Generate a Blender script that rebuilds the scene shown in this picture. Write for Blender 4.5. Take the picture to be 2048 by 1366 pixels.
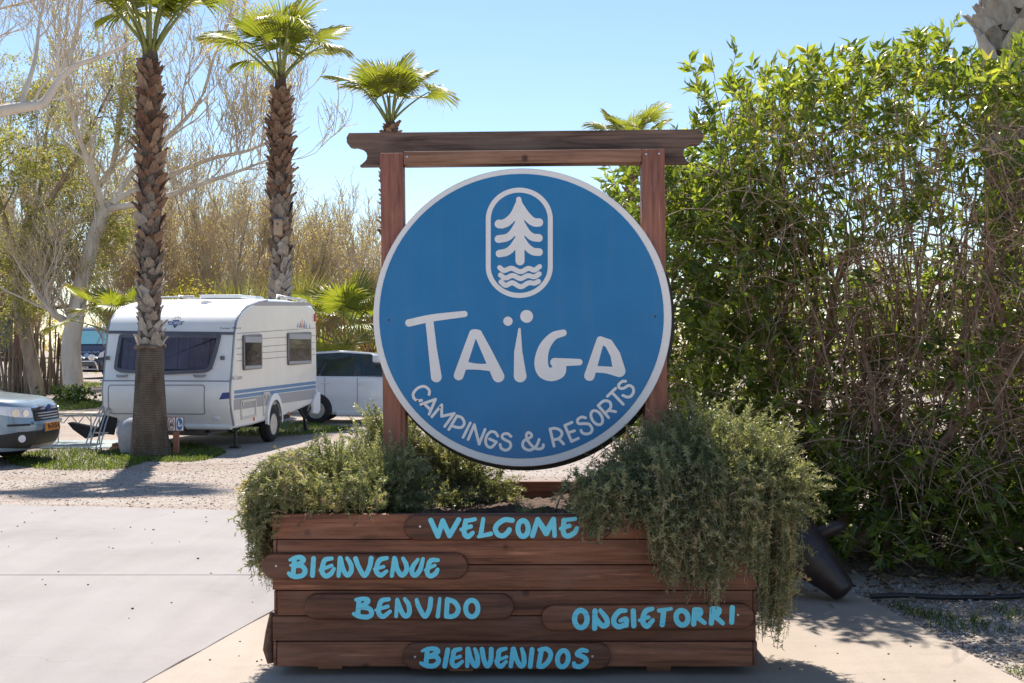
import bpy, bmesh, math, random
import numpy as np

# ------------------------------------------------------------------ camera, world, sun, exposure
for o in list(bpy.data.objects):
    bpy.data.objects.remove(o, do_unlink=True)
scene = bpy.context.scene
COL = scene.collection
F_PX = 2400.0            # focal length in photograph pixels (2048 wide)
EYE = 1.6
HOR = 692.0
cam_data = bpy.data.cameras.new('camera')
cam_data.sensor_width = 36.0
cam_data.lens = 36.0 * F_PX / 2048.0
cam_data.shift_y = (HOR - 683.0) / 2048.0
cam_data.clip_start = 0.1
cam_data.clip_end = 3000.0
cam = bpy.data.objects.new('camera', cam_data)
cam.location = (0, 0, EYE)
cam.rotation_euler = (math.radians(90), 0, 0)
COL.objects.link(cam)
scene.camera = cam

SUN_EL = math.radians(56)
SUN_AZ = math.radians(-12)          # measured from +Y towards +X
world = bpy.data.worlds.new('World')
scene.world = world
world.use_nodes = True
wn = world.node_tree
wn.nodes.clear()
sky = wn.nodes.new('ShaderNodeTexSky')
sky.sky_type = 'NISHITA'
sky.sun_disc = False
sky.sun_elevation = SUN_EL
sky.sun_rotation = SUN_AZ
sky.altitude = 10
sky.air_density = 1.0
sky.dust_density = 0.12
sky.ozone_density = 2.4
bg = wn.nodes.new('ShaderNodeBackground')
bg.inputs['Strength'].default_value = 0.05
wo = wn.nodes.new('ShaderNodeOutputWorld')
wn.links.new(sky.outputs['Color'], bg.inputs['Color'])
wn.links.new(bg.outputs['Background'], wo.inputs['Surface'])

sun_data = bpy.data.lights.new('sun', 'SUN')
sun_data.energy = 2.5
sun_data.angle = math.radians(0.53)
sun_data.color = (1.0, 0.94, 0.86)
sun = bpy.data.objects.new('sun', sun_data)
COL.objects.link(sun)
from mathutils import Vector, Matrix, Euler
to_sun = Vector((math.sin(SUN_AZ) * math.cos(SUN_EL), math.cos(SUN_AZ) * math.cos(SUN_EL), math.sin(SUN_EL)))
sun.rotation_euler = (-to_sun).to_track_quat('-Z', 'Y').to_euler()
sun.location = (0, 0, 30)

scene.view_settings.view_transform = 'Standard'
scene.view_settings.look = 'None'
scene.view_settings.exposure = 1.75
scene.view_settings.gamma = 1.0
scene.view_settings.use_curve_mapping = False

rng = np.random.default_rng(7)
random.seed(7)
GZ = -0.15          # level of the gravel yard behind the drive

def W(px, py, d):
    """photograph pixel at distance d -> place in the world"""
    return Vector(((px - 1024.0) / F_PX * d, d, EYE - (py - HOR) / F_PX * d))

# ------------------------------------------------------------------ object helpers
def link(o, parent=None):
    COL.objects.link(o)
    if parent is not None:
        o.parent = parent
    return o

def thing(name, label, cat, loc=(0, 0, 0), rotz=0.0, group=None):
    o = bpy.data.objects.new(name, None)
    o.empty_display_size = 0.2
    link(o)
    o.location = loc
    o.rotation_euler = (0, 0, rotz)
    o['label'] = label
    o['category'] = cat
    if group: o['group'] = group
    return o

def tag(o, label, cat, group=None):
    o['label'] = label; o['category'] = cat
    if group: o['group'] = group
    return o

def mesh_obj(name, me, mat, parent=None, smooth=None):
    o = bpy.data.objects.new(name, me)
    if mat is not None and len(me.materials) == 0:
        me.materials.append(mat)
    if smooth is not None:
        me.polygons.foreach_set('use_smooth', [True] * len(me.polygons))
        if smooth < 180:
            me.set_sharp_from_angle(angle=math.radians(smooth))
    return link(o, parent)

def pyd(name, verts, faces, mat=None, parent=None, smooth=None):
    me = bpy.data.meshes.new(name)
    me.from_pydata([tuple(v) for v in verts], [], [tuple(f) for f in faces])
    me.update()
    return mesh_obj(name, me, mat, parent, smooth)

def np_mesh(name, verts, quads=None, tris=None, rnd=None):
    """fast mesh from numpy arrays"""
    me = bpy.data.meshes.new(name)
    verts = np.asarray(verts, dtype=np.float32)
    me.vertices.add(len(verts))
    me.vertices.foreach_set('co', verts.ravel())
    nq = 0 if quads is None else len(quads)
    nt = 0 if tris is None else len(tris)
    idx = []
    if nq: idx.append(np.asarray(quads, dtype=np.int32).ravel())
    if nt: idx.append(np.asarray(tris, dtype=np.int32).ravel())
    idx = np.concatenate(idx)
    me.loops.add(len(idx))
    me.loops.foreach_set('vertex_index', idx)
    me.polygons.add(nq + nt)
    ls = np.concatenate([np.arange(nq) * 4, nq * 4 + np.arange(nt) * 3]).astype(np.int32)
    me.polygons.foreach_set('loop_start', ls)
    me.polygons.foreach_set('loop_total', np.concatenate([np.full(nq, 4), np.full(nt, 3)]).astype(np.int32))
    if rnd is not None:
        a = me.attributes.new('rnd', 'FLOAT', 'POINT')
        a.data.foreach_set('value', np.asarray(rnd, dtype=np.float32))
    me.update(calc_edges=True)
    me.validate()
    return me

class MB:
    """collects simple shapes into one mesh"""
    def __init__(self):
        self.v = []; self.f = []
    def add(self, verts, faces):
        n = len(self.v)
        self.v += [tuple(p) for p in verts]
        self.f += [tuple(i + n for i in f) for f in faces]
        return self
    def box(self, x0, x1, y0, y1, z0, z1, b=0.0):
        if b <= 0:
            v = [(x, y, z) for x in (x0, x1) for y in (y0, y1) for z in (z0, z1)]
            return self.add(v, [(0, 1, 3, 2), (4, 6, 7, 5), (0, 4, 5, 1), (2, 3, 7, 6), (0, 2, 6, 4), (1, 5, 7, 3)])
        bm = bmesh.new()
        bmesh.ops.create_cube(bm, size=1.0)
        for q in bm.verts:
            q.co = ((x0 + x1) / 2 + q.co.x * (x1 - x0), (y0 + y1) / 2 + q.co.y * (y1 - y0), (z0 + z1) / 2 + q.co.z * (z1 - z0))
        bmesh.ops.bevel(bm, geom=list(bm.edges), offset=b, segments=2, affect='EDGES', profile=0.6)
        bm.verts.index_update()
        self.add([q.co.copy() for q in bm.verts], [[q.index for q in fc.verts] for fc in bm.faces])
        bm.free()
        return self
    def tube(self, pts, rad, n=8, caps=True):
        P = [Vector(p) for p in pts]
        if not hasattr(rad, '__len__'): rad = [rad] * len(P)
        vs = []; fs = []
        up = None
        for i, p in enumerate(P):
            t = (P[min(i + 1, len(P) - 1)] - P[max(i - 1, 0)]).normalized()
            if up is None:
                ref = Vector((0, 0, 1)) if abs(t.z) < 0.9 else Vector((1, 0, 0))
                up = t.cross(ref).normalized()
            up = (up - t * up.dot(t)).normalized()
            w = t.cross(up)
            for k in range(n):
                a = 2 * math.pi * k / n
                vs.append(p + (up * math.cos(a) + w * math.sin(a)) * rad[i])
        for i in range(len(P) - 1):
            for k in range(n):
                a, b = i * n + k, i * n + (k + 1) % n
                fs.append((a, b, b + n, a + n))
        if caps:
            fs.append(tuple(range(n - 1, -1, -1)))
            fs.append(tuple((len(P) - 1) * n + k for k in range(n)))
        return self.add(vs, fs)
    def prism(self, loop, fn, t0, t1):
        """2-D loop, fn(u, v, off) -> 3-D, closed between offsets t0 and t1"""
        n = len(loop)
        vs = [fn(u, v, t0) for u, v in loop] + [fn(u, v, t1) for u, v in loop]
        fs = [tuple(range(n - 1, -1, -1)), tuple(range(n, 2 * n))]
        fs += [(i, (i + 1) % n, n + (i + 1) % n, n + i) for i in range(n)]
        return self.add(vs, fs)
    def ring(self, outer, inner, fn, t0, t1):
        n = len(outer)
        vs = [fn(u, v, t0) for u, v in outer] + [fn(u, v, t1) for u, v in outer]
        vs += [fn(u, v, t0) for u, v in inner] + [fn(u, v, t1) for u, v in inner]
        fs = []
        for i in range(n):
            j = (i + 1) % n
            fs += [(i, j, n + j, n + i), (n + i, n + j, 3 * n + j, 3 * n + i), (2 * n + j, 2 * n + i, 3 * n + i, 3 * n + j)]
        return self.add(vs, fs)
    def lathe(self, prof, n=24, axis='Z', c=(0, 0, 0), close=False):
        vs = []; fs = []
        for r, h in prof:
            for k in range(n):
                a = 2 * math.pi * k / n
                x, y = r * math.cos(a), r * math.sin(a)
                p = {'Z': (x, y, h), 'Y': (x, h, y), 'X': (h, x, y)}[axis]
                vs.append((p[0] + c[0], p[1] + c[1], p[2] + c[2]))
        m = len(prof)
        for i in range(m - 1 + (1 if close else 0)):
            i2 = (i + 1) % m
            for k in range(n):
                fs.append((i * n + k, i * n + (k + 1) % n, i2 * n + (k + 1) % n, i2 * n + k))
        if not close:
            fs.append(tuple(range(n - 1, -1, -1)))
            fs.append(tuple((m - 1) * n + k for k in range(n)))
        return self.add(vs, fs)
    def build(self, name, mat, parent=None, smooth=None, loc=None, rot=None):
        o = pyd(name, self.v, self.f, mat, None, smooth)
        bm = bmesh.new(); bm.from_mesh(o.data)
        bmesh.ops.recalc_face_normals(bm, faces=bm.faces)
        bm.to_mesh(o.data); bm.free()
        if smooth is not None and smooth < 180:
            o.data.set_sharp_from_angle(angle=math.radians(smooth))
        if parent is not None: o.parent = parent
        if loc is not None: o.location = loc
        if rot is not None: o.rotation_euler = rot
        return o

def round_loop(pts, r, n=5):
    out = []
    m = len(pts)
    if not hasattr(r, '__len__'): r = [r] * m
    for i in range(m):
        p0, p1, p2 = Vector(pts[i - 1]), Vector(pts[i]), Vector(pts[(i + 1) % m])
        a = (p0 - p1); b = (p2 - p1)
        k = min(r[i], a.length * 0.49, b.length * 0.49)
        s = p1 + a.normalized() * k; e = p1 + b.normalized() * k
        for j in range(n + 1):
            t = j / n
            q = s * (1 - t) ** 2 + p1 * 2 * t * (1 - t) + e * t * t
            out.append((q.x, q.y))
    return out

def inset_loop(pts, d):
    """move a loop inwards by d (either orientation)"""
    n = len(pts)
    area = sum(pts[i][0] * pts[(i + 1) % n][1] - pts[(i + 1) % n][0] * pts[i][1] for i in range(n))
    sg = 1.0 if area > 0 else -1.0
    out = []
    for i in range(n):
        p0, p1, p2 = Vector(pts[i - 1]), Vector(pts[i]), Vector(pts[(i + 1) % n])
        e1 = (p1 - p0); e2 = (p2 - p1)
        if e1.length < 1e-9: e1 = e2
        if e2.length < 1e-9: e2 = e1
        n1 = Vector((-e1.y, e1.x)).normalized() * sg
        n2 = Vector((-e2.y, e2.x)).normalized() * sg
        m = (n1 + n2)
        m = m / max(m.length_squared / 2, 0.5) if m.length > 1e-6 else n1
        out.append((p1.x + m.x * d, p1.y + m.y * d))
    return out

def shell(profile, x0, x1, r, fn=None, n=4):
    """closed body: profile (y, z) carried from x0 to x1 with edges rounded by r"""
    fn = fn or (lambda x, y, z: (x, y, z))
    st = []
    for k in range(n + 1):
        a = math.pi / 2 * k / n
        st.append((x0 + r * (1 - math.sin(a)), r * (1 - math.cos(a)) if k < n else r))
    st = [(x0 + r * (1 - math.cos(math.pi / 2 * k / n)), r * (1 - math.sin(math.pi / 2 * k / n))) for k in range(n + 1)]
    st = st + [(x1 - (x - x0), d) for x, d in reversed(st)]
    vs = []; fs = []
    m = len(profile)
    for x, d in st:
        for y, z in inset_loop(profile, d):
            vs.append(fn(x, y, z))
    for i in range(len(st) - 1):
        for k in range(m):
            fs.append((i * m + k, i * m + (k + 1) % m, (i + 1) * m + (k + 1) % m, (i + 1) * m + k))
    fs.append(tuple(range(m - 1, -1, -1)))
    fs.append(tuple((len(st) - 1) * m + k for k in range(m)))
    mb = MB(); mb.add(vs, fs)
    return mb

def catmull(pts, per=6):
    pts = np.asarray(pts, float)
    if len(pts) < 3: return pts
    P = np.vstack([2 * pts[0] - pts[1], pts, 2 * pts[-1] - pts[-2]])
    out = []
    for i in range(1, len(P) - 2):
        p0, p1, p2, p3 = P[i - 1], P[i], P[i + 1], P[i + 2]
        for j in range(per):
            t = j / per
            out.append(0.5 * (2 * p1 + (p2 - p0) * t + (2 * p0 - 5 * p1 + 4 * p2 - p3) * t * t + (3 * p1 - p0 - 3 * p2 + p3) * t ** 3))
    out.append(P[-2])
    return np.array(out)

def ell(cx, cy, rx, ry, rot=0.0, n=28, a0=0, a1=360):
    o = []
    for k in range(n + 1):
        a = math.radians(a0 + (a1 - a0) * k / n)
        x, y = rx * math.cos(a), ry * math.sin(a)
        c, s = math.cos(math.radians(rot)), math.sin(math.radians(rot))
        o.append((cx + x * c - y * s, cy + x * s + y * c))
    return o

def strokes_to_mesh(name, strokes, r, cell, fn, mat, parent, tris=()):
    """brush strokes (lists of (x, y) or (x, y, r)) -> one filled flat shape; fn maps (x, y) to 3-D"""
    segs = []
    for s in strokes:
        curved = True
        if isinstance(s, tuple) and s[0] == 'L':
            curved = False; s = s[1]
        s = [(p[0], p[1], p[2] if len(p) > 2 else r) for p in s]
        q = catmull(s) if (curved and len(s) > 2) else np.asarray(s, float)
        for a, b in zip(q[:-1], q[1:]):
            segs.append((a, b))
    A = np.array([a for a, b in segs]); B = np.array([b for a, b in segs])
    rm = max(A[:, 2].max(), B[:, 2].max()) + 2 * cell
    x0, x1 = min(A[:, 0].min(), B[:, 0].min()) - rm, max(A[:, 0].max(), B[:, 0].max()) + rm
    y0, y1 = min(A[:, 1].min(), B[:, 1].min()) - rm, max(A[:, 1].max(), B[:, 1].max()) + rm
    nx, ny = int((x1 - x0) / cell) + 2, int((y1 - y0) / cell) + 2
    X = x0 + np.arange(nx) * cell; Y = y0 + np.arange(ny) * cell
    GX, GY = np.meshgrid(X, Y, indexing='ij')
    D = np.full((nx, ny), 1e9)
    for a, b in segs:
        m = max(a[2], b[2]) + 2 * cell
        i0 = max(0, int((min(a[0], b[0]) - m - x0) / cell)); i1 = min(nx, int((max(a[0], b[0]) + m - x0) / cell) + 2)
        j0 = max(0, int((min(a[1], b[1]) - m - y0) / cell)); j1 = min(ny, int((max(a[1], b[1]) + m - y0) / cell) + 2)
        gx, gy = GX[i0:i1, j0:j1], GY[i0:i1, j0:j1]
        dx, dy = b[0] - a[0], b[1] - a[1]
        L = dx * dx + dy * dy
        t = np.clip(((gx - a[0]) * dx + (gy - a[1]) * dy) / L, 0, 1) if L > 1e-9 else np.zeros_like(gx)
        d = np.hypot(gx - a[0] - t * dx, gy - a[1] - t * dy) - (a[2] + t * (b[2] - a[2]))
        D[i0:i1, j0:j1] = np.minimum(D[i0:i1, j0:j1], d)
    for (p, q, s) in tris:      # filled triangles
        def half(a, b):
            nx_, ny_ = b[1] - a[1], a[0] - b[0]
            l = math.hypot(nx_, ny_)
            return ((GX - a[0]) * nx_ + (GY - a[1]) * ny_) / l
        sg = 1 if ((q[0] - p[0]) * (s[1] - p[1]) - (q[1] - p[1]) * (s[0] - p[0])) > 0 else -1
        d = np.maximum(np.maximum(half(p, q), half(q, s)), half(s, p)) if sg > 0 else np.maximum(np.maximum(half(q, p), half(s, q)), half(p, s))
        D = np.minimum(D, d)
    ins = D < 0
    vid = {}; vs = []; fs = []
    def V(key, x, y):
        if key not in vid:
            vid[key] = len(vs); vs.append(fn(x, y))
        return vid[key]
    any_in = ins[:-1, :-1] | ins[1:, :-1] | ins[1:, 1:] | ins[:-1, 1:]
    for i, j in zip(*np.nonzero(any_in)):
        c = [(i, j), (i + 1, j), (i + 1, j + 1), (i, j + 1)]
        poly = []
        for k in range(4):
            a, b = c[k], c[(k + 1) % 4]
            da, db = D[a], D[b]
            if da < 0: poly.append(V(('c',) + a, X[a[0]], Y[a[1]]))
            if (da < 0) != (db < 0):
                t = da / (da - db)
                key = ('e',) + (a + b if a < b else b + a)
                poly.append(V(key, X[a[0]] + t * (X[b[0]] - X[a[0]]), Y[a[1]] + t * (Y[b[1]] - Y[a[1]])))
        if len(poly) > 2: fs.append(poly)
    return pyd(name, vs, fs, mat, parent)

def text_mesh(name, body, height, fn, mat, parent, bold=0.0, align='CENTER', xs=1.0):
    """lettering from the built-in font; fn maps (x, y) (baseline-centred, metres) to 3-D"""
    cu = bpy.data.curves.new('tmp_text', 'FONT')
    cu.body = body; cu.size = height * 1.4
    cu.align_x = align; cu.align_y = 'CENTER'
    cu.offset = bold
    to = bpy.data.objects.new('tmp_text', cu)
    COL.objects.link(to)
    dg = bpy.context.evaluated_depsgraph_get()
    me = bpy.data.meshes.new_from_object(to.evaluated_get(dg))
    bpy.data.objects.remove(to, do_unlink=True)
    me.name = name
    me.materials.clear()
    for v in me.vertices:
        v.co = Vector(fn(v.co.x * xs, v.co.y))
    return mesh_obj(name, me, mat, parent)

# ------------------------------------------------------------------ big foliage / twig helpers (numpy)
def unit(a):
    return a / np.maximum(np.linalg.norm(a, axis=-1, keepdims=True), 1e-9)

def perp(t, r=None):
    r = rng if r is None else r
    q = r.normal(size=t.shape)
    q = q - t * np.sum(q * t, -1, keepdims=True)
    return unit(q)

def tubes(P, R, S=4):
    """P (N,K,3) centre lines, R (N,K) radii -> verts, quads"""
    N, K, _ = P.shape
    T = unit(np.gradient(P, axis=1))
    ref = np.where(np.abs(T[..., 2:3]) < 0.9, np.array([0, 0, 1.0]), np.array([1.0, 0, 0]))
    U = unit(np.cross(T, ref)); Vv = np.cross(T, U)
    a = 2 * np.pi * np.arange(S) / S
    pts = P[:, :, None, :] + R[:, :, None, None] * (np.cos(a)[None, None, :, None] * U[:, :, None, :] + np.sin(a)[None, None, :, None] * Vv[:, :, None, :])
    base = (np.arange(N)[:, None, None] * K + np.arange(K - 1)[None, :, None]) * S
    k = np.arange(S)[None, None, :]; k2 = (k + 1) % S
    q = np.stack([base + k, base + k2, base + S + k2, base + S + k], -1).reshape(-1, 4)
    return pts.reshape(-1, 3), q

class NB:
    """numpy mesh collector with a per-vertex random value"""
    def __init__(self):
        self.v = []; self.q = []; self.t = []; self.r = []; self.n = 0
    def add(self, v, q=None, t=None, r=None):
        v = np.asarray(v).reshape(-1, 3)
        self.v.append(v)
        if q is not None and len(q): self.q.append(np.asarray(q) + self.n)
        if t is not None and len(t): self.t.append(np.asarray(t) + self.n)
        self.r.append(np.zeros(len(v)) if r is None else np.broadcast_to(np.asarray(r), (len(v),)))
        self.n += len(v)
    def mesh(self, name):
        return np_mesh(name, np.concatenate(self.v), np.concatenate(self.q) if self.q else None,
                       np.concatenate(self.t) if self.t else None, np.concatenate(self.r))
    def build(self, name, mat, parent=None, smooth=None):
        return mesh_obj(name, self.mesh(name), mat, parent, smooth)

def leaf_quads(nb, pos, dirs, length, width, r, fold=0.25, curl=0.0, side=None):
    """lance-shaped leaves: 5 points, 4 triangles each"""
    n = len(pos)
    d = unit(dirs)
    s = perp(d) if side is None else side
    up = np.cross(d, s)
    L = np.broadcast_to(np.asarray(length), (n,))[:, None]; Wd = np.broadcast_to(np.asarray(width), (n,))[:, None]
    mid = pos + d * L * 0.45
    tip = pos + d * L - up * L * curl
    a = mid + s * Wd * 0.5 + up * Wd * fold
    b = mid - s * Wd * 0.5 + up * Wd * fold
    v = np.stack([pos, a, tip, b, mid], 1).reshape(-1, 3)
    i = np.arange(n)[:, None] * 5
    t = np.concatenate([i + np.array([[0, 1, 4]]), i + np.array([[1, 2, 4]]), i + np.array([[2, 3, 4]]), i + np.array([[3, 0, 4]])])
    nb.add(v, t=t, r=np.repeat(r, 5))

def blade_tris(nb, pos, dirs, length, width, r, bend=0.3):
    """thin two-piece blades or needles (quad + triangle)"""
    n = len(pos)
    d = unit(dirs); s = perp(d)
    L = np.broadcast_to(np.asarray(length), (n,))[:, None]; Wd = np.broadcast_to(np.asarray(width), (n,))[:, None]
    g = np.array([0, 0, -1.0])
    m = pos + d * L * 0.5
    tip = pos + d * L + g * L * bend
    v = np.stack([pos - s * Wd * 0.5, pos + s * Wd * 0.5, m + s * Wd * 0.45, m - s * Wd * 0.45, tip], 1).reshape(-1, 3)
    i = np.arange(n)[:, None] * 5
    nb.add(v, q=i + np.array([[0, 1, 2, 3]]), t=i + np.array([[3, 2, 4]]), r=np.repeat(r, 5))

def bez(p0, p1, p2, K):
    t = np.linspace(0, 1, K)[None, :, None]
    return p0[:, None] * (1 - t) ** 2 + 2 * p1[:, None] * t * (1 - t) + p2[:, None] * t * t

# ------------------------------------------------------------------ materials
def new_mat(name):
    m = bpy.data.materials.new(name)
    m.use_nodes = True
    nt = m.node_tree
    b = nt.nodes['Principled BSDF']
    return m, nt, b

def N(nt, typ, **kw):
    n = nt.nodes.new(typ)
    for k, v in kw.items():
        if k in n.inputs.keys(): n.inputs[k].default_value = v
        else: setattr(n, k, v)
    return n

def c4(c): return (c[0], c[1], c[2], 1.0)

def ramp(nt, fac, stops, interp='LINEAR'):
    r = nt.nodes.new('ShaderNodeValToRGB')
    r.color_ramp.interpolation = interp
    el = r.color_ramp.elements
    while len(el) < len(stops): el.new(0.5)
    for e, (p, c) in zip(el, stops):
        e.position = p; e.color = c4(c)
    nt.links.new(fac, r.inputs['Fac'])
    return r.outputs['Color']

def mix(nt, fac, a, b, mode='MIX'):
    n = nt.nodes.new('ShaderNodeMix')
    n.data_type = 'RGBA'; n.blend_type = mode
    if isinstance(fac, (int, float)): n.inputs[0].default_value = fac
    else: nt.links.new(fac, n.inputs[0])
    for i, v in ((6, a), (7, b)):
        if isinstance(v, tuple): n.inputs[i].default_value = c4(v)
        else: nt.links.new(v, n.inputs[i])
    return n.outputs[2]

def coords(nt, scale=(1, 1, 1), kind='Object', rnd=False):
    tc = nt.nodes.new('ShaderNodeTexCoord')
    mp = nt.nodes.new('ShaderNodeMapping')
    mp.inputs['Scale'].default_value = scale
    nt.links.new(tc.outputs[kind], mp.inputs['Vector'])
    if rnd:
        oi = nt.nodes.new('ShaderNodeObjectInfo')
        mu = nt.nodes.new('ShaderNodeMath'); mu.operation = 'MULTIPLY'; mu.inputs[1].default_value = 57.0
        nt.links.new(oi.outputs['Random'], mu.inputs[0])
        cb = nt.nodes.new('ShaderNodeCombineXYZ')
        for i in range(3): nt.links.new(mu.outputs[0], cb.inputs[i])
        nt.links.new(cb.outputs[0], mp.inputs['Location'])
    return mp.outputs['Vector']

def noise(nt, vec, scale, detail=4, rough=0.6, dist=0.0):
    n = N(nt, 'ShaderNodeTexNoise', Scale=scale, Detail=detail, Roughness=rough, Distortion=dist)
    nt.links.new(vec, n.inputs['Vector'])
    return n.outputs['Fac']

def bump(nt, b, h, strength=0.3, dist=0.01):
    bn = N(nt, 'ShaderNodeBump', Strength=strength, Distance=dist)
    nt.links.new(h, bn.inputs['Height'])
    nt.links.new(bn.outputs['Normal'], b.inputs['Normal'])

def simple(name, col, rough=0.55, metal=0.0, var=0.12, scale=8.0, coat=0.0, spec=0.5, bmp=0.0, bscale=None):
    m, nt, b = new_mat(name)
    v = coords(nt)
    f = noise(nt, v, scale, 5)
    dark = tuple(c * (1 - var) for c in col); lite = tuple(min(1, c * (1 + var)) for c in col)
    nt.links.new(ramp(nt, f, [(0.3, dark), (0.7, lite)]), b.inputs['Base Color'])
    b.inputs['Roughness'].default_value = rough
    b.inputs['Metallic'].default_value = metal
    b.inputs['Specular IOR Level'].default_value = spec
    b.inputs['Coat Weight'].default_value = coat
    if bmp: bump(nt, b, noise(nt, v, bscale or scale * 6, 6), bmp, 0.01)
    return m

def wood(name, c_dark, c_mid, c_lite, axis='x', rough=0.55, wear=0.25, grey=None):
    """stained timber, grain along one axis"""
    m, nt, b = new_mat(name)
    s = {'x': (0.9, 9, 9), 'y': (9, 0.9, 9), 'z': (9, 9, 0.9)}[axis]
    s2 = {'x': (2.2, 60, 60), 'y': (60, 2.2, 60), 'z': (60, 60, 2.2)}[axis]
    v = coords(nt, s, rnd=True); v2 = coords(nt, s2, rnd=True)
    f = noise(nt, v, 1.6, 6, 0.62, 1.4)
    g = noise(nt, v2, 1.0, 5, 0.65, 0.3)
    oi = nt.nodes.new('ShaderNodeObjectInfo')
    col = ramp(nt, f, [(0.28, c_dark), (0.52, c_mid), (0.76, c_lite)])
    gr = ramp(nt, g, [(0.30, (0.58, 0.56, 0.55)), (0.52, (1, 1, 1)), (0.75, (1.2, 1.18, 1.16))])
    col = mix(nt, 1.0, col, gr, 'MULTIPLY')
    # weather and knots
    vk = coords(nt, (1, 1, 1), rnd=True)
    kv = N(nt, 'ShaderNodeTexVoronoi', Scale=4.2); nt.links.new(vk, kv.inputs['Vector'])
    kn = ramp(nt, kv.outputs['Distance'], [(0.045, (0.28, 0.24, 0.22)), (0.10, (1, 1, 1))])
    col = mix(nt, 1.0, col, kn, 'MULTIPLY')
    wv = coords(nt, {'x': (3, 45, 45), 'y': (45, 3, 45), 'z': (45, 45, 3)}[axis], rnd=True)
    wf = noise(nt, wv, 1.0, 3, 0.5)
    wm = ramp(nt, wf, [(0.66, (0, 0, 0)), (0.74, (1, 1, 1))])
    col = mix(nt, mix(nt, 1.0, wm, (wear, wear, wear), 'MULTIPLY'), col, tuple(min(1, 2.3 * c + 0.03) for c in c_lite))
    fd = noise(nt, coords(nt, {'x': (1.2, 5, 5), 'y': (5, 1.2, 5), 'z': (5, 5, 1.2)}[axis], rnd=True), 1.4, 5, 0.7, 0.5)
    col = mix(nt, ramp(nt, fd, [(0.5, (0, 0, 0)), (0.72, (0.5,) * 3)]), col, tuple(0.6 * c + 0.055 for c in c_lite))
    col = mix(nt, 1.0, col, ramp(nt, fd, [(0.26, (0.55, 0.53, 0.52)), (0.42, (1, 1, 1))]), 'MULTIPLY')
    hs = N(nt, 'ShaderNodeHueSaturation'); nt.links.new(col, hs.inputs['Color'])
    mr = N(nt, 'ShaderNodeMapRange'); nt.links.new(oi.outputs['Random'], mr.inputs['Value'])
    mr.inputs['To Min'].default_value = 0.66; mr.inputs['To Max'].default_value = 1.3
    nt.links.new(mr.outputs['Result'], hs.inputs['Value'])
    col = hs.outputs['Color']
    nt.links.new(col, b.inputs['Base Color'])
    rr = ramp(nt, g, [(0.3, (rough + .15,) * 3), (0.7, (rough - .08,) * 3)])
    nt.links.new(rr, b.inputs['Roughness'])
    b.inputs['Specular IOR Level'].default_value = 0.35
    bump(nt, b, g, 0.55, 0.004)
    return m

def leaf_mat(name, stops, trans=0.35, rough=0.45, attr='rnd', spec=0.5, tcol=1.6):
    m, nt, b = new_mat(name)
    if attr == 'object':
        oi = nt.nodes.new('ShaderNodeObjectInfo'); f = oi.outputs['Random']
    else:
        at = nt.nodes.new('ShaderNodeAttribute'); at.attribute_name = attr; f = at.outputs['Fac']
    col = ramp(nt, f, stops)
    nt.links.new(col, b.inputs['Base Color'])
    b.inputs['Roughness'].default_value = rough
    b.inputs['Specular IOR Level'].default_value = spec
    if trans > 0:
        tr = nt.nodes.new('ShaderNodeBsdfTranslucent')
        nt.links.new(mix(nt, 1.0, col, (tcol * 1.15, tcol * 1.05, tcol * 0.5), 'MULTIPLY'), tr.inputs['Color'])
        ms = nt.nodes.new('ShaderNodeMixShader'); ms.inputs['Fac'].default_value = trans
        nt.links.new(b.outputs['BSDF'], ms.inputs[1]); nt.links.new(tr.outputs['BSDF'], ms.inputs[2])
        nt.links.new(ms.outputs['Shader'], nt.nodes['Material Output'].inputs['Surface'])
    return m

def glass_mat(name, tint=(0.25, 0.28, 0.33), see=0.55, rough=0.04):
    m, nt, b = new_mat(name)
    b.inputs['Base Color'].default_value = c4(tuple(t * 0.12 for t in tint))
    b.inputs['Roughness'].default_value = rough
    b.inputs['Specular IOR Level'].default_value = 0.8
    b.inputs['Coat Weight'].default_value = 0.3
    tr = nt.nodes.new('ShaderNodeBsdfTransparent'); tr.inputs['Color'].default_value = c4(tint)
    ms = nt.nodes.new('ShaderNodeMixShader')
    ms.inputs['Fac'].default_value = see
    nt.links.new(b.outputs['BSDF'], ms.inputs[1]); nt.links.new(tr.outputs['BSDF'], ms.inputs[2])
    nt.links.new(ms.outputs['Shader'], nt.nodes['Material Output'].inputs['Surface'])
    return m
# ------------------------------------------------------------------ shared materials
M = {}
M['beam'] = wood('beam_timber', (0.07, 0.042, 0.032), (0.16, 0.10, 0.075), (0.24, 0.155, 0.115), 'x', 0.65, 0.15)
M['post'] = wood('post_timber', (0.21, 0.075, 0.048), (0.36, 0.14, 0.092), (0.44, 0.19, 0.13), 'z', 0.5, 0.35)
M['rail'] = wood('rail_timber', (0.22, 0.10, 0.06), (0.38, 0.19, 0.115), (0.48, 0.26, 0.16), 'x', 0.55, 0.2)
M['board'] = wood('board_timber', (0.075, 0.027, 0.014), (0.20, 0.074, 0.038), (0.30, 0.122, 0.064), 'x', 0.5, 0.3)
M['board_y'] = wood('side_board_timber', (0.075, 0.031, 0.018), (0.19, 0.08, 0.047), (0.28, 0.13, 0.078), 'y', 0.55, 0.3)
M['plaque'] = wood('plaque_timber', (0.06, 0.023, 0.013), (0.155, 0.057, 0.03), (0.23, 0.092, 0.049), 'x', 0.42, 0.2)
M['black'] = simple('black_plastic', (0.018, 0.018, 0.02), 0.5, var=0.3)
M['rubber'] = simple('tyre_rubber', (0.022, 0.021, 0.02), 0.85, var=0.3, bmp=0.4, bscale=120)
M['metal'] = simple('galvanised_metal', (0.5, 0.5, 0.5), 0.38, 0.9, var=0.15)
M['chrome'] = simple('chrome', (0.75, 0.76, 0.78), 0.12, 1.0, var=0.05)
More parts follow.
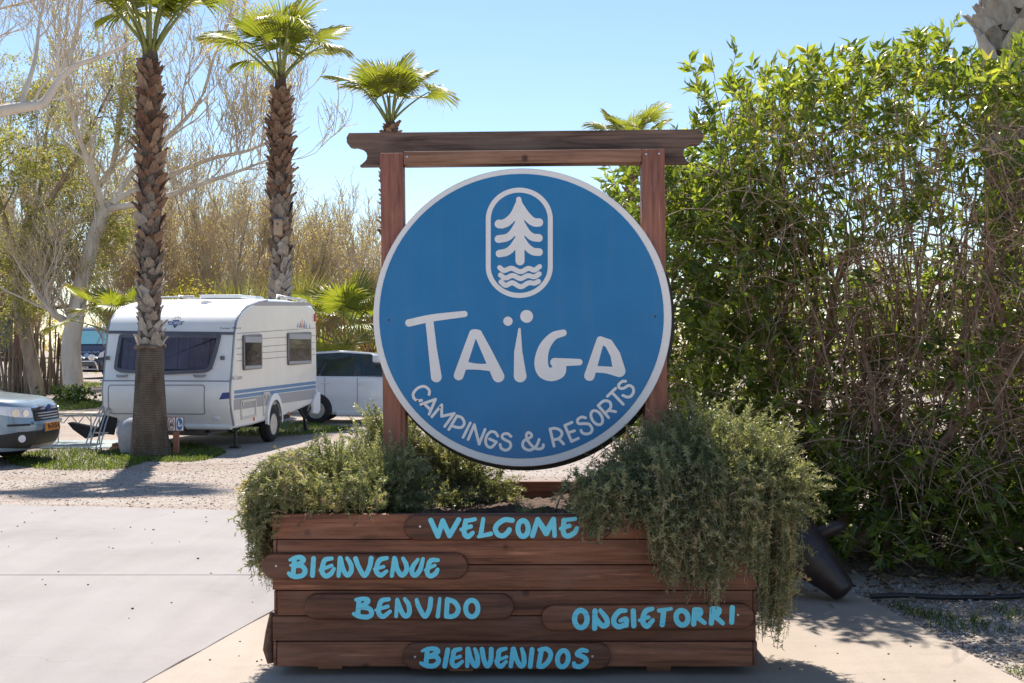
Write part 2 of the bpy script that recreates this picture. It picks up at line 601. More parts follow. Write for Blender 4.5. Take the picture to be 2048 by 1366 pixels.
M['darkmetal'] = simple('dark_metal', (0.05, 0.05, 0.055), 0.5, 0.6, var=0.3)
M['bark_brown'] = simple('hedge_bark', (0.30, 0.19, 0.13), 0.8, var=0.45, scale=25, bmp=0.5)

def sign_paint(name, col, var=0.05, wear=0.0):
    m, nt, b = new_mat(name)
    v = coords(nt)
    f = noise(nt, v, 3.0, 5)
    col_ = ramp(nt, f, [(0.3, tuple(c * (1 - var) for c in col)), (0.7, tuple(min(1, c * (1 + var)) for c in col))])
    # fine brush and dirt specks
    st = noise(nt, coords(nt, (4, 4, 60)), 6.0, 3)
    col_ = mix(nt, 1.0, col_, ramp(nt, st, [(0.3, (0.93,) * 3), (0.7, (1.04,) * 3)]), 'MULTIPLY')
    vo = N(nt, 'ShaderNodeTexVoronoi', Scale=26.0); nt.links.new(v, vo.inputs['Vector'])
    gate = noise(nt, v, 5.0, 2)
    sp = ramp(nt, vo.outputs['Distance'], [(0.05, (1, 1, 1)), (0.09, (0, 0, 0))])
    gt = ramp(nt, gate, [(0.53, (0, 0, 0)), (0.57, (1, 1, 1))])
    sp = mix(nt, 1.0, sp, gt, 'MULTIPLY')
    if wear > 0:
        col_ = mix(nt, sp, col_, (0.10, 0.07, 0.055))
    # rain streaks and a film of dust
    rs = noise(nt, coords(nt, (14, 14, 0.7)), 1.0, 5, 0.6)
    col_ = mix(nt, ramp(nt, rs, [(0.52, (0, 0, 0)), (0.75, (0.06,) * 3)]), col_, (0.33, 0.30, 0.27))
    sc = noise(nt, coords(nt, (2.0, 1, 22)), 2.2, 6, 0.75, 0.8)
    col_ = mix(nt, ramp(nt, sc, [(0.69, (0, 0, 0)), (0.74, (0.22,) * 3)]), col_, (0.55, 0.55, 0.55))
    nt.links.new(col_, b.inputs['Base Color'])
    rg = ramp(nt, noise(nt, v, 4.0, 4), [(0.3, (0.26,) * 3), (0.7, (0.45,) * 3)])
    nt.links.new(rg, b.inputs['Roughness'])
    b.inputs['Roughness'].default_value = 0.33
    b.inputs['Specular IOR Level'].default_value = 0.38
    bump(nt, b, noise(nt, v, 40, 4), 0.06, 0.003)
    return m
M['sign_white'] = sign_paint('white_sign_paint', (0.88, 0.835, 0.815), 0.03, 1.0)
M['sign_blue'] = sign_paint('blue_sign_paint', (0.008, 0.185, 0.43), 0.06)
M['letter_white'] = sign_paint('white_letter_paint', (0.88, 0.835, 0.815), 0.03, 0.0)

def cyan_paint():
    m, nt, b = new_mat('cyan_letter_paint')
    v = coords(nt, (3, 40, 40))
    f = noise(nt, v, 1.5, 5)
    nt.links.new(ramp(nt, f, [(0.28, (0.08, 0.42, 0.55)), (0.36, (0.15, 0.66, 0.82)), (0.7, (0.19, 0.72, 0.87))]), b.inputs['Base Color'])
    b.inputs['Roughness'].default_value = 0.5
    bump(nt, b, noise(nt, coords(nt, (4, 80, 80)), 1.0, 4), 0.3, 0.003)
    return m
M['cyan'] = cyan_paint()

def gravel_mat():
    m, nt, b = new_mat('gravel')
    v = coords(nt)
    vo = N(nt, 'ShaderNodeTexVoronoi', Scale=46.0); nt.links.new(v, vo.inputs['Vector'])
    vo2 = N(nt, 'ShaderNodeTexVoronoi', Scale=17.0); nt.links.new(v, vo2.inputs['Vector'])
    sep = nt.nodes.new('ShaderNodeSeparateColor'); nt.links.new(vo.outputs['Color'], sep.inputs['Color'])
    stone = ramp(nt, sep.outputs['Red'], [(0.0, (0.20, 0.15, 0.115)), (0.35, (0.34, 0.275, 0.225)), (0.7, (0.42, 0.355, 0.30)), (1.0, (0.50, 0.44, 0.385))])
    big = noise(nt, v, 0.28, 6, 0.6, 0.6)
    str_ = noise(nt, coords(nt, (0.25, 1.4, 1)), 1.1, 5, 0.6)
    dust = mix(nt, ramp(nt, big, [(0.42, (0.15,) * 3), (0.62, (0.75,) * 3)]), stone, (0.42, 0.37, 0.325))
    dust = mix(nt, ramp(nt, str_, [(0.45, (0, 0, 0)), (0.62, (0.55,) * 3)]), dust, (0.31, 0.225, 0.18))
    sep2 = nt.nodes.new('ShaderNodeSeparateColor'); nt.links.new(vo2.outputs['Color'], sep2.inputs['Color'])
    pick = ramp(nt, sep2.outputs['Green'], [(0.80, (0, 0, 0)), (0.86, (1, 1, 1))])
    near = ramp(nt, vo2.outputs['Distance'], [(0.30, (1, 1, 1)), (0.42, (0, 0, 0))])
    pick = mix(nt, 1.0, pick, near, 'MULTIPLY')
    dust = mix(nt, mix(nt, 1.0, pick, (0.6,) * 3, 'MULTIPLY'), dust, (0.24, 0.165, 0.125))
    nt.links.new(dust, b.inputs['Base Color'])
    b.inputs['Roughness'].default_value = 0.95
    b.inputs['Specular IOR Level'].default_value = 0.2
    h = mix(nt, 0.5, ramp(nt, vo.outputs['Distance'], [(0.0, (1, 1, 1)), (0.7, (0, 0, 0))]), ramp(nt, vo2.outputs['Distance'], [(0.0, (1, 1, 1)), (0.6, (0, 0, 0))]))
    bump(nt, b, h, 0.8, 0.03)
    return m
M['gravel'] = gravel_mat()

def concrete_mat(name, col, warm):
    m, nt, b = new_mat(name)
    v = coords(nt)
    f = noise(nt, v, 0.9, 7, 0.62, 0.4)
    g = noise(nt, coords(nt, (1, 3.5, 1)), 3.0, 6, 0.65)
    fine = noise(nt, v, 90, 3)
    c = ramp(nt, f, [(0.3, tuple(x * 0.86 for x in col)), (0.5, col), (0.72, tuple(min(1, x * 1.1) for x in col))])
    c = mix(nt, ramp(nt, g, [(0.5, (0, 0, 0)), (0.72, (0.5,) * 3)]), c, warm)
    c = mix(nt, 1.0, c, ramp(nt, fine, [(0.3, (0.93,) * 3), (0.7, (1.05,) * 3)]), 'MULTIPLY')
    # scuffs and drips
    s = noise(nt, coords(nt, (2.5, 9, 1)), 3.2, 6, 0.7)
    c = mix(nt, ramp(nt, s, [(0.68, (0, 0, 0)), (0.76, (0.35,) * 3)]), c, tuple(x * 0.55 for x in col))
    ty = noise(nt, coords(nt, (2.6, 0.22, 1)), 1.3, 5, 0.6, 0.3)               # worn wheel tracks
    c = mix(nt, 1.0, c, ramp(nt, ty, [(0.34, (0.92, 0.915, 0.91)), (0.55, (1, 1, 1))]), 'MULTIPLY')
    vc = N(nt, 'ShaderNodeTexVoronoi', Scale=0.55); vc.feature = 'DISTANCE_TO_EDGE'       # hairline cracks
    wv_ = nt.nodes.new('ShaderNodeVectorMath'); wv_.operation = 'ADD'
    nz = N(nt, 'ShaderNodeTexNoise', Scale=2.2, Detail=6); nt.links.new(v, nz.inputs['Vector'])
    nt.links.new(v, wv_.inputs[0]); nt.links.new(nz.outputs['Color'], wv_.inputs[1]); nt.links.new(wv_.outputs[0], vc.inputs['Vector'])
    gate = ramp(nt, noise(nt, v, 0.6, 2), [(0.55, (0, 0, 0)), (0.6, (0.5,) * 3)])
    cr = mix(nt, 1.0, ramp(nt, vc.outputs['Distance'], [(0.0015, (1, 1, 1)), (0.004, (0, 0, 0))]), gate, 'MULTIPLY')
    c = mix(nt, cr, c, tuple(x * 0.45 for x in col))
    nt.links.new(c, b.inputs['Base Color'])
    b.inputs['Roughness'].default_value = 0.8
    b.inputs['Specular IOR Level'].default_value = 0.3
    bump(nt, b, mix(nt, 0.4, f, fine), 0.25, 0.01)
    return m
M['drive'] = concrete_mat('driveway_concrete', (0.30, 0.274, 0.262), (0.325, 0.283, 0.255))
M['pad'] = concrete_mat('pad_concrete', (0.385, 0.32, 0.26), (0.33, 0.27, 0.22))

# ------------------------------------------------------------------ ground
def ground_z(x, y):
    x = np.asarray(x, float); y = np.asarray(y, float)
    t = np.clip((y - 11.5) / 4.5, 0, 1)
    z = -0.018 + (GZ + 0.018) * (t * t * (3 - 2 * t))
    z = z + 0.008 * np.sin(x * 2.1 + y * 1.3) * np.sin(y * 2.7 - x) * (np.abs(y) < 60)
    return z
def axis(lim, fine, n_f, n_c):
    a = np.linspace(-fine, fine, n_f)
    b = fine + (lim - fine) * (np.linspace(0, 1, n_c)[1:] ** 2.5)
    return np.concatenate([-b[::-1], a, b])
gx = axis(600, 16, 140, 18)
gy = np.concatenate([np.linspace(-60, 0, 8)[:-1], np.linspace(0, 34, 150), 34 + (1500 - 34) * (np.linspace(0, 1, 30)[1:] ** 2.6)])
GXX, GYY = np.meshgrid(gx, gy, indexing='ij')
gv = np.stack([GXX, GYY, ground_z(GXX, GYY)], -1).reshape(-1, 3)
ni, nj = len(gx), len(gy)
ii, jj = np.meshgrid(np.arange(ni - 1), np.arange(nj - 1), indexing='ij')
gq = np.stack([ii * nj + jj, (ii + 1) * nj + jj, (ii + 1) * nj + jj + 1, ii * nj + jj + 1], -1).reshape(-1, 4)
ground = mesh_obj('ground', np_mesh('ground', gv, gq), M['gravel'], None, 180)
ground['kind'] = 'structure'

def slab(name, loop, z0, z1, mat, parent=None, bev=0.003):
    mb = MB(); mb.prism(loop, lambda u, v, t: (u, v, t), z0, z1)
    o = mb.build(name, mat, parent)
    bm = bmesh.new(); bm.from_mesh(o.data)
    top = [e for e in bm.edges if all(abs(q.co.z - z1) < 1e-6 for q in e.verts)]
    bmesh.ops.bevel(bm, geom=top, offset=bev, segments=2, affect='EDGES')
    bm.to_mesh(o.data); bm.free()
    return o
def pad_left(y): return -1.743 + 0.2 * (y - 5.7)
def wob(a, b, n, amp, seed):
    r = random.Random(seed)
    return [(a[0] + (b[0] - a[0]) * k / n + r.uniform(-amp, amp) * (0 < k < n), a[1] + (b[1] - a[1]) * k / n + r.uniform(-amp, amp) * (0 < k < n)) for k in range(n)]
drive_bed = slab('driveway', [(-26, -3), (pad_left(-3) - 0.012, -3), (pad_left(11.5) - 0.012, 11.34), (-26, 15.7)], -0.16, -0.014, simple('joint_dirt', (0.045, 0.038, 0.03), 0.95, var=0.5))
drive_bed['kind'] = 'structure'
e = 0.012
slab('concrete_slab', [(-26, 8.39)] + wob((-26, 8.386), (pad_left(8.39) - e, 8.392), 40, 0.003, 1) + wob((pad_left(8.39) - e, 8.392), (pad_left(11.4) - e, 11.33), 14, 0.006, 2) + wob((pad_left(11.4) - e, 11.33), (-26, 15.72), 60, 0.012, 3)[0:], -0.10, 0.0, M['drive'], drive_bed)
slab('concrete_slab', [(-26, -3)] + wob((pad_left(-3) - e, -3), (pad_left(8.36) - e, 8.381), 50, 0.006, 4) + wob((pad_left(8.36) - e, 8.381), (-26, 8.378), 40, 0.002, 5), -0.10, 0.0, M['drive'], drive_bed)
pad = slab('concrete_pad', wob((pad_left(-3), -3), (pad_left(8.0), 8.0), 40, 0.004, 6) + [(-1.26, 8.06), (0.6, 8.12), (1.95, 8.10), (2.12, 8.03), (2.205, 7.9), (2.24, 7.6)] + wob((2.275, 7.3), (3.28, -3), 40, 0.005, 7), -0.10, 0.004, M['pad'])
pad['kind'] = 'structure'

# ------------------------------------------------------------------ planter
PD = 5.8
def pl(px, py, d=PD):
    w = W(px, py, d)
    return w.x, w.z
planter = thing('wooden_planter', 'dark stained timber planter box with painted welcome plaques', 'planter', (0, PD, 0.004))
PT, PBZ = 0.784, 0.044           # top and bottom (local z)
PX0, PX1 = -1.158, 1.176
PDEP = 1.45
BH = (PT - PBZ) / 6
TH = 0.046
r_ = random.Random(3)
for k in range(6):
    z1 = PT - k * BH - 0.0012; z0 = z1 - BH + 0.0042
    long = (k % 2 == 0)
    jit = r_.uniform(-0.0025, 0.0025)
    # front and back boards
    a, b_ = (PX0, PX1 + 0.004) if long else (PX0 + TH * 0.5, PX1 - TH * 0.28)
    MB().box(a, b_, jit, TH + jit, z0, z1, 0.0045).build('board', M['board'], planter, 40)
    MB().box(a, b_, PDEP - TH, PDEP, z0, z1, 0.0045).build('board', M['board'], planter, 40)
    # side boards: their end grain shows between the shorter front boards
    for sx, xx in ((0, PX0), (1, PX1 - TH)):
        o = 0.004 * r_.uniform(-1, 1)
        bx0, bx1 = (xx + 0.002 + o, xx + TH * 0.42) if sx == 0 else (xx + TH * 0.80, xx + TH + 0.008 + o)
        ya, yb = (TH + 0.002, PDEP - TH - 0.002) if long else (0.004 + o, PDEP - 0.004)
        MB().box(bx0, bx1, ya, yb, z0 + 0.001, z1 - 0.001, 0.004).build('board', M['board_y'], planter, 40)
# inner lining and bottom, feet
MB().box(PX0 + 0.03, PX1 - 0.03, TH + 0.003, TH + 0.012, 0.06, 0.70).build('liner', M['black'], planter)
for fx, fy in ((-0.25, 0.16), (0.72, 0.16), (-0.9, 0.2), (-0.25, 1.25), (0.72, 1.25)):
    MB().box(fx - 0.06, fx + 0.06, fy - 0.07, fy + 0.07, 0.0, 0.06, 0.006).build('foot', M['rail'], planter, 40)
MB().box(PX0 + 0.06, PX1 - 0.06, 0.06, PDEP - 0.06, 0.062, 0.085).build('base_panel', M['board_y'], planter)
# bowed offcut hanging at the left corner
MB().tube([(-1.165, 0.03, 0.30), (-1.178, 0.035, 0.2), (-1.185, 0.04, 0.12), (-1.172, 0.04, 0.055)], [0.012, 0.022, 0.028, 0.02], 8).build('corner_stake', M['board_y'], planter, 60)

# soil
def soil_mat():
    m, nt, b = new_mat('potting_soil')
    v = coords(nt)
    f = noise(nt, v, 14, 8, 0.7)
    vo = N(nt, 'ShaderNodeTexVoronoi', Scale=45.0); nt.links.new(v, vo.inputs['Vector'])
    c = ramp(nt, f, [(0.3, (0.035, 0.02, 0.013)), (0.55, (0.10, 0.058, 0.038)), (0.75, (0.19, 0.12, 0.08))])
    nt.links.new(c, b.inputs['Base Color'])
    b.inputs['Roughness'].default_value = 0.95
    bump(nt, b, mix(nt, 0.5, f, vo.outputs['Distance']), 0.9, 0.02)
    return m
M['soil'] = soil_mat()
sx_ = np.linspace(PX0 + 0.05, PX1 - 0.05, 150); sy_ = np.linspace(TH + 0.005, PDEP - TH - 0.005, 100)
SXX, SYY = np.meshgrid(sx_, sy_, indexing='ij')
from mathutils import noise as mnoise
SZ = np.array([[0.70 + 0.03 * mnoise.noise((x * 3, y * 3, 1.0)) + 0.022 * mnoise.noise((x * 14, y * 14, 2.0)) + 0.018 * abs(mnoise.noise((x * 34, y * 34, 3.0))) for y in sy_] for x in sx_])
sv = np.stack([SXX, SYY, SZ], -1).reshape(-1, 3)
ni, nj = len(sx_), len(sy_)
ii, jj = np.meshgrid(np.arange(ni - 1), np.arange(nj - 1), indexing='ij')
sq = np.stack([ii * nj + jj, (ii + 1) * nj + jj, (ii + 1) * nj + jj + 1, ii * nj + jj + 1], -1).reshape(-1, 4)
soil = mesh_obj('soil', np_mesh('soil', sv, sq), M['soil'], planter, 60)
soil['kind'] = 'stuff'

# plaques with painted words
def stadium(x0, x1, z0, z1, n=10, sq=1.0):
    r = (z1 - z0) / 2; zc = (z0 + z1) / 2
    o = []
    for k in range(n + 1):
        a = -math.pi / 2 + math.pi * k / n
        o.append((x1 - r * sq + math.cos(a) * r * sq, zc + math.sin(a) * r))
    for k in range(n + 1):
        a = math.pi / 2 + math.pi * k / n
        o.append((x0 + r * sq + math.cos(a) * r * sq, zc + math.sin(a) * r))
    return o
def plaque(box, strokes, origin, zoom, r, tilt=0.0, screws=()):
    x0, z1 = pl(box[0], box[1], PD - 0.02); x1, z0 = pl(box[2], box[3], PD - 0.02)
    z0 -= 0.004; z1 -= 0.004
    cx, cz = (x0 + x1) / 2, (z0 + z1) / 2
    loop = stadium(x0, x1, z0, z1)
    loop = [(cx + (u - cx) * math.cos(tilt) - (v - cz) * math.sin(tilt), cz + (u - cx) * math.sin(tilt) + (v - cz) * math.cos(tilt)) for u, v in loop]
    # domed board: rounded rim
    rings = [(0.0, 0.0), (-0.014, 0.0), (-0.019, 0.002), (-0.022, 0.007), (-0.0225, 0.012)]
    vs = []; fs = []; n = len(loop)
    for yy, ins in rings:
        lp = inset_loop(loop, ins)
        vs += [(u, yy + 0.0 - 0.0035, v) for u, v in lp]
    for i in range(len(rings) - 1):
        for k in range(n):
            fs.append((i * n + k, i * n + (k + 1) % n, (i + 1) * n + (k + 1) % n, (i + 1) * n + k))
    fs.append(tuple(range((len(rings) - 1) * n, len(rings) * n)))
    mb = MB(); mb.add(vs, fs)
    o = mb.build('plaque', M['plaque'], planter, 50)
    def fn(u, v):
        w = W(origin[0] + u / zoom, origin[1] + v / zoom, PD - 0.028)
        return (w.x, -0.0285, w.z - 0.004)
    strokes_to_mesh('lettering', strokes, r, 5.0, fn, M['cyan'], o)
    for sxp, syp in screws:
        p = fn((sxp - origin[0]) * zoom, (syp - origin[1]) * zoom)
        MB().lathe([(0.0055, 0), (0.0055, -0.002), (0.003, -0.0028), (0.001, -0.0015)], 10, 'Y', (p[0], -0.026, p[2])).build('screw', M['metal'], o, 60)
    return o
L = lambda *p: ('L', list(p))
plaque((808, 1029.5, 1222, 1081), [
    L((300, 100), (370, 255)), L((370, 255), (417, 105)), L((417, 105), (483, 250)), L((483, 250), (572, 95)),
    [(640, 108, 22), (730, 90, 20)], [(642, 105), (628, 180), (630, 235), (665, 258), (710, 222, 20)], [(598, 190, 19), (690, 160, 22)],
    L((812, 88, 20), (788, 240, 24)), L((768, 258, 18), (885, 232, 23)),
    [(1095, 100), (1020, 95), (950, 140), (930, 190), (958, 240), (1010, 250), (1052, 215), (1066, 192)],
    ell(1200, 180, 50, 77), L((1292, 250), (1343, 92), (1426, 225, 30), (1497, 90), (1508, 250, 22)),
    [(1593, 100, 20), (1708, 86, 20)], [(1600, 100), (1592, 190), (1604, 240), (1642, 253), (1700, 222), (1725, 178, 21)], [(1566, 182, 18), (1652, 154, 22)],
], (800, 1020), 4.876, 25, screws=[(840, 1053)])
plaque((523, 1106, 936, 1159), [
    [(338, 85), (330, 160), (322, 245)], [(292, 98, 15), (340, 76, 20), (395, 72), (425, 96), (395, 128), (330, 155)], [(330, 155), (400, 152), (440, 195), (418, 245), (350, 260), (302, 245), (280, 226, 18)], [(300, 150, 14), (335, 142)],
    [(522, 82), (512, 248)], [(700, 82, 19), (636, 96), (612, 150), (606, 215), (642, 254), (690, 232), (722, 182, 18)], [(588, 196, 17), (700, 150, 18)],
    [(782, 80), (766, 252, 20)], [(785, 85), (812, 190), (852, 245), (890, 205), (885, 140), (850, 80, 19)],
    [(932, 84), (960, 160), (1020, 248), (1070, 160), (1084, 80)], [(1236, 78, 20), (1170, 96), (1142, 150), (1136, 212), (1180, 245), (1235, 206, 17)], [(1116, 186, 16), (1205, 162, 18)],
    [(1312, 82), (1285, 252, 20)], [(1316, 88), (1340, 190), (1385, 246), (1428, 200), (1425, 140), (1395, 82, 19)],
    [(1540, 92, 17), (1492, 160), (1482, 220), (1515, 246), (1562, 190), (1590, 86, 18)],
    [(1735, 98, 19), (1668, 102), (1640, 160), (1632, 225), (1665, 254), (1712, 228), (1732, 190, 19)], [(1612, 196, 15), (1705, 150, 17)],
], (520, 1100), 4.876, 24, screws=[(552, 1132)])
plaque((608, 1187.5, 1028, 1240), [
    [(478, 95), (466, 250)], [(448, 95, 17), (500, 86, 20), (555, 92), (560, 120), (490, 165, 20)], [(490, 165), (575, 180), (602, 228), (565, 262), (480, 256), (428, 232, 19)],
    [(768, 90, 20), (700, 104), (674, 165), (672, 228), (715, 258), (782, 208, 18)], [(640, 196, 14), (758, 160, 20)],
    [(850, 95, 19), (840, 255, 19)], [(852, 92, 18), (880, 180), (915, 245), (950, 250), (970, 210), (960, 140), (925, 88, 19)],
    [(1040, 96, 19), (1062, 165), (1120, 256), (1165, 185), (1178, 88)], [(1266, 84, 16), (1246, 255, 22)],
    [(1340, 92), (1330, 252)], [(1340, 92), (1410, 118), (1446, 180), (1425, 238), (1380, 258), (1330, 256)],
    ell(1578, 180, 60, 80),
], (620, 1180), 4.876, 24)
plaque((1083, 1208.5, 1508, 1261), [
    ell(380, 200, 58, 80), [(512, 125), (508, 286)], [(562, 122, 20), (615, 190), (625, 245), (590, 265), (550, 235), (528, 190, 16)],
    [(795, 122, 20), (740, 128), (692, 185), (690, 240), (730, 272), (790, 256)], [(745, 216, 17), (800, 202), (805, 262, 20)],
    [(868, 125), (873, 262)], [(1045, 105, 20), (990, 122), (963, 170), (960, 235), (1000, 266), (1050, 212, 20)], [(925, 212, 15), (1010, 184, 19)],
    [(1108, 122, 20), (1220, 104, 17)], [(1152, 120), (1138, 252)], ell(1322, 188, 55, 68, -12),
    [(1440, 115), (1430, 246)], [(1440, 115), (1488, 118), (1490, 152), (1440, 186)], [(1460, 180), (1532, 236, 20)],
    [(1605, 105), (1595, 238)], [(1605, 105), (1662, 110), (1660, 146), (1605, 178)], [(1630, 175), (1702, 240, 20)],
    [(1790, 95), (1784, 230, 24)],
], (1080, 1195), 4.655, 25, tilt=0.010, screws=[(1476, 1230)])
plaque((805, 1286, 1222, 1339), [
    [(268, 92), (252, 245)], [(216, 106, 14), (280, 86, 20), (345, 88), (365, 118), (270, 165, 20)], [(270, 162), (350, 162), (376, 205), (335, 250), (262, 250), (205, 226, 18)],
    [(466, 96), (436, 254)], [(590, 88, 19), (530, 106), (518, 165), (508, 225), (545, 255), (608, 210, 17)], [(498, 190, 14), (588, 160, 18)],
    [(662, 88), (655, 255, 20)], [(664, 88), (690, 180), (728, 248), (756, 235), (752, 150), (730, 88, 18)],
    [(800, 90), (818, 190), (850, 254), (884, 205), (890, 90)], [(1032, 84, 18), (970, 104), (958, 165), (948, 225), (985, 256), (1036, 210, 17)], [(932, 205, 14), (1040, 164, 17)],
    [(1104, 88), (1080, 255, 21)], [(1108, 88), (1136, 185), (1175, 252), (1208, 232), (1206, 150), (1188, 88, 19)],
    [(1288, 92), (1270, 258)], [(1380, 92), (1352, 254)], [(1356, 95, 17), (1430, 88), (1470, 135), (1448, 205), (1395, 255), (1352, 256)],
    ell(1588, 182, 52, 80, 10), [(1822, 106, 19), (1770, 100), (1728, 138), (1800, 172), (1815, 215), (1762, 258), (1708, 252), (1696, 226, 19)],
], (800, 1280), 4.876, 24, screws=[(830, 1314), (1185, 1313)])

# ------------------------------------------------------------------ round sign on its timber frame
LEAN = -0.011
SB = Vector((0.065, 6.62, 0.70))
sign = thing('round_sign', 'round blue campsite sign hung in a timber frame', 'sign', SB)
sign.rotation_euler = (0, LEAN, 0)
RI = Matrix.Rotation(-LEAN, 3, 'Y')
def sg(px, py, d):
    p = RI @ (W(px, py, d) - SB)
    return p
def sbox(pxa, pya, pxb, pyb, d0, d1, b, name, mat):
    a = sg(pxa, pya, d0); c = sg(pxb, pyb, d0)
    return MB().box(min(a.x, c.x), max(a.x, c.x), d0 - SB.y, d1 - SB.y, min(a.z, c.z), max(a.z, c.z), b).build(name, mat, sign, 40)
PF = 6.55
lp0 = sg(760, 306, PF); lp1 = sg(805.5, 306, PF); zb = -0.08
MB().box(lp0.x, lp1.x, PF - SB.y, PF + 0.14 - SB.y, zb, lp0.z, 0.005).build('post', M['post'], sign, 40)
rp0 = sg(1284.5, 298, PF); rp1 = sg(1329.5, 298, PF)
MB().box(rp0.x, rp1.x, PF - SB.y, PF + 0.14 - SB.y, zb, rp0.z, 0.005).build('post', M['post'], sign, 40)
for px_, py_ in ((768, 925), (1302, 905)):
    q = sg(px_ + (18 if px_ < 1000 else -25), py_, PF - 0.05)
    MB().box(q.x - 0.05, q.x + 0.02, PF - 0.06 - SB.y, PF - 0.004 - SB.y, zb, q.z, 0.004).build('bracing_block', M['rail'], sign, 40)
rl0 = sg(805.5, 303.5, PF + 0.03); rl1 = sg(1283.5, 322, PF + 0.03)
MB().box(lp1.x + 0.003, rp0.x - 0.003, PF + 0.005 - SB.y, PF + 0.13 - SB.y, sg(1045, 322, PF).z - 0.012, sg(1045, 300, PF).z, 0.005).build('cross_rail', M['rail'], sign, 40)
TB = PF + 0.142
left_end = [(719, 331.7), (727.4, 324.7), (732.7, 319.4), (734.5, 311.5), (732, 303.6), (724, 296.6), (712.5, 293), (704.6, 293.5), (698.5, 292), (693.5, 285), (693, 274.6), (698, 266)]
right_end = [(1397, 258.5), (1406, 266.4), (1407.5, 275), (1402.6, 285.7), (1396.4, 288.8), (1384, 288), (1373.6, 292.7), (1367.4, 301.5), (1367.4, 310.3), (1371.8, 319), (1378.8, 326.5)]
bl = [sg(x, y, TB) for x, y in left_end + right_end]
mb = MB(); mb.prism([(p.x, p.z) for p in bl], lambda u, v, t: (u, t, v), TB - SB.y, TB + 0.075 - SB.y)
mb.build('top_beam', M['beam'], sign, 30)
for px_, py_ in ((814, 313), (1292, 308), (1318, 307)):
    q = sg(px_, py_, PF)
    MB().lathe([(0.008, 0), (0.008, -0.003), (0.005, -0.005)], 10, 'Y', (q.x, PF - SB.y - (-0.004 if px_ < 900 else 0.0), q.z)).build('bolt', M['metal'], sign, 60)
# board: white rim, blue face
DF = 6.50
def circ(px, py, rpx, d, n=96):
    c = sg(px, py, d); r = rpx / F_PX * d
    return [(c.x + r * math.cos(2 * math.pi * k / n), c.z + r * math.sin(2 * math.pi * k / n)) for k in range(n)]
mb = MB()
disc = circ(1045, 635, 298.5, DF)
yy = DF - SB.y
lps = [(0.0, yy + 0.045), (0.0, yy + 0.004), (0.003, yy)]
vs = []; fs = []; n = len(disc)
for d_, y_ in lps:
    vs += [(u, y_, v) for u, v in inset_loop(disc, d_)]
for i in range(len(lps) - 1):
    for k in range(n): fs.append((i * n + k, i * n + (k + 1) % n, (i + 1) * n + (k + 1) % n, (i + 1) * n + k))
fs += [tuple(range(n)), tuple(range((len(lps) - 1) * n, len(lps) * n))]
mb.add(vs, fs)
board = mb.build('sign_board', M['sign_white'], sign, 40)
mb = MB(); mb.prism(circ(1043, 632.5, 284.5, DF), lambda u, v, t: (u, t, v), yy - 0.0006, yy - 0.003)
mb.build('blue_field', M['sign_blue'], board)
# the second, rear board that shows as a dark rim at lower right
mb = MB(); mb.prism(circ(1049, 640.5, 302, DF + 0.17), lambda u, v, t: (u, t, v), yy + 0.20, yy + 0.235)
mb.build('rear_board', simple('dark_sign_back', (0.03, 0.028, 0.028), 0.6, var=0.2), sign, 40)
for px_, py_ in ((778, 640), (1310, 633), (835, 802), (846, 812), (880, 815)):
    q = sg(px_, py_, DF)
    MB().lathe([(0.006, 0), (0.006, -0.0015), (0.003, -0.003)], 9, 'Y', (q.x, yy - 0.003, q.z)).build('screw', simple('rusty_screw', (0.10, 0.05, 0.03), 0.8, var=0.4) if px_ == 778 else bpy.data.materials['rusty_screw'], board, 60)

def sfn(origin, zoom, lift=0.0045):
    def fn(u, v):
        p = sg(origin[0] + u / zoom, origin[1] + v / zoom, DF - lift)
        return (p.x, yy - lift, p.z)
    return fn
# big hand-cut name
strokes_to_mesh('name_lettering', [
    [(112, 184, 30), (300, 144, 29), (558, 112, 25)], L((276, 165, 32), (300, 380, 34), (332, 618, 43)),
    L((628, 268, 32), (512, 605, 40)), L((640, 264, 30), (668, 270, 32)), L((668, 272, 32), (740, 420, 40), (830, 613, 48)), [(555, 526, 33), (670, 536, 24), (795, 542, 33)],
    L((1000, 234, 10), (990, 420, 33), (1005, 610, 51)), L((907, 170, 37), (907.5, 170.5, 37)), L((1057, 131, 51), (1057.5, 131.5, 51)),
    [(1352, 264, 27), (1270, 292, 33), (1200, 380, 44), (1174, 490, 54), (1192, 570, 55), (1250, 600, 52), (1310, 578, 56), (1328, 548, 48)],
    L((1282, 500, 35), (1480, 499, 26)), L((1300, 520, 38), (1330, 560, 42)), L((1285, 555, 28), (1250, 585, 34)),
    L((1650, 322, 31), (1562, 608, 42)), L((1650, 322, 30), (1708, 346, 34)), L((1716, 348, 34), (1770, 440, 40), (1802, 570, 49)), [(1610, 556, 26), (1700, 562, 28), (1790, 578, 38)],
], 30, 5.0, sfn((790, 600), 4.016), M['letter_white'], board, tris=[((1250, 600), (1320, 500), (1360, 560))])
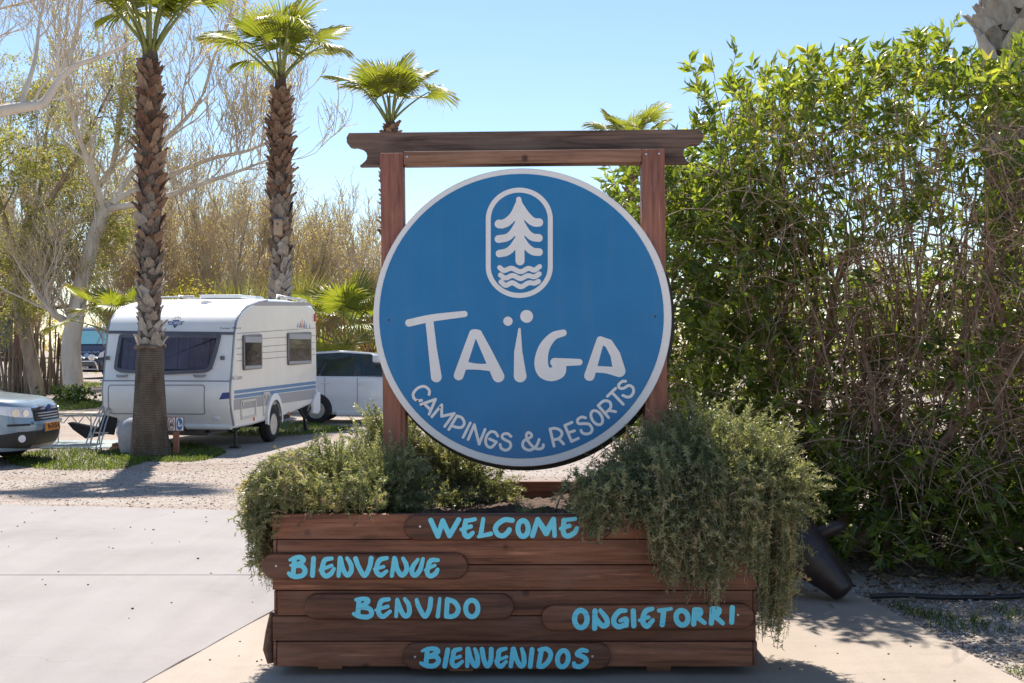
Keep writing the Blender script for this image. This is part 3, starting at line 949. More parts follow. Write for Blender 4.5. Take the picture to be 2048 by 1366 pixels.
strokes_to_mesh('tree_emblem', [
    [(185, 450)] + ell(498.5, 450, 313.5, 297, 0, 24, 180, 360) + [(812, 600), (812, 780)] + ell(498.5, 925, 313.5, 293, 0, 24, 0, 180) + [(185, 780), (185, 600), (185, 450)],
    L((493, 245, 26), (500, 340, 42), (503, 470, 46), (506, 868, 46)),
    [(484, 300, 30), (446, 402, 40), (388, 466, 43), (332, 495, 44), (292, 495, 43)], [(506, 300, 30), (556, 392, 40), (612, 456, 42), (660, 480, 43), (698, 480, 42)],
    [(482, 500, 34), (428, 588, 36), (372, 632, 38), (288, 648, 39)], [(526, 500, 34), (576, 582, 36), (632, 628, 38), (695, 637, 40)],
    [(482, 655, 34), (428, 735, 36), (372, 778, 38), (298, 795, 38)], [(526, 655, 34), (576, 726, 36), (636, 772, 38), (698, 780, 39)],
    [(300, 936), (345, 966), (420, 943), (510, 978), (590, 945), (650, 962), (704, 926)],
    [(308, 1012), (360, 1042), (432, 1016), (510, 1048), (582, 1018), (650, 1030), (700, 1000)],
    [(314, 1080), (362, 1116), (430, 1090), (512, 1130), (590, 1092), (650, 1094), (692, 1076)],
], 25, 5.0, sfn((940, 350), 5.057), M['letter_white'], board)
strokes_to_mesh('arc_lettering', [
    [(395, 320), (398, 255), (345, 198), (280, 187), (200, 222), (142, 290), (135, 350), (170, 405), (230, 420), (272, 413)],
    L((260, 482), (500, 397), (395, 643)), L((335, 490), (410, 562)),
    L((440, 684), (602, 488), (600, 677), (806, 630), (650, 843)), L((718, 893), (852, 670)), [(852, 670), (930, 700), (972, 785), (930, 855), (850, 857), (770, 833)],
    L((1070, 785), (952, 1020)), L((1035, 1056), (1135, 815), (1215, 1132), (1312, 890)),
    [(1520, 1000), (1480, 942), (1410, 928), (1345, 990), (1320, 1090), (1350, 1165), (1420, 1182), (1496, 1100)], L((1496, 1098), (1385, 1048)),
    [(1736, 1005), (1680, 960), (1612, 970), (1590, 1020), (1640, 1062), (1718, 1105), (1727, 1180), (1662, 1231), (1580, 1205), (1558, 1138)],
], 23, 7.0, sfn((810, 750), 8.192), M['letter_white'], board)
strokes_to_mesh('arc_lettering', [
    [(380, 1015), (352, 1090), (300, 1155), (220, 1184), (142, 1150), (120, 1090), (150, 1030), (240, 985), (263, 945), (215, 905), (180, 940), (190, 1010), (240, 1085), (310, 1150), (390, 1166), (440, 1140), (446, 1098)],
    L((552, 850), (615, 1120)), [(552, 850), (640, 840), (722, 880), (738, 940), (690, 1000), (600, 1022)], L((690, 1004), (765, 1085)),
    L((785, 795), (890, 1046), (1000, 998)), L((785, 795), (897, 745)), L((845, 907), (937, 879)),
    [(1112, 675), (1050, 662), (986, 705), (1002, 765), (1085, 766), (1170, 777), (1215, 850), (1190, 910), (1120, 930), (1060, 908), (1040, 872)],
    ell(1288, 672, 78, 122, -32), L((1310, 480), (1475, 672)), [(1310, 480), (1400, 408), (1490, 425), (1510, 500), (1470, 560), (1412, 600)], L((1470, 556), (1585, 578)),
    L((1455, 336), (1585, 210)), L((1525, 272), (1705, 461)),
    [(1742, 98), (1690, 102), (1633, 155), (1650, 205), (1712, 208), (1790, 165), (1852, 192), (1868, 260), (1832, 328), (1770, 348), (1698, 320)],
], 22.5, 7.0, sfn((1030, 750), 7.877), M['letter_white'], board)
# ------------------------------------------------------------------ rosemary in the planter
M['rosemary'] = leaf_mat('rosemary_leaf', [(0.0, (0.06, 0.082, 0.036)), (0.45, (0.17, 0.20, 0.10)), (0.8, (0.38, 0.40, 0.25)), (0.93, (0.46, 0.42, 0.26)), (1.0, (0.50, 0.39, 0.25))], 0.45, 0.35, spec=0.5, tcol=1.5)
M['rosemary_stem'] = simple('rosemary_stem', (0.36, 0.26, 0.17), 0.8, var=0.4, scale=40)
M['rosemary_flower'] = leaf_mat('rosemary_flower', [(0.0, (0.42, 0.42, 0.72)), (1.0, (0.62, 0.62, 0.85))], 0.3, 0.6)

def sprigs(nb, stem, P, r, cover=0.75, step=0.0095, nl=0.027, nw=0.0042, per=3, srad=0.0016, dry=None):
    """P (N,K,3) sprig centre lines; puts needles along the outer part"""
    Nn, K, _ = P.shape
    seg = np.linalg.norm(np.diff(P, axis=1), axis=2)
    Ln = seg.sum(1)
    stem.append((P, np.linspace(srad * 1.5, srad * 0.5, K)[None, :].repeat(Nn, 0)))
    cnt = np.maximum(3, (Ln * cover / step).astype(int)) * per
    idx = np.repeat(np.arange(Nn), cnt)
    t = 1 - cover * r.random(len(idx)) ** 0.9
    f = t * (K - 1)
    i0 = np.clip(f.astype(int), 0, K - 2); fr = (f - i0)[:, None]
    pos = P[idx, i0] * (1 - fr) + P[idx, i0 + 1] * fr
    tan = unit(P[idx, i0 + 1] - P[idx, i0])
    d = unit(tan * r.uniform(0.35, 0.9, (len(idx), 1)) + perp(tan, r) * 0.9)
    L_ = nl * r.uniform(0.6, 1.15, len(idx)) * np.clip(1.25 - 0.45 * t, 0.7, 1.1)
    base = r.random(Nn)[idx] * 0.55 + r.random(len(idx)) * 0.3 + 0.12 * (t > 0.85)
    if dry is not None: base = np.where(dry[idx], np.clip(base * 0.4 + 0.72, 0, 1), base)
    blade_tris(nb, pos, d, L_, nw * r.uniform(0.8, 1.25, len(idx)), np.clip(base, 0, 1), bend=-0.05)

def rosemary(name, label, base, mounds, hangs, seed, flowers=0):
    """mounds: (cx, cy, cz, rx, ry, rz, count); hangs: list of start/mid/end arrays"""
    r = np.random.default_rng(seed)
    root = thing(name, label, 'shrub', base)
    B = np.array(base)
    nb = NB(); stems = []; tips = []
    for (cx, cy, cz, rx, ry, rz, cnt) in mounds:
        u = unit(r.normal(size=(cnt, 3))); u[:, 2] = np.abs(u[:, 2]) * 1.0 - 0.12
        u = unit(u)
        rad = np.where(r.random((cnt, 1)) < 0.14, r.uniform(1.06, 1.18, (cnt, 1)), r.uniform(0.72, 1.06, (cnt, 1))) * (1 + 0.13 * np.sin(u[:, :1] * 7 + cx * 9) * np.sin(u[:, 1:2] * 6 + 1))
        end = np.array([cx, cy, cz]) + u * np.array([rx, ry, rz]) * rad
        st = np.array([cx, cy, cz - 0.0]) + (end - np.array([cx, cy, cz])) * r.uniform(0.15, 0.5, (cnt, 1)) + np.array([0, 0, -0.05])
        ctl = (st + end) / 2 + np.array([0, 0, 0.06]) + r.normal(size=(cnt, 3)) * 0.02
        end2 = end + np.array([0, 0, 0.03]) * r.normal(size=(cnt, 1))
        P = bez(st, ctl, end2, 7) - B
        sprigs(nb, stems, P, r, 0.85)
        tips.append(P[:, -1])
    for (s, m, e) in hangs:
        n = len(s)
        P = bez(np.asarray(s), np.asarray(m), np.asarray(e), 10) - B
        P[:, 1:] += np.cumsum(r.normal(size=(n, 9, 3)) * 0.0045, 1)
        dry = r.random(n) < 0.2
        sprigs(nb, stems, P, r, 0.93, step=0.0105, dry=dry)
        tips.append(P[:, -1])
        nbare = max(2, n // 14)                      # dry bare runners below the leaves
        kk_ = r.integers(0, n, nbare); b0 = P[kk_, 6]; b1 = P[kk_, -1] + np.column_stack([r.normal(size=(nbare, 2)) * 0.012, -r.uniform(0.01, 0.07, nbare)])
        stems.append((bez(b0, (b0 + b1) / 2 + r.normal(size=(nbare, 3)) * 0.01, b1, 7), np.full((nbare, 7), 0.0016)))
    nb.build('foliage', M['rosemary'], root)['kind'] = 'stuff'
    sb = NB()
    for P, R in stems:
        v, q = tubes(P, R, 3); sb.add(v, q)
    # woody base stems
    c = np.array([np.mean([m[0] for m in mounds]), np.mean([m[1] for m in mounds]), 0.66])
    nst = 14
    e = np.array([[mm[0], mm[1], mm[2]] for mm in mounds])[r.integers(0, len(mounds), nst)] + r.normal(size=(nst, 3)) * 0.08
    s0 = np.column_stack([c[0] + r.normal(size=nst) * 0.06, c[1] + r.normal(size=nst) * 0.05, np.full(nst, 0.66)])
    v, q = tubes(bez(s0, (s0 + e) / 2 + r.normal(size=(nst, 3)) * 0.06, e, 7) - B, np.linspace(0.009, 0.003, 7)[None].repeat(nst, 0), 5)
    sb.add(v, q)
    sb.build('stems', M['rosemary_stem'], root)
    if flowers:
        T = np.concatenate(tips)
        T = T[r.integers(0, len(T), flowers)] + r.normal(size=(flowers, 3)) * 0.015
        fb = NB()
        leaf_quads(fb, T, r.normal(size=(flowers, 3)), r.uniform(0.006, 0.011, flowers), r.uniform(0.005, 0.009, flowers), r.random(flowers))
        fb.build('flowers', M['rosemary_flower'], root)['kind'] = 'stuff'
    return root

def hang_front(r, n, x0, x1, zend_fn, out=(0.05, 0.16), y0=PD + 0.10, ztop=0.86, side=0, per=13):
    """strands falling over the front edge in clumps between x0 and x1 (or over an end when side != 0)"""
    nc = max(3, n // per)
    cx = r.uniform(x0, x1, nc)
    cz = np.array([zend_fn(a) for a in cx]) + np.abs(r.normal(size=nc)) * 0.055
    co = r.uniform(out[0], out[1], nc)
    k = r.integers(0, nc, n)
    sp = r.normal(size=n)
    x = cx[k] + sp * 0.045
    ze = cz[k] + np.abs(r.normal(size=n)) * 0.09
    o = co[k] + r.normal(size=n) * 0.015
    tipx = cx[k] + sp * 0.016 + r.normal(size=n) * 0.012
    if side == 0:
        s = np.column_stack([x, np.full(n, y0) + r.uniform(-0.03, 0.12, n), ztop + r.uniform(-0.06, 0.12, n)])
        m = np.column_stack([x + r.normal(size=n) * 0.02, PD - o * 1.6, s[:, 2] + 0.02])
        e = np.column_stack([tipx, PD - o * 0.75, ze])
    else:
        xe = (PX1 if side > 0 else PX0)
        s = np.column_stack([xe - side * r.uniform(-0.02, 0.14, n), x, ztop + r.uniform(-0.06, 0.16, n)])
        m = np.column_stack([xe + side * o * 1.7, x + r.normal(size=n) * 0.02, s[:, 2] + 0.02])
        e = np.column_stack([xe + side * o * 0.9, tipx, ze])
    return (s, m, e)

def tufts(r, hang, n, outv, ln=0.10):
    """short side sprigs standing off the hanging strands"""
    s, m, e = hang
    k = r.integers(0, len(s), n); t = r.uniform(0.3, 0.97, n)[:, None]
    p = s[k] * (1 - t) ** 2 + 2 * m[k] * t * (1 - t) + e[k] * t * t
    d = unit(np.asarray(outv)[None] * r.uniform(0.2, 0.9, (n, 1)) + r.normal(size=(n, 3)) * 0.45 + np.array([0, 0, -0.25]))
    q = p + d * ln * r.uniform(0.5, 1.2, (n, 1))
    return (p, (p + q) / 2 + np.array([0, 0, 0.012]), q)

def interp(xs, ys): return lambda a: float(np.interp(a, xs, ys))
def zpx(py, d=PD - 0.08): return EYE - (py - HOR) * d / F_PX
def xpx(px, d=PD - 0.08): return (px - 1024) * d / F_PX

rr = np.random.default_rng(21)
prof = interp([xpx(p) for p in (1150, 1185, 1205, 1225, 1270, 1300, 1325, 1345, 1370, 1400, 1430, 1455, 1470, 1495, 1512)],
              [zpx(p) for p in (1035, 1075, 1145, 1065, 1105, 1110, 1150, 1195, 1190, 1175, 1230, 1190, 1150, 1150, 1200)])
HA = [hang_front(rr, 360, xpx(1150), xpx(1512), prof, ztop=0.88), hang_front(rr, 150, xpx(1320), xpx(1480), prof, out=(0.10, 0.22), ztop=1.0),
      hang_front(rr, 170, PD - 0.04, PD + 0.5, interp([5.7, 5.9, 6.3], [0.10, 0.16, 0.28]), out=(0.03, 0.14), side=1),
      hang_front(rr, 190, PD - 0.02, PD + 0.6, interp([5.7, 6.0, 6.4], [0.20, 0.22, 0.4]), out=(0.08, 0.21), side=1, ztop=0.92)]
HA += [tufts(rr, HA[0], 520, (0, -1, 0)), tufts(rr, HA[1], 380, (0, -1, 0.1)), tufts(rr, HA[2], 260, (0.7, -0.7, 0)), tufts(rr, HA[3], 340, (0.8, -0.6, 0))]
rosemary('rosemary_bush', 'large trailing rosemary spilling over the end and front of the planter beside the hedge', (0.95, 6.35, 0.70),
    [(0.98, 6.30, 0.84, 0.50, 0.50, 0.46, 760), (1.16, 6.05, 0.84, 0.37, 0.36, 0.42, 560), (0.76, 6.35, 0.78, 0.40, 0.48, 0.36, 440),
     (0.46, 6.15, 0.74, 0.22, 0.26, 0.16, 130), (0.60, 6.05, 0.76, 0.26, 0.22, 0.22, 170), (0.92, 5.98, 0.88, 0.36, 0.24, 0.32, 420), (1.25, 5.96, 0.78, 0.24, 0.24, 0.34, 320)],
    HA, 31, 160)

prof2 = interp([xpx(p) for p in (545, 630, 640, 655, 690, 700, 720, 735, 745, 775, 790)], [zpx(p) for p in (1020, 1022, 1040, 1030, 1045, 1068, 1030, 1072, 1025, 1060, 1025)])
HB2 = [hang_front(rr, 90, xpx(560), xpx(800), prof2, out=(0.02, 0.07), ztop=0.84, per=10),
       hang_front(rr, 230, PD + 0.02, PD + 0.7, interp([5.8, 6.0, 6.5], [0.40, 0.36, 0.55]), out=(0.02, 0.09), side=-1, ztop=0.84),
       hang_front(rr, 150, PD + 0.05, PD + 0.7, interp([5.8, 6.0, 6.5], [0.52, 0.5, 0.6]), out=(0.04, 0.11), side=-1, ztop=0.9)]
HB2 += [tufts(rr, HB2[0], 90, (0, -1, 0), 0.07), tufts(rr, HB2[1], 280, (-0.8, -0.6, 0)), tufts(rr, HB2[2], 320, (-0.8, -0.6, 0))]
rosemary('rosemary_bush', 'rosemary with pale blue flowers tumbling over the planter end beside the concrete drive', (-0.85, 6.2, 0.70),
    [(-0.90, 6.22, 0.78, 0.30, 0.40, 0.33, 420), (-0.66, 6.22, 0.78, 0.27, 0.34, 0.36, 380), (-1.12, 6.15, 0.74, 0.22, 0.38, 0.26, 320), (-0.76, 6.05, 0.74, 0.24, 0.20, 0.22, 160), (-0.96, 6.5, 0.8, 0.24, 0.3, 0.26, 170)],
    HB2, 32, 420)
rosemary('rosemary_bush', 'upright rosemary in flower growing behind the sign post on the caravan side', (-0.45, 6.98, 0.70),
    [(-0.70, 6.95, 0.84, 0.30, 0.22, 0.42, 480), (-0.36, 6.95, 0.78, 0.30, 0.24, 0.33, 360), (-0.14, 6.92, 0.72, 0.22, 0.2, 0.17, 150), (-0.42, 6.7, 0.70, 0.24, 0.2, 0.14, 140)], [], 33, 500)
rosemary('rosemary_seedling', 'small young rosemary shoots rising from bare soil at the front board', (0.08, 5.92, 0.70),
    [(0.08, 5.93, 0.735, 0.09, 0.06, 0.075, 26), (0.22, 5.92, 0.73, 0.09, 0.05, 0.05, 20), (0.33, 5.96, 0.735, 0.08, 0.06, 0.06, 22)], [], 34)

# ------------------------------------------------------------------ hedge
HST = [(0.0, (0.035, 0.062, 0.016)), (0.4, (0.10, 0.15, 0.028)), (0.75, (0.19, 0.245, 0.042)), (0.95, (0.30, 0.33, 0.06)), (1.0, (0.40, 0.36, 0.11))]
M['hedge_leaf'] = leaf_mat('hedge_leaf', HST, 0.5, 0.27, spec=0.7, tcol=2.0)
M['hedge_leaf_single'] = leaf_mat('hedge_leaf_single', HST, 0.5, 0.27, attr='object', spec=0.7, tcol=2.0)
M['twig_dead'] = simple('dead_twig', (0.42, 0.285, 0.20), 0.85, var=0.5, scale=14)
M['flower_white'] = simple('small_white_flower', (0.75, 0.72, 0.62), 0.6)
hr = np.random.default_rng(77)
H0 = np.array([1.02, 9.15]); H1 = np.array([6.6, 6.5])        # front face on the ground
HL = float(np.linalg.norm(H1 - H0)); HD = (H1 - H0) / HL; HN = np.array([-HD[1], HD[0]])   # HN points away from the camera
if HN[1] < 0: HN = -HN
def top_z(s):
    return np.interp(s, [-0.2, 0.05, 0.3, 0.6, 0.9, 1.3, 1.75, 2.1, 2.4, 2.75, 3.1, 3.6, 5.0, 6.5], [2.5, 3.0, 3.45, 3.75, 3.58, 3.68, 3.7, 3.86, 3.5, 3.7, 3.5, 3.5, 3.5, 3.4])
def hp(s, t, z):
    """place in the hedge: s along, t depth from the front face, z up"""
    s = np.asarray(s); t = np.asarray(t)
    return np.stack([H0[0] + HD[0] * s + HN[0] * t, H0[1] + HD[1] * s + HN[1] * t, np.broadcast_to(z, np.shape(s))], -1)
hedge = thing('hedge', 'tall overgrown evergreen hedge with bare twiggy stems behind the planter', 'hedge', tuple(hp(np.array(2.8), np.array(0.8), -0.02)))
HB = np.array(hedge.location)
wood_nb = NB(); twig_nb = NB(); leaf_nb = NB(); fl_nb = NB()
# trunks and limbs
nT = 16
LIMBS = []
for k in range(nT):
    s0 = 0.3 + 5.6 * (k + hr.uniform(-0.3, 0.3)) / nT; t0 = hr.uniform(0.5, 1.1)
    base = hp(np.array(s0), np.array(t0), -0.05)
    for j in range(hr.integers(2, 4)):
        s1 = s0 + hr.normal() * 0.8; zt = hr.uniform(1.5, 2.5)
        e = hp(np.array(s1), np.array(hr.uniform(0.25, 1.3)), zt)
        m = (base + e) / 2 + np.array([hr.normal() * 0.3, hr.normal() * 0.2, -0.25])
        P = bez(base[None], m[None], e[None], 9)
        P[:, 1:-1] += hr.normal(size=(1, 7, 3)) * 0.03
        LIMBS.append(P[0])
        R = np.linspace(hr.uniform(0.035, 0.06), 0.016, 9)[None]
        v, q = tubes(P - HB, R, 7); wood_nb.add(v, q)
# upright stems through the upper half
nS = 330
s = hr.uniform(0.1, 6.2, nS); t = hr.uniform(0.0, 1.4, nS)
zt = top_z(s) - hr.uniform(0.02, 0.9, nS) ** 1.3
b = hp(s + hr.normal(size=nS) * 0.35, t + hr.normal(size=nS) * 0.15 + 0.2, 1.0); b[:, 2] = hr.uniform(0.9, 1.9, nS)
e = hp(s, t, 0.0); e[:, 2] = zt
m = (b + e) / 2 + np.column_stack([hr.normal(size=nS) * 0.10, hr.normal(size=nS) * 0.08, -0.1 * np.ones(nS)])
STEM = bez(b, m, e, 9); STEM[:, 1:-1] += hr.normal(size=(nS, 7, 3)) * 0.012
v, q = tubes(STEM - HB, np.linspace(1, 0.35, 9)[None] * hr.uniform(0.006, 0.013, (nS, 1)), 5); wood_nb.add(v, q)
# tangle of dead twigs in the middle
def tangle(n, s0, s1, z0, z1, tmin, tmax, ln, rad, droop):
    ss = hr.uniform(s0, s1, n); tt = hr.uniform(tmin, tmax, n) ; zz = hr.uniform(z0, z1, n)
    a = hp(ss, tt, 0.0); a[:, 2] = zz
    d = unit(np.column_stack([hr.normal(size=n), hr.normal(size=n) * 0.6 - 0.25, hr.normal(size=n) * 0.8 + 0.15]))
    l = ln * hr.uniform(0.4, 1.3, (n, 1))
    c = a + d * l * 0.6 + np.array([0, 0, 0.12])
    f = a + d * l + np.array([0, 0, -droop]) * hr.random((n, 1))
    P = bez(a, c, f, 6); P[:, 1:] += np.cumsum(hr.normal(size=(n, 5, 3)) * 0.012, 1)
    v, q = tubes(P - HB, np.linspace(1, 0.45, 6)[None] * rad * hr.uniform(0.6, 1.3, (n, 1)), 4)
    twig_nb.add(v, q, r=np.repeat(hr.random(n), 24))
    return P
tangle(500, 0.9, 6.2, 0.9, 2.1, 0.2, 1.2, 0.55, 0.0042, 0.3)
def limb_twigs(n, z0, z1, ln, rad, out, upw, droop, K=7):
    """twigs that spring from the limbs; returns their lines"""
    A = []
    while len(A) < n:
        L0 = LIMBS[hr.integers(0, len(LIMBS))]; f = hr.uniform(2, 7.99); i = int(f)
        p = L0[i] + (L0[i + 1] - L0[i]) * (f - i)
        if z0 < p[2] < z1: A.append(p)
    a = np.array(A)
    d = unit(np.column_stack([hr.normal(size=n) * 0.8, hr.normal(size=n) * 0.4 - out, hr.normal(size=n) * 0.35 + upw]))
    l = ln * hr.uniform(0.4, 1.3, (n, 1))
    c = a + d * l * 0.55 + np.array([0, 0, 0.10])
    e = a + d * l + np.array([0, 0, -droop]) * hr.random((n, 1))
    P = bez(a, c, e, K); P[:, 1:] += np.cumsum(hr.normal(size=(n, K - 1, 3)) * 0.014, 1)
    v, q = tubes(P - HB, np.linspace(1, 0.35, K)[None] * rad * hr.uniform(0.6, 1.4, (n, 1)), 4)
    twig_nb.add(v, q)
    return P
T1 = limb_twigs(1050, 0.7, 2.4, 0.95, 0.0066, 0.85, 0.25, 0.4)
k = hr.integers(0, len(T1), 1500); j = hr.integers(1, 6, 1500)          # side twigs on those
a = T1[k, j]; d = unit(unit(T1[k, j + 1] - T1[k, j]) * 0.7 + hr.normal(size=(1500, 3)) * 0.5 + np.array([0, -0.15, 0.15])); l = 0.32 * hr.uniform(0.4, 1.4, (1500, 1))
P = bez(a, a + d * l * 0.6 + np.array([0, 0, 0.03]), a + d * l + np.array([0, 0, -0.10]) * hr.random((1500, 1)), 6); P[:, 1:] += np.cumsum(hr.normal(size=(1500, 5, 3)) * 0.008, 1)
v, q = tubes(P - HB, np.linspace(1, 0.4, 6)[None] * 0.0032 * hr.uniform(0.7, 1.3, (1500, 1)), 3); twig_nb.add(v, q)
tangle(500, 0.6, 6.2, 2.0, 3.1, -0.25, 0.3, 0.5, 0.0036, 0.05)
tangle(700, 0.2, 6.2, 1.8, 3.2, -0.05, 1.2, 0.55, 0.0040, 0.05)
tangle(200, 0.0, 6.2, 0.1, 1.0, 0.0, 1.2, 0.5, 0.004, 0.1)
# leafy shoots
def shoots(n, s, t, z, out, upw, ln=0.26, per=13, bias=0.0, leaf=(0.098, 0.022)):
    a = hp(s, t, 0.0); a[:, 2] = z
    d = unit(np.column_stack([hr.normal(size=n) * 0.8, hr.normal(size=n) * 0.5 - out, hr.normal(size=n) * 0.4 + upw]))
    e = a + d * ln * hr.uniform(0.6, 1.3, (n, 1))
    P = bez(a, (a + e) / 2 + hr.normal(size=(n, 3)) * 0.03, e, 5)
    v, q = tubes(P - HB, np.linspace(0.0035, 0.0015, 5)[None].repeat(n, 0), 3); twig_nb.add(v, q)
    cnt = hr.integers(int(per * 0.6), int(per * 1.4), n)
    idx = np.repeat(np.arange(n), cnt)
    f = np.clip(hr.beta(2.2, 1.1, len(idx)), 0, 0.999) * 4
    i0 = f.astype(int); fr = (f - i0)[:, None]
    pos = P[idx, i0] * (1 - fr) + P[idx, i0 + 1] * fr
    tan = unit(P[idx, i0 + 1] - P[idx, i0])
    dd = unit(tan * 0.75 + perp(tan, hr) * 0.8 + np.array([0, 0, -0.12]))
    L_ = leaf[0] * hr.uniform(0.6, 1.35, len(idx))
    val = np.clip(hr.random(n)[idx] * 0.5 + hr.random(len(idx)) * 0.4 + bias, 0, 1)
    return pos, dd, L_, L_ * hr.uniform(0.26, 0.36, len(idx)), val, P
LE = []
# upper canopy: dense to the top edge, both faces
n = 1450; s = hr.uniform(-0.05, 6.3, n); u = hr.random(n) ** 0.75
z = 2.15 + (top_z(s) - 0.14 - 2.15) * u
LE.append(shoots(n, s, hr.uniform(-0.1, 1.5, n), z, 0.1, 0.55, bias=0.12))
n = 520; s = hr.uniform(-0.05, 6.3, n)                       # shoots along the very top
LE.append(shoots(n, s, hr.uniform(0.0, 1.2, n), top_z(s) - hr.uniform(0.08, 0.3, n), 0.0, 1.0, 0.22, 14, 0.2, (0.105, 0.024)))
# leafy end beside the sign
n = 950; s = hr.uniform(-0.38, 0.9, n) ; z = hr.uniform(0.85, 3.0, n)
LE.append(shoots(n, s, hr.uniform(-0.15, 1.3, n), z, 0.35, 0.2, 0.28, 13, 0.05))
cc = hr.uniform(0, 1, (60, 2)); kk = hr.integers(0, 60, 380)
n = 380; s = 0.7 + 5.6 * cc[kk, 0] + hr.normal(size=n) * 0.13; z = 0.9 + 1.4 * cc[kk, 1] + hr.normal(size=n) * 0.13   # sparse in the middle
LE.append(shoots(n, s, hr.uniform(-0.1, 1.6, n), z, 0.2, 0.3, 0.25, 10))
n = 800; s = hr.uniform(0.2, 6.3, n); z = hr.uniform(0.9, 2.4, n)   # far face
LE.append(shoots(n, s, hr.uniform(1.1, 1.9, n), z, -0.3, 0.3, 0.28, 12, 0.1))
n = 1800; s = hr.uniform(0.1, 6.3, n); z = hr.uniform(0.08, 1.0, n)  # skirt
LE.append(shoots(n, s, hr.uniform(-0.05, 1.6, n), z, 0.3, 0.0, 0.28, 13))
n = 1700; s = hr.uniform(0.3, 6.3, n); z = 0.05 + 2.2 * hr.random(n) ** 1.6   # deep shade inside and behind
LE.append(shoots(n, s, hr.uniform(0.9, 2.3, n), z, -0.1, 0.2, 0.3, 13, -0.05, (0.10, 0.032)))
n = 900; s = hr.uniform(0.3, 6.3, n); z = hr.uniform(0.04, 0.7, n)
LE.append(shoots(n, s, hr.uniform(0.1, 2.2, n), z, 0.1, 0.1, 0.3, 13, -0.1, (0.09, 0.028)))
pos = np.concatenate([l[0] for l in LE]); dd = np.concatenate([l[1] for l in LE]); LL = np.concatenate([l[2] for l in LE])
WW = np.concatenate([l[3] for l in LE]); val = np.concatenate([l[4] for l in LE])
px_all = 1024 + F_PX * pos[:, 0] / pos[:, 1]; py_all = HOR - F_PX * (pos[:, 2] - EYE) / pos[:, 1]
tdep = (pos[:, 0] - H0[0]) * HN[0] + (pos[:, 1] - H0[1]) * HN[1]
score = LL / pos[:, 1] * 10 - 0.25 * tdep
score[(px_all < 1345) | (px_all > 2030) | (py_all < 20) | (py_all > 1180)] = -9
score[(px_all < 1620) & (py_all > 830)] = -9
top300 = np.argsort(-score)[:300]
mask = np.ones(len(pos), bool); mask[top300] = False
leaf_nb_ = leaf_nb
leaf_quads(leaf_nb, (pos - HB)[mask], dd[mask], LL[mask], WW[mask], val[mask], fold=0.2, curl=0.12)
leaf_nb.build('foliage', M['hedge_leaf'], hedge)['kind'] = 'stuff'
one = NB(); leaf_quads(one, np.zeros((1, 3)), np.array([[0, 0, 1.0]]), np.array([1.0]), np.array([0.31]), np.array([0.5]), fold=0.2, curl=0.12, side=np.array([[1.0, 0, 0]]))
one_me = one.mesh('leaf'); one_me.materials.append(M['hedge_leaf_single'])
for k in top300:
    o = bpy.data.objects.new('leaf', one_me); link(o, hedge)
    o.location = pos[k] - HB
    q = Vector(dd[k]).to_track_quat('Z', 'Y')
    o.rotation_mode = 'QUATERNION'
    o.rotation_quaternion = q @ Euler((0, 0, hr.uniform(0, 6.28))).to_quaternion()
    o.scale = (LL[k],) * 3
wood_nb.build('stems', M['bark_brown'], hedge, 180)
twig_nb.build('dead_twigs', M['twig_dead'], hedge)['kind'] = 'stuff'
fi = hr.integers(0, len(pos), 700)
leaf_quads(fl_nb, (pos - HB)[fi] + hr.normal(size=(700, 3)) * 0.01, hr.normal(size=(700, 3)), 0.013, 0.012, hr.random(700))
fl_nb.build('flowers', M['flower_white'], hedge)['kind'] = 'stuff'

# ------------------------------------------------------------------ ground beside the hedge
M['litter'] = leaf_mat('dry_leaf', [(0.0, (0.06, 0.035, 0.02)), (0.5, (0.16, 0.095, 0.055)), (1.0, (0.33, 0.24, 0.15))], 0.15, 0.8)
lit = NB(); n = 4200
s = hr.uniform(-0.1, 6.3, n); t = hr.normal(size=n) * 0.45 + 0.35
P = hp(s, t, 0.0); P[:, 2] = ground_z(P[:, 0], P[:, 1]) + hr.uniform(0.004, 0.05, n) * (1 + 1.2 * (t > 0.15))
d = hr.normal(size=(n, 3)); d[:, 2] *= 0.25
leaf_quads(lit, P, d, hr.uniform(0.04, 0.09, n), hr.uniform(0.014, 0.03, n), hr.random(n), curl=0.2)
lo = lit.build('leaf_litter', M['litter']); lo['kind'] = 'stuff'; lo['label'] = 'dry brown leaf litter under the hedge'; lo['category'] = 'leaf litter'
# stones of the gravel near the camera
def stones(name, n, xy, sz, label, seed):
    r = np.random.default_rng(seed)
    base = np.array([(1, 0, 0), (0, 1, 0), (-1, 0, 0), (0, -1, 0), (0, 0, 0.8), (0, 0, -0.6)], float)
    tri = np.array([(0, 1, 4), (1, 2, 4), (2, 3, 4), (3, 0, 4), (1, 0, 5), (2, 1, 5), (3, 2, 5), (0, 3, 5)])
    p = xy(r, n)
    sc = sz * r.lognormal(0, 0.4, (n, 1, 1)) * r.uniform(0.6, 1.3, (n, 6, 1))
    a = r.uniform(0, 6.28, n); c, s_ = np.cos(a), np.sin(a)
    V_ = base[None] * sc
    X = V_[..., 0] * c[:, None] - V_[..., 1] * s_[:, None]; Y = V_[..., 0] * s_[:, None] + V_[..., 1] * c[:, None]
    v = np.stack([X + p[:, 0:1], Y + p[:, 1:2], V_[..., 2] + p[:, 2:3]], -1).reshape(-1, 3)
    nb = NB(); nb.add(v, t=(np.arange(n)[:, None, None] * 6 + tri[None]).reshape(-1, 3), r=np.repeat(r.random(n), 6))
    o = nb.build(name, M['stone']); o['kind'] = 'stuff'; o['label'] = label; o['category'] = 'gravel'
    return o
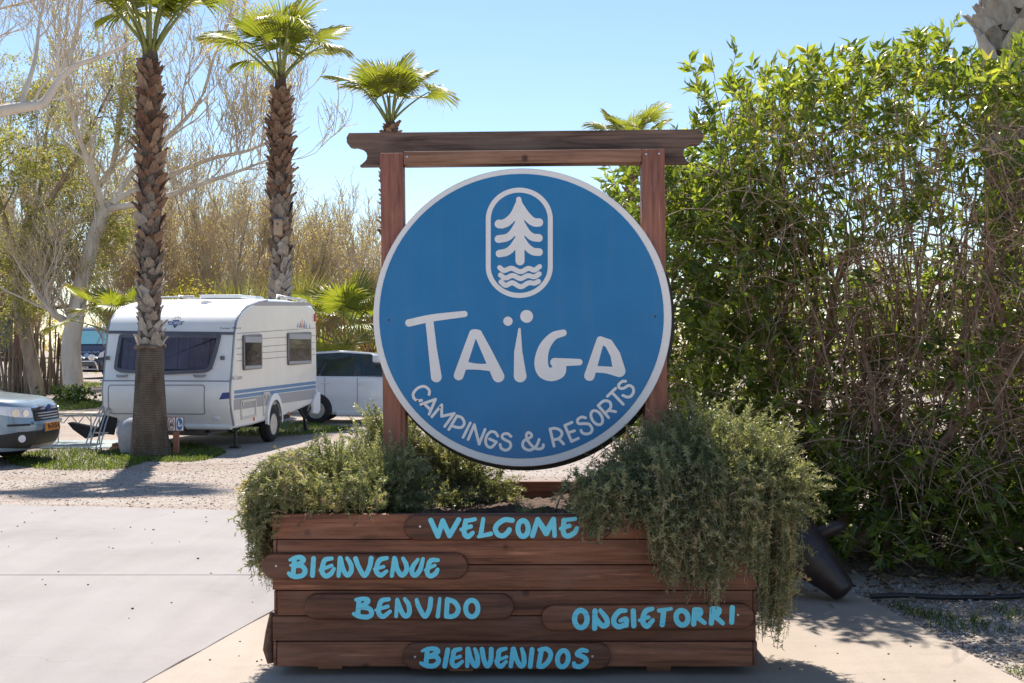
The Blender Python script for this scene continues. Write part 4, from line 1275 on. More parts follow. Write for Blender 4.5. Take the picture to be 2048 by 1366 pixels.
M['stone'] = leaf_mat('gravel_stone', [(0.0, (0.20, 0.14, 0.11)), (0.3, (0.32, 0.25, 0.20)), (0.7, (0.43, 0.37, 0.32)), (1.0, (0.60, 0.56, 0.51))], 0, 0.9)
def xy1(r, n):
    y = r.uniform(4.5, 8.1, n); x = 2.44 - (y - 5.7) * 0.098 + r.random(n) ** 1.3 * 2.6
    return np.column_stack([x, y, ground_z(x, y) + 0.003])
stones('gravel_stones', 9000, xy1, 0.0085, 'loose grey gravel beside the concrete pad under the hedge', 5)
def xy2(r, n):
    y = r.uniform(8.2, 19, n); x = r.uniform(-8.2, 2.0, n)
    k = (y > 12.0 - (x + 5.18) * 0.155) | (x > pad_left(y) + 0.05)
    x, y = x[k], y[k]
    x = np.resize(x, n); y = np.resize(y, n)
    return np.column_stack([x, y, ground_z(x, y) + 0.002])
stones('gravel_stones', 14000, xy2, 0.008, 'loose pinkish gravel scattered over the yard', 6)

# weeds and grass
M['grass'] = leaf_mat('grass_blade', [(0.0, (0.035, 0.065, 0.012)), (0.5, (0.085, 0.135, 0.022)), (0.85, (0.16, 0.20, 0.04)), (1.0, (0.30, 0.26, 0.10))], 0.4, 0.5, tcol=1.7)
def grass(name, label, pts, h, seed, w=0.006, cat='grass'):
    r = np.random.default_rng(seed)
    n = len(pts)
    d = np.column_stack([r.normal(size=n) * 0.4, r.normal(size=n) * 0.4, np.ones(n)])
    nb = NB()
    blade_tris(nb, pts, d, h * r.uniform(0.4, 1.3, n), w * r.uniform(0.7, 1.3, n), np.clip(r.random(n) * 0.9, 0, 1), bend=0.35)
    o = nb.build(name, M['grass']); o['kind'] = 'stuff'; o['label'] = label; o['category'] = cat
    return o
def onground(x, y, dz=0.0): return np.column_stack([x, y, ground_z(x, y) + dz])
gr = np.random.default_rng(55)
cl = [(1950, 1250), (1900, 1240), (1880, 1255), (1800, 1215), (2010, 1225), (2030, 1240), (1990, 1262), (1960, 1235), (1925, 1262), (1860, 1235), (2035, 1350), (1830, 1228)]
X = []; Y = []
for px_, py_ in cl:
    d_ = (EYE + 0.02) * F_PX / (py_ - HOR); k = gr.integers(16, 60)
    X.append((px_ - 1024) / F_PX * d_ + gr.normal(size=k) * 0.045); Y.append(d_ + gr.normal(size=k) * 0.06)
X = np.concatenate(X); Y = np.concatenate(Y)
k = X > 2.47 - (Y - 5.7) * 0.098
grass('weed_tufts', 'sparse grass tufts growing in the gravel beside the pad', onground(X[k], Y[k]), 0.085, 9, 0.005)

# black irrigation pipe
pts = [W(1740, 1206, 7.62), W(1800, 1206, 7.6), W(1880, 1203, 7.6), W(1960, 1200, 7.62), W(2048, 1197, 7.6), W(2200, 1199, 7.5), W(2400, 1200, 7.4)]
base = Vector((pts[0].x, pts[0].y, 0))
mb = MB(); mb.tube([(p.x - base.x, p.y - base.y, 0.012 + 0.01 * math.sin(i * 1.7)) for i, p in enumerate(pts)], 0.017, 10)
o = mb.build('irrigation_pipe', M['black'], None, 60, base); tag(o, 'black plastic irrigation pipe lying along the hedge base', 'pipe')

# pebbles lying on the concrete
peb = MB(); peb.lathe([(0.3, -0.5), (0.9, -0.25), (1.0, 0.1), (0.7, 0.5), (0.2, 0.65)], 7)
pm = peb.build('pebble', simple('dark_pebble', (0.05, 0.04, 0.032), 0.8, var=0.4, scale=60), None, 60)
spots = [(3, 1064), (113, 1077), (17, 1094), (218, 1095), (226, 1097), (290, 1059), (261, 1055), (228, 1058), (359, 1084), (396, 1118), (413, 1044), (304, 1087), (117, 1144), (422, 1147), (176, 1170), (91, 1170), (265, 1218), (343, 1206), (64, 1026), (110, 1022), (49, 1045), (35, 1053), (307, 1060), (348, 1025), (412, 1035), (85, 1160), (258, 1237), (505, 1205), (478, 1314), (514, 1325), (523, 1322), (420, 1322), (480, 1285), (1768, 1361), (1909, 1364), (1631, 1294), (1675, 1309), (1777, 1310), (1821, 1295), (1560, 1340)]
for i, (px_, py_) in enumerate(spots):
    d_ = EYE * F_PX / (py_ - HOR)
    o = pm if i == 0 else pm.copy()
    if i: link(o)
    sz = random.uniform(0.004, 0.0075) * (1.4 if i in (1, 9, 16, 17, 33, 34) else 1) * (d_ / 7) ** 0.6
    x_ = (px_ - 1024) / F_PX * d_
    onpad = x_ > pad_left(d_)
    o.location = (x_, d_, (0.004 if onpad else 0.0) + sz * 0.45)
    o.scale = (sz * random.uniform(0.8, 1.5), sz, sz * 0.8); o.rotation_euler = (0, 0, random.uniform(0, 6))
    if onpad: tag(o, 'tiny dark pebble lying on the beige concrete pad', 'pebble', 'pebbles on the beige pad')
    else: tag(o, 'tiny dark pebble lying on the pale grey concrete drive', 'pebble', 'pebbles on the grey drive')

# ------------------------------------------------------------------ carved animal behind the planter
def skin_body(name, joints, edges, mat, parent, sub=2):
    me = bpy.data.meshes.new(name)
    me.from_pydata([j[0] for j in joints], edges, [])
    o = bpy.data.objects.new(name, me); link(o, parent)
    sk = o.modifiers.new('skin', 'SKIN'); sk.use_smooth_shade = True
    for i, j in enumerate(joints):
        o.data.skin_vertices[0].data[i].radius = j[1]
    o.data.skin_vertices[0].data[0].use_root = True
    ss = o.modifiers.new('sub', 'SUBSURF'); ss.levels = sub; ss.render_levels = sub
    dg = bpy.context.evaluated_depsgraph_get()
    me2 = bpy.data.meshes.new_from_object(o.evaluated_get(dg))
    bpy.data.objects.remove(o, do_unlink=True)
    me2.name = name; me2.materials.clear()
    return mesh_obj(name, me2, mat, parent, 180)
BR = Vector((1.45, 7.72, 0.004))
bull = thing('animal_sculpture', 'dark brown carved animal sculpture with lowered head behind the planter', 'sculpture', BR)
def bq(px, py, d): 
    w = W(px, py, d); return (w.x - BR.x, w.y - BR.y, w.z - BR.z)
M['bronze'] = simple('dark_carved_wood', (0.03, 0.02, 0.019), 0.42, var=0.35, scale=12, bmp=0.25, bscale=30)
jj_ = [((-0.05, 0.12, 0.62), (0.19, 0.22)), ((-0.35, 0.16, 0.60), (0.20, 0.21)), ((-0.58, 0.18, 0.58), (0.17, 0.19)),
      (bq(1545, 1060, 7.75), (0.21, 0.23)), (bq(1592, 1085, 7.68), (0.19, 0.20)), (bq(1622, 1115, 7.60), (0.16, 0.165)), (bq(1655, 1148, 7.54), (0.122, 0.12)), (bq(1682, 1176, 7.5), (0.095, 0.09)), (bq(1695, 1189, 7.48), (0.088, 0.08)),
      ((0.02, -0.02, 0.30), (0.085, 0.085)), ((0.03, -0.03, 0.05), (0.07, 0.07)), ((0.02, 0.28, 0.30), (0.085, 0.085)), ((0.03, 0.29, 0.05), (0.07, 0.07)),
      ((-0.55, 0.06, 0.30), (0.08, 0.08)), ((-0.53, 0.05, 0.05), (0.065, 0.065)), ((-0.55, 0.3, 0.30), (0.08, 0.08)), ((-0.53, 0.31, 0.05), (0.065, 0.065))]
skin_body('body', jj_, [(0, 1), (1, 2), (0, 3), (3, 4), (4, 5), (5, 6), (6, 7), (7, 8), (0, 9), (9, 10), (0, 11), (11, 12), (2, 13), (13, 14), (2, 15), (15, 16)], M['bronze'], bull)
for dz_, dd_ in ((0, 0), (2, 0.36)):
    e0, e1, e2, e3 = bq(1618, 1078, 7.66 + dd_), bq(1645, 1066, 7.62 + dd_), bq(1668, 1054, 7.6 + dd_), bq(1690, 1050, 7.6 + dd_)
    MB().tube([e0, e1, e2, e3], [0.05, 0.048, 0.045, 0.022], 10).build('ear', M['bronze'], bull, 180)
# ------------------------------------------------------------------ fan palms
M['frond'] = leaf_mat('palm_frond', [(0.0, (0.075, 0.11, 0.012)), (0.5, (0.165, 0.20, 0.026)), (0.8, (0.25, 0.25, 0.05)), (1.0, (0.42, 0.32, 0.14))], 0.5, 0.38, tcol=1.7)
M['frond_dry'] = leaf_mat('dry_palm_frond', [(0.0, (0.20, 0.13, 0.06)), (0.6, (0.33, 0.23, 0.11)), (1.0, (0.45, 0.34, 0.18))], 0.3, 0.6, tcol=1.3)
M['petiole'] = simple('palm_stalk', (0.20, 0.22, 0.06), 0.45, var=0.25, scale=10)
M['filament'] = simple('palm_filament', (0.62, 0.55, 0.42), 0.7)

def bark_mat(name, stops, ringscale=0.0, rough=0.85, sc=6.0):
    m, nt, b = new_mat(name)
    v = coords(nt, (1, 1, 0.35), rnd=True)
    oi = nt.nodes.new('ShaderNodeObjectInfo')
    f = noise(nt, v, sc, 6, 0.65)
    ad = N(nt, 'ShaderNodeMath', operation='MULTIPLY_ADD'); nt.links.new(oi.outputs['Random'], ad.inputs[0]); ad.inputs[1].default_value = 0.5
    nt.links.new(f, ad.inputs[2])
    sb_ = N(nt, 'ShaderNodeMath', operation='SUBTRACT'); nt.links.new(ad.outputs[0], sb_.inputs[0]); sb_.inputs[1].default_value = 0.25
    c = ramp(nt, sb_.outputs[0], stops)
    if ringscale:
        wv = N(nt, 'ShaderNodeTexWave', Scale=ringscale, Distortion=2.5, Detail=4); wv.bands_direction = 'Z'
        wv.inputs['Detail Scale'].default_value = 3.0
        nt.links.new(coords(nt), wv.inputs['Vector'])
        c = mix(nt, 1.0, c, ramp(nt, wv.outputs['Fac'], [(0.0, (0.62,) * 3), (0.5, (1.0,) * 3)]), 'MULTIPLY')
        bump(nt, b, wv.outputs['Fac'], 0.6, 0.02)
    else:
        bump(nt, b, noise(nt, coords(nt, (1, 1, 0.15)), 40, 5), 0.5, 0.01)
    nt.links.new(c, b.inputs['Base Color'])
    b.inputs['Roughness'].default_value = rough
    b.inputs['Specular IOR Level'].default_value = 0.25
    return m
M['trunk_smooth'] = bark_mat('palm_trunk_grey', [(0.25, (0.10, 0.075, 0.055)), (0.5, (0.20, 0.155, 0.115)), (0.8, (0.30, 0.25, 0.20))], 9.0)
M['trunk_core'] = simple('palm_trunk_core', (0.09, 0.055, 0.038), 0.9, var=0.4, scale=14, bmp=0.5)
M['boot_red'] = bark_mat('leaf_base_brown', [(0.2, (0.09, 0.050, 0.034)), (0.5, (0.215, 0.125, 0.082)), (0.85, (0.37, 0.25, 0.175))])
M['boot_grey'] = bark_mat('leaf_base_grey', [(0.2, (0.10, 0.075, 0.058)), (0.5, (0.24, 0.185, 0.145)), (0.85, (0.42, 0.36, 0.30))])
M['boot_pale'] = bark_mat('leaf_base_pale', [(0.2, (0.20, 0.165, 0.135)), (0.5, (0.36, 0.31, 0.26)), (0.85, (0.52, 0.47, 0.41))])

# leaf base (one scale): tapered trough, points up and out along +Z, thickness along Y
def boot_mesh(name, seed):
    r = random.Random(seed)
    prof = [(0.0, 0.5, 0.0), (0.25, 0.52, 0.04), (0.55, 0.40, 0.12), (0.8, 0.27, 0.22), (1.0, 0.20, 0.34)]
    vs = []; fs = []
    for i, (t, w, out) in enumerate(prof):
        w *= r.uniform(0.9, 1.1)
        for u in (-1, -0.35, 0.35, 1):
            vs.append((u * w, out + 0.13 * (1 - u * u) + r.uniform(-0.015, 0.015), t + (r.uniform(-0.07, 0.07) if i == len(prof) - 1 else 0)))
        for u in (1, -1):
            vs.append((u * w * 0.93, out - 0.08, t))
    n = 6
    for i in range(len(prof) - 1):
        for k in range(n):
            fs.append((i * n + k, i * n + (k + 1) % n, (i + 1) * n + (k + 1) % n, (i + 1) * n + k))
    fs += [tuple(range(n - 1, -1, -1)), tuple((len(prof) - 1) * n + k for k in range(n))]
    me = bpy.data.meshes.new(name); me.from_pydata(vs, [], fs); me.update()
    return me
BOOTS = {}
for mk in ('boot_red', 'boot_grey', 'boot_pale'):
    BOOTS[mk] = []
    for k in range(3):
        me = boot_mesh('leaf_base', k + 3); me.materials.append(M[mk]); BOOTS[mk].append(me)

# fan blade: radiating pleated segments, in local X (outwards) / Y, Z up
def fan_mesh(name, R, spread, nseg, droop, seed, split=0.55, mat='frond', dry=0.0):
    r = np.random.default_rng(seed)
    vs = []; q = []; tr = []; rv = []
    for k in range(nseg):
        a = math.radians(-spread / 2 + spread * (k + 0.5) / nseg)
        da = math.radians(spread / nseg) * 0.5
        Rk = R * (0.78 + 0.22 * math.cos(a * 0.9)) * r.uniform(0.93, 1.05)
        dr = droop * r.uniform(0.6, 1.5)
        base = len(vs)
        ts = [0.06, 0.3, split, 0.75, 0.9, 1.0]
        val = np.clip(r.normal(0.42, 0.13), 0, 1)
        for t in ts:
            w = da if t <= split else da * max(0.0, (1 - t) / (1 - split)) * 0.9
            rad = Rk * t
            sag = -dr * Rk * max(0, t - 0.35) ** 2 * 2.2
            pleat = 0.035 * R * t * (1 if t <= 0.9 else 0.3)
            cup = 0.18 * rad * (abs(a) / math.radians(spread / 2)) ** 2
            for u in (-1, 0, 1):
                aa = a + w * u
                vs.append((rad * math.cos(aa), rad * math.sin(aa), sag + cup + (pleat if u == 0 else 0.0)))
                rv.append(np.clip(val + (0.32 if t > 0.85 else 0.0) + dry, 0, 1))
        for i in range(len(ts) - 1):
            b = base + i * 3
            q += [(b, b + 1, b + 4, b + 3), (b + 1, b + 2, b + 5, b + 4)]
    # loose threads
    nt_ = int(nseg * 0.9)
    for k in range(nt_):
        a = math.radians(r.uniform(-spread / 2, spread / 2)); rad = R * r.uniform(0.55, 0.95)
        p0 = np.array([rad * math.cos(a), rad * math.sin(a), -droop * R * max(0, rad / R - .35) ** 2 * 2.2])
        d = np.array([r.normal() * 0.1, r.normal() * 0.1, -r.uniform(0.08, 0.28)]) * R
        b = len(vs); w = 0.004
        vs += [tuple(p0 - (w, 0, 0)), tuple(p0 + (w, 0, 0)), tuple(p0 + d)]; rv += [1.0] * 3
        tr.append((b, b + 1, b + 2))
    me = np_mesh(name, np.array(vs), np.array(q), np.array(tr), np.array(rv))
    me.materials.append(M[mat])
    return me
FANS = [fan_mesh('frond_blade', 0.95, 230, 40, 0.16, 1), fan_mesh('frond_blade', 0.90, 210, 38, 0.28, 2), fan_mesh('frond_blade', 0.88, 250, 42, 0.4, 3), fan_mesh('frond_blade', 0.92, 190, 36, 0.1, 4)]
FANS_DRY = [fan_mesh('dry_frond_blade', 0.85, 150, 30, 1.3, 8, mat='frond_dry'), fan_mesh('dry_frond_blade', 0.8, 120, 26, 1.6, 9, mat='frond_dry')]

def petiole_mesh(Ln, bow):
    mb = MB()
    pts = [(Ln * t, 0, bow * Ln * (t * (1 - t)) * 1.6) for t in np.linspace(0, 1, 7)]
    mb.tube(pts, list(np.linspace(0.036, 0.014, 7)), 6)
    me = bpy.data.meshes.new('petiole'); me.from_pydata(mb.v, [], mb.f); me.update()
    me.polygons.foreach_set('use_smooth', [True] * len(me.polygons)); me.materials.append(M['petiole'])
    return me
PETS = [petiole_mesh(1.0, 0.12), petiole_mesh(1.25, 0.10)]
PLEN = [1.0, 1.25]

def add_frond(palm, az, el, z, kind, bladetilt, dry=False, scale=1.0, roll=0.0, pet=0):
    """frond = blade (part) carried by its petiole (sub-part)"""
    fr = bpy.data.objects.new('frond', (FANS_DRY if dry else FANS)[kind % (2 if dry else 4)])
    link(fr, palm)
    ca, sa, ce, se = math.cos(az), math.sin(az), math.cos(el), math.sin(el)
    d = Vector((ca * ce, sa * ce, se))
    root = Vector((ca * 0.08, sa * 0.08, z))
    hub = root + d * PLEN[pet] * scale
    # blade axis: bends down from the petiole direction by bladetilt
    el2 = el - bladetilt
    x = Vector((ca * math.cos(el2), sa * math.cos(el2), math.sin(el2)))
    yv = Vector((-sa, ca, 0)); zv = x.cross(yv)
    Rm = Matrix((x, yv, zv)).transposed().to_4x4() @ Matrix.Rotation(roll, 4, 'X')
    M1 = Matrix.Translation(hub) @ Rm @ Matrix.Scale(scale, 4)
    fr.matrix_basis = M1
    p = bpy.data.objects.new('petiole', PETS[pet]); link(p, fr)
    x1 = d; z1 = x1.cross(yv)
    Rp = Matrix((x1, yv, z1)).transposed().to_4x4()
    p.matrix_basis = M1.inverted() @ (Matrix.Translation(root) @ Rp @ Matrix.Scale(scale, 4))
    return fr

def palm(name, label, loc, segs, crown_z, fronds, boots, seed, core=None, group='fan palms of the campsite'):
    """segs: list of (z, r) for the trunk; boots: (z0, z1, per_row, row, size, redfrom)"""
    r = random.Random(seed)
    root = thing(name, label, 'palm tree', loc, 0.0, group)
    mb = MB(); mb.lathe(segs, 20)
    tr = mb.build('trunk', core or M['trunk_core'], root, 60)
    for q in tr.data.vertices:
        a = math.atan2(q.co.y, q.co.x)
        f = 1 + 0.02 * math.sin(a * 3 + q.co.z * 4) + 0.015 * math.sin(a * 5 - q.co.z * 7)
        q.co.x *= f; q.co.y *= f
    if boots:
        z0, z1, per, row, size, redz, palez = boots
        nrow = int((z1 - z0) / row)
        rad = lambda z: float(np.interp(z, [s_[0] for s_ in [(b, a) for a, b in segs]], [a for a, b in segs]))
        for i in range(nrow):
            for k in range(per):
                z = z0 + i * row + r.uniform(-0.03, 0.03)
                a = 2 * math.pi * (k + 0.5 * (i % 2) + 0.13 * i) / per + r.uniform(-0.12, 0.12)
                t = (z - redz)
                mk = 'boot_red' if t > r.uniform(-1.1, 1.1) else ('boot_grey' if z > palez + r.uniform(-.8, .8) else 'boot_pale')
                o = bpy.data.objects.new('leaf_base', r.choice(BOOTS[mk])); link(o, root)
                lean = -r.uniform(0.10, 0.6) if mk == 'boot_red' else -r.uniform(0.0, 0.38)
                rr_ = rad(z) - 0.02
                o.location = (rr_ * math.cos(a), rr_ * math.sin(a), z)
                o.rotation_euler = Euler((lean, r.uniform(-0.45, 0.45), a - math.pi / 2), 'XYZ')
                s_ = size * r.uniform(0.65, 1.2)
                o.scale = (s_ * r.uniform(0.8, 1.1), s_ * 0.8, s_ * r.uniform(0.9, 1.25))
    for (az, el, kind, tilt, dry, sc, roll) in fronds:
        add_frond(root, az, el, crown_z + r.uniform(-0.1, 0.1), kind, tilt, dry, sc, roll, 1 if el < 1.0 else 0)
    return root
def crown(seed, n, els=(-0.2, 1.4), sc=1.0, dryn=5):
    r = random.Random(seed); out = []
    for k in range(n):
        f = k / (n - 1)
        el = els[1] + (els[0] - els[1]) * f + r.uniform(-0.1, 0.1)
        out.append((k * 2.399 + r.uniform(-0.2, 0.2), el, k, r.uniform(-0.1, 0.4) + 0.4 * f, False, sc * r.uniform(0.88, 1.08), r.uniform(-0.35, 0.35)))
    for k in range(dryn):
        out.append((k * 2.1 + r.uniform(-0.5, 0.5), r.uniform(0.35, 0.9), k, r.uniform(0.9, 1.5), True, sc * 0.85, r.uniform(-0.4, 0.4)))
    return out

d1 = 19.0
p1 = W(300, 913, d1); p1.z = GZ
palm('fan_palm', 'tall fan palm with smooth flared foot standing in front of the caravan', p1,
     [(0.33, -0.05), (0.31, 0.1), (0.28, 0.35), (0.25, 0.8), (0.22, 1.3), (0.205, 1.72), (0.195, 1.74), (0.155, 1.8), (0.155, 3.0), (0.175, 4.0), (0.18, 4.6), (0.16, 5.6), (0.12, 6.35), (0.08, 6.6)],
     6.40, crown(11, 16, (0.72, 1.5), 0.88, 0), (1.76, 6.3, 8, 0.125, 0.19, 3.6, 2.2), 1, M['trunk_smooth'])
root1 = [o for o in bpy.data.objects if o.name.startswith('fan_palm')][0]
MB().tube([(0.215 * math.cos(a), 0.215 * math.sin(a), 1.735 + 0.012 * math.sin(3 * a)) for a in np.linspace(0, 5.6, 22)], 0.035, 6).build('cut_rim', M['boot_grey'], root1, 60)
d2 = 31.0
p2 = W(561, 800, d2); p2.z = GZ
root2 = palm('fan_palm', 'tall fan palm with a wooden nest box on its trunk behind the caravan', p2,
     [(0.3, 0), (0.22, 0.6), (0.20, 2.5), (0.21, 4.5), (0.26, 6.2), (0.24, 7.2), (0.17, 8.2), (0.12, 8.8)],
     8.65, crown(12, 15, (0.55, 1.5), 1.12, 0), (2.4, 8.5, 8, 0.165, 0.26, 5.4, 3.6), 2)
nb_z = EYE - (455 - HOR) / F_PX * (d2 - 0.3) - GZ
nest = thing('nest_box', 'small wooden nest box fixed high on the palm trunk behind the caravan', 'nest box', (p2.x, p2.y - 0.30, GZ + nb_z - 0.2))
MB().box(-0.10, 0.10, -0.10, 0.08, 0, 0.40, 0.006).build('box', simple('pale_plywood', (0.42, 0.30, 0.20), 0.7), nest, 40)
MB().box(-0.13, 0.13, -0.15, 0.09, 0.403, 0.43, 0.004).build('roof', simple('blue_grey_felt', (0.08, 0.11, 0.17), 0.8), nest, 40)
MB().lathe([(0.025, 0), (0.025, -0.004)], 12, 'Y', (0, -0.101, 0.28)).build('entrance_hole', M['black'], nest)
d3 = 38.0
p3 = W(781, 800, d3); p3.z = GZ
palm('fan_palm', 'fan palm with a ragged crown rising behind the top beam of the sign', p3,
     [(0.3, 0), (0.22, 1), (0.2, 5), (0.21, 7.6), (0.15, 8.8), (0.1, 9.0)], 8.85, crown(13, 14, (0.72, 1.5), 1.15, 0), (5.2, 8.8, 8, 0.17, 0.27, 5.0, 3.0), 3)
d4 = 52.0
p4 = W(1262, 780, d4); p4.z = GZ
palm('fan_palm', 'distant fan palm whose crown tops the beam beside the hedge', p4,
     [(0.3, 0), (0.22, 1), (0.2, 6), (0.21, 9.6), (0.15, 10.2), (0.1, 10.4)], 10.15, crown(14, 14, (0.45, 1.35), 1.15, 0), (7.0, 10.0, 7, 0.2, 0.3, 6.0, 3.0), 4)
d5 = 11.4
p5 = W(2012, 800, d5); p5.z = -0.02
palm('fan_palm', 'thick pale palm trunk rising out of the top of the hedge', p5,
     [(0.34, 0), (0.25, 0.6), (0.20, 2.0), (0.20, 6.5), (0.12, 7.6)], 7.4, crown(15, 14, (-0.2, 1.35), 1.0, 2), (3.4, 7.2, 7, 0.14, 0.25, 9.0, 9.0), 5)

def low_palm(label, loc, h, n, seed, sc, els=(0.0, 1.3)):
    root = palm('low_fan_palm', label, loc, [(0.2, 0), (0.17, h * 0.6), (0.12, h)], h - 0.05, crown(seed, n, els, sc, 0 if seed == 21 else 3), (0.15, h - 0.1, 7, 0.16, 0.24, 0.3, 0.1), seed, group='low bushy fan palms')
    return root
pa = W(232, 800, 33); pa.z = GZ
low_palm('low bushy fan palm growing behind the pale front corner of the caravan', pa, 2.2, 14, 21, 0.85, (0.35, 1.35))
pb = W(690, 800, 33); pb.z = GZ
low_palm('low bushy fan palm with brown trunk standing behind the white car', pb, 1.8, 17, 22, 1.1)
pc = W(735, 800, 38); pc.z = GZ
low_palm('low bushy fan palm half hidden between the white car and the sign', pc, 2.0, 13, 23, 1.1)

# ------------------------------------------------------------------ trees
M['bark_pale'] = bark_mat('pale_bark', [(0.25, (0.42, 0.35, 0.28)), (0.5, (0.62, 0.55, 0.47)), (0.8, (0.74, 0.69, 0.62))], sc=3.0)
M['bark_dark'] = bark_mat('grey_bark', [(0.25, (0.22, 0.17, 0.13)), (0.5, (0.38, 0.31, 0.24)), (0.8, (0.52, 0.45, 0.37))], sc=3.0)
M['twig'] = simple('bare_twig', (0.56, 0.46, 0.35), 0.8, var=0.25, scale=4)
M['bud'] = leaf_mat('spring_bud', [(0.0, (0.38, 0.31, 0.12)), (0.5, (0.54, 0.48, 0.20)), (1.0, (0.66, 0.62, 0.34))], 0.5, 0.6, tcol=1.4)
M['olive_leaf'] = leaf_mat('olive_green_leaf', [(0.0, (0.11, 0.14, 0.03)), (0.5, (0.28, 0.30, 0.09)), (1.0, (0.52, 0.49, 0.23))], 0.5, 0.5, tcol=1.5)

def grow(r, starts, lv):
    """starts: list of (P (K,3), R0, R1); lv: levels of dicts -> list of arrays per level"""
    levels = []
    cur = starts
    for L_ in lv:
        P_list = []; R_list = []
        K = L_['k']
        for (P, R0, R1) in cur:
            n = L_['n'](P) if callable(L_['n']) else L_['n']
            for j in range(n):
                t = r.uniform(L_.get('t0', 0.25), 1.0); f = t * (len(P) - 1); i0 = min(int(f), len(P) - 2)
                p = P[i0] + (P[i0 + 1] - P[i0]) * (f - i0)
                tan = unit(P[i0 + 1] - P[i0])
                q = perp(tan[None], r)[0]
                d = unit(tan * L_.get('fwd', 0.6) + q * L_.get('side', 0.8) + np.array(L_.get('up', (0, 0, 0.4))))
                ln = L_['len'] * r.uniform(0.5, 1.2)
                pts = [p]
                for k in range(K - 1):
                    d = unit(d + r.normal(size=3) * L_.get('wig', 0.15) + np.array(L_.get('trop', (0, 0, 0.12))))
                    pts.append(pts[-1] + d * ln / (K - 1))
                rad = (R0 + (R1 - R0) * t)
                P_list.append(np.array(pts)); R_list.append(min(rad * L_.get('shrink', 0.55), L_.get('rmax', 1)))
        levels.append((P_list, R_list))
        cur = [(P, R, R * 0.3) for P, R in zip(P_list, R_list)]
    return levels

def tree_mesh(seed, mains, lv, bud=0, bud_size=0.03, leaf_level=-1, sides=(8, 6, 4, 3), leafstops=None, drop=0.0):
    """returns (wood NB, twig NB, leaf NB)"""
    r = np.random.default_rng(seed)
    wd = NB(); tw = NB(); lf = NB()
    starts = []
    for pts, r0, r1 in mains:
        P = catmull(np.array(pts, float), 5)
        R = np.linspace(r0, r1, len(P))
        v, q = tubes(P[None], R[None], 10); wd.add(v, q)
        starts.append((P, r0, r1))
    levels = grow(r, starts, lv)
    for i, (PL, RL) in enumerate(levels):
        P = np.array(PL); R = np.array(RL)[:, None] * np.linspace(1, 0.3, P.shape[1])[None]
        R = np.maximum(R, lv[i].get('rmin', 0.002))
        v, q = tubes(P, R, sides[min(i + 1, 3)])
        (wd if i < len(levels) - 2 else tw).add(v, q)
    if bud:
        P = np.array(levels[leaf_level][0])
        idx = r.integers(0, len(P), bud); f = r.uniform(0.15, 1, bud) * (P.shape[1] - 1); i0 = np.minimum(f.astype(int), P.shape[1] - 2)
        pos = P[idx, i0] + (P[idx, i0 + 1] - P[idx, i0]) * (f - i0)[:, None] + r.normal(size=(bud, 3)) * bud_size * drop
        sh = r.random(len(P))[idx] * 0.5
        leaf_quads(lf, pos, r.normal(size=(bud, 3)) + np.array([0, 0, 0.2]), bud_size * r.uniform(0.6, 1.4, bud), bud_size * 0.5 * r.uniform(0.6, 1.4, bud), np.clip(sh + r.random(bud) * 0.5, 0, 1))
    return wd, tw, lf

# big pale tree beside the stick fence (limbs placed after the photograph)
dT = 40.8
TB_ = W(150, 795, dT); TB_.z = GZ
def tp(px, py, dy=0.0):
    w = W(px, py, dT + dy); return (w.x - TB_.x, w.y - TB_.y, w.z - GZ)
tree1 = thing('pale_barked_tree', 'pale barked tree with long leaning limbs beside the stick fence', 'tree', TB_, 0, 'bare spring trees')
mains = [([(0, 0, -0.1), tp(142, 700), tp(150, 640), tp(165, 560), tp(190, 470), tp(212, 415)], 0.34, 0.22),
         ([tp(212, 415), tp(240, 395, .3), tp(330, 355, .8), tp(420, 318, 1.2), tp(500, 300, 1.4), tp(560, 270, 2)], 0.15, 0.03),
         ([tp(215, 418), tp(300, 402, -.5), tp(390, 372, -1), tp(470, 345, -1.2), tp(540, 318, -1.5)], 0.13, 0.03),
         ([tp(205, 430), tp(196, 380, .5), tp(225, 330, .8), tp(240, 240, 1.0), tp(250, 120, 1.0), tp(255, 10, 1.4)], 0.14, 0.03),
         ([tp(222, 410), tp(262, 350, 1), tp(340, 270, 1.5), tp(400, 200, 2), tp(430, 110, 2.2), tp(470, 20, 2.4)], 0.12, 0.025),
         ([tp(208, 420), tp(180, 330, -1), tp(150, 250, -1.6), tp(130, 120, -2), tp(140, -20, -2)], 0.12, 0.03),
         ([tp(127, 640), tp(108, 628, -.3), tp(95, 612, -.4), tp(82, 598, -.5)], 0.13, 0.09),
         ([tp(150, 560, 1), tp(140, 500, 1.5), tp(90, 420, 2), tp(40, 330, 2.5), tp(-30, 240, 3)], 0.12, 0.03)]
lv = [dict(n=lambda P: 13, k=7, len=2.6, up=(0, 0, 0.55), trop=(0, 0, 0.12), shrink=0.5, rmax=0.05, wig=0.2),
      dict(n=7, k=6, len=1.5, up=(0, 0, 0.7), trop=(0, 0, 0.16), shrink=0.5, rmax=0.022, rmin=0.011),
      dict(n=5, k=5, len=0.9, up=(0, 0, 0.5), trop=(0, 0, 0.1), shrink=0.6, rmax=0.011, rmin=0.0085)]
wd, tw, lf = tree_mesh(101, mains, lv, 15000, 0.075)
wd.build('trunk', M['bark_pale'], tree1, 180)
tw.build('twigs', M['twig'], tree1)['kind'] = 'stuff'
lf.build('buds', M['bud'], tree1)['kind'] = 'stuff'

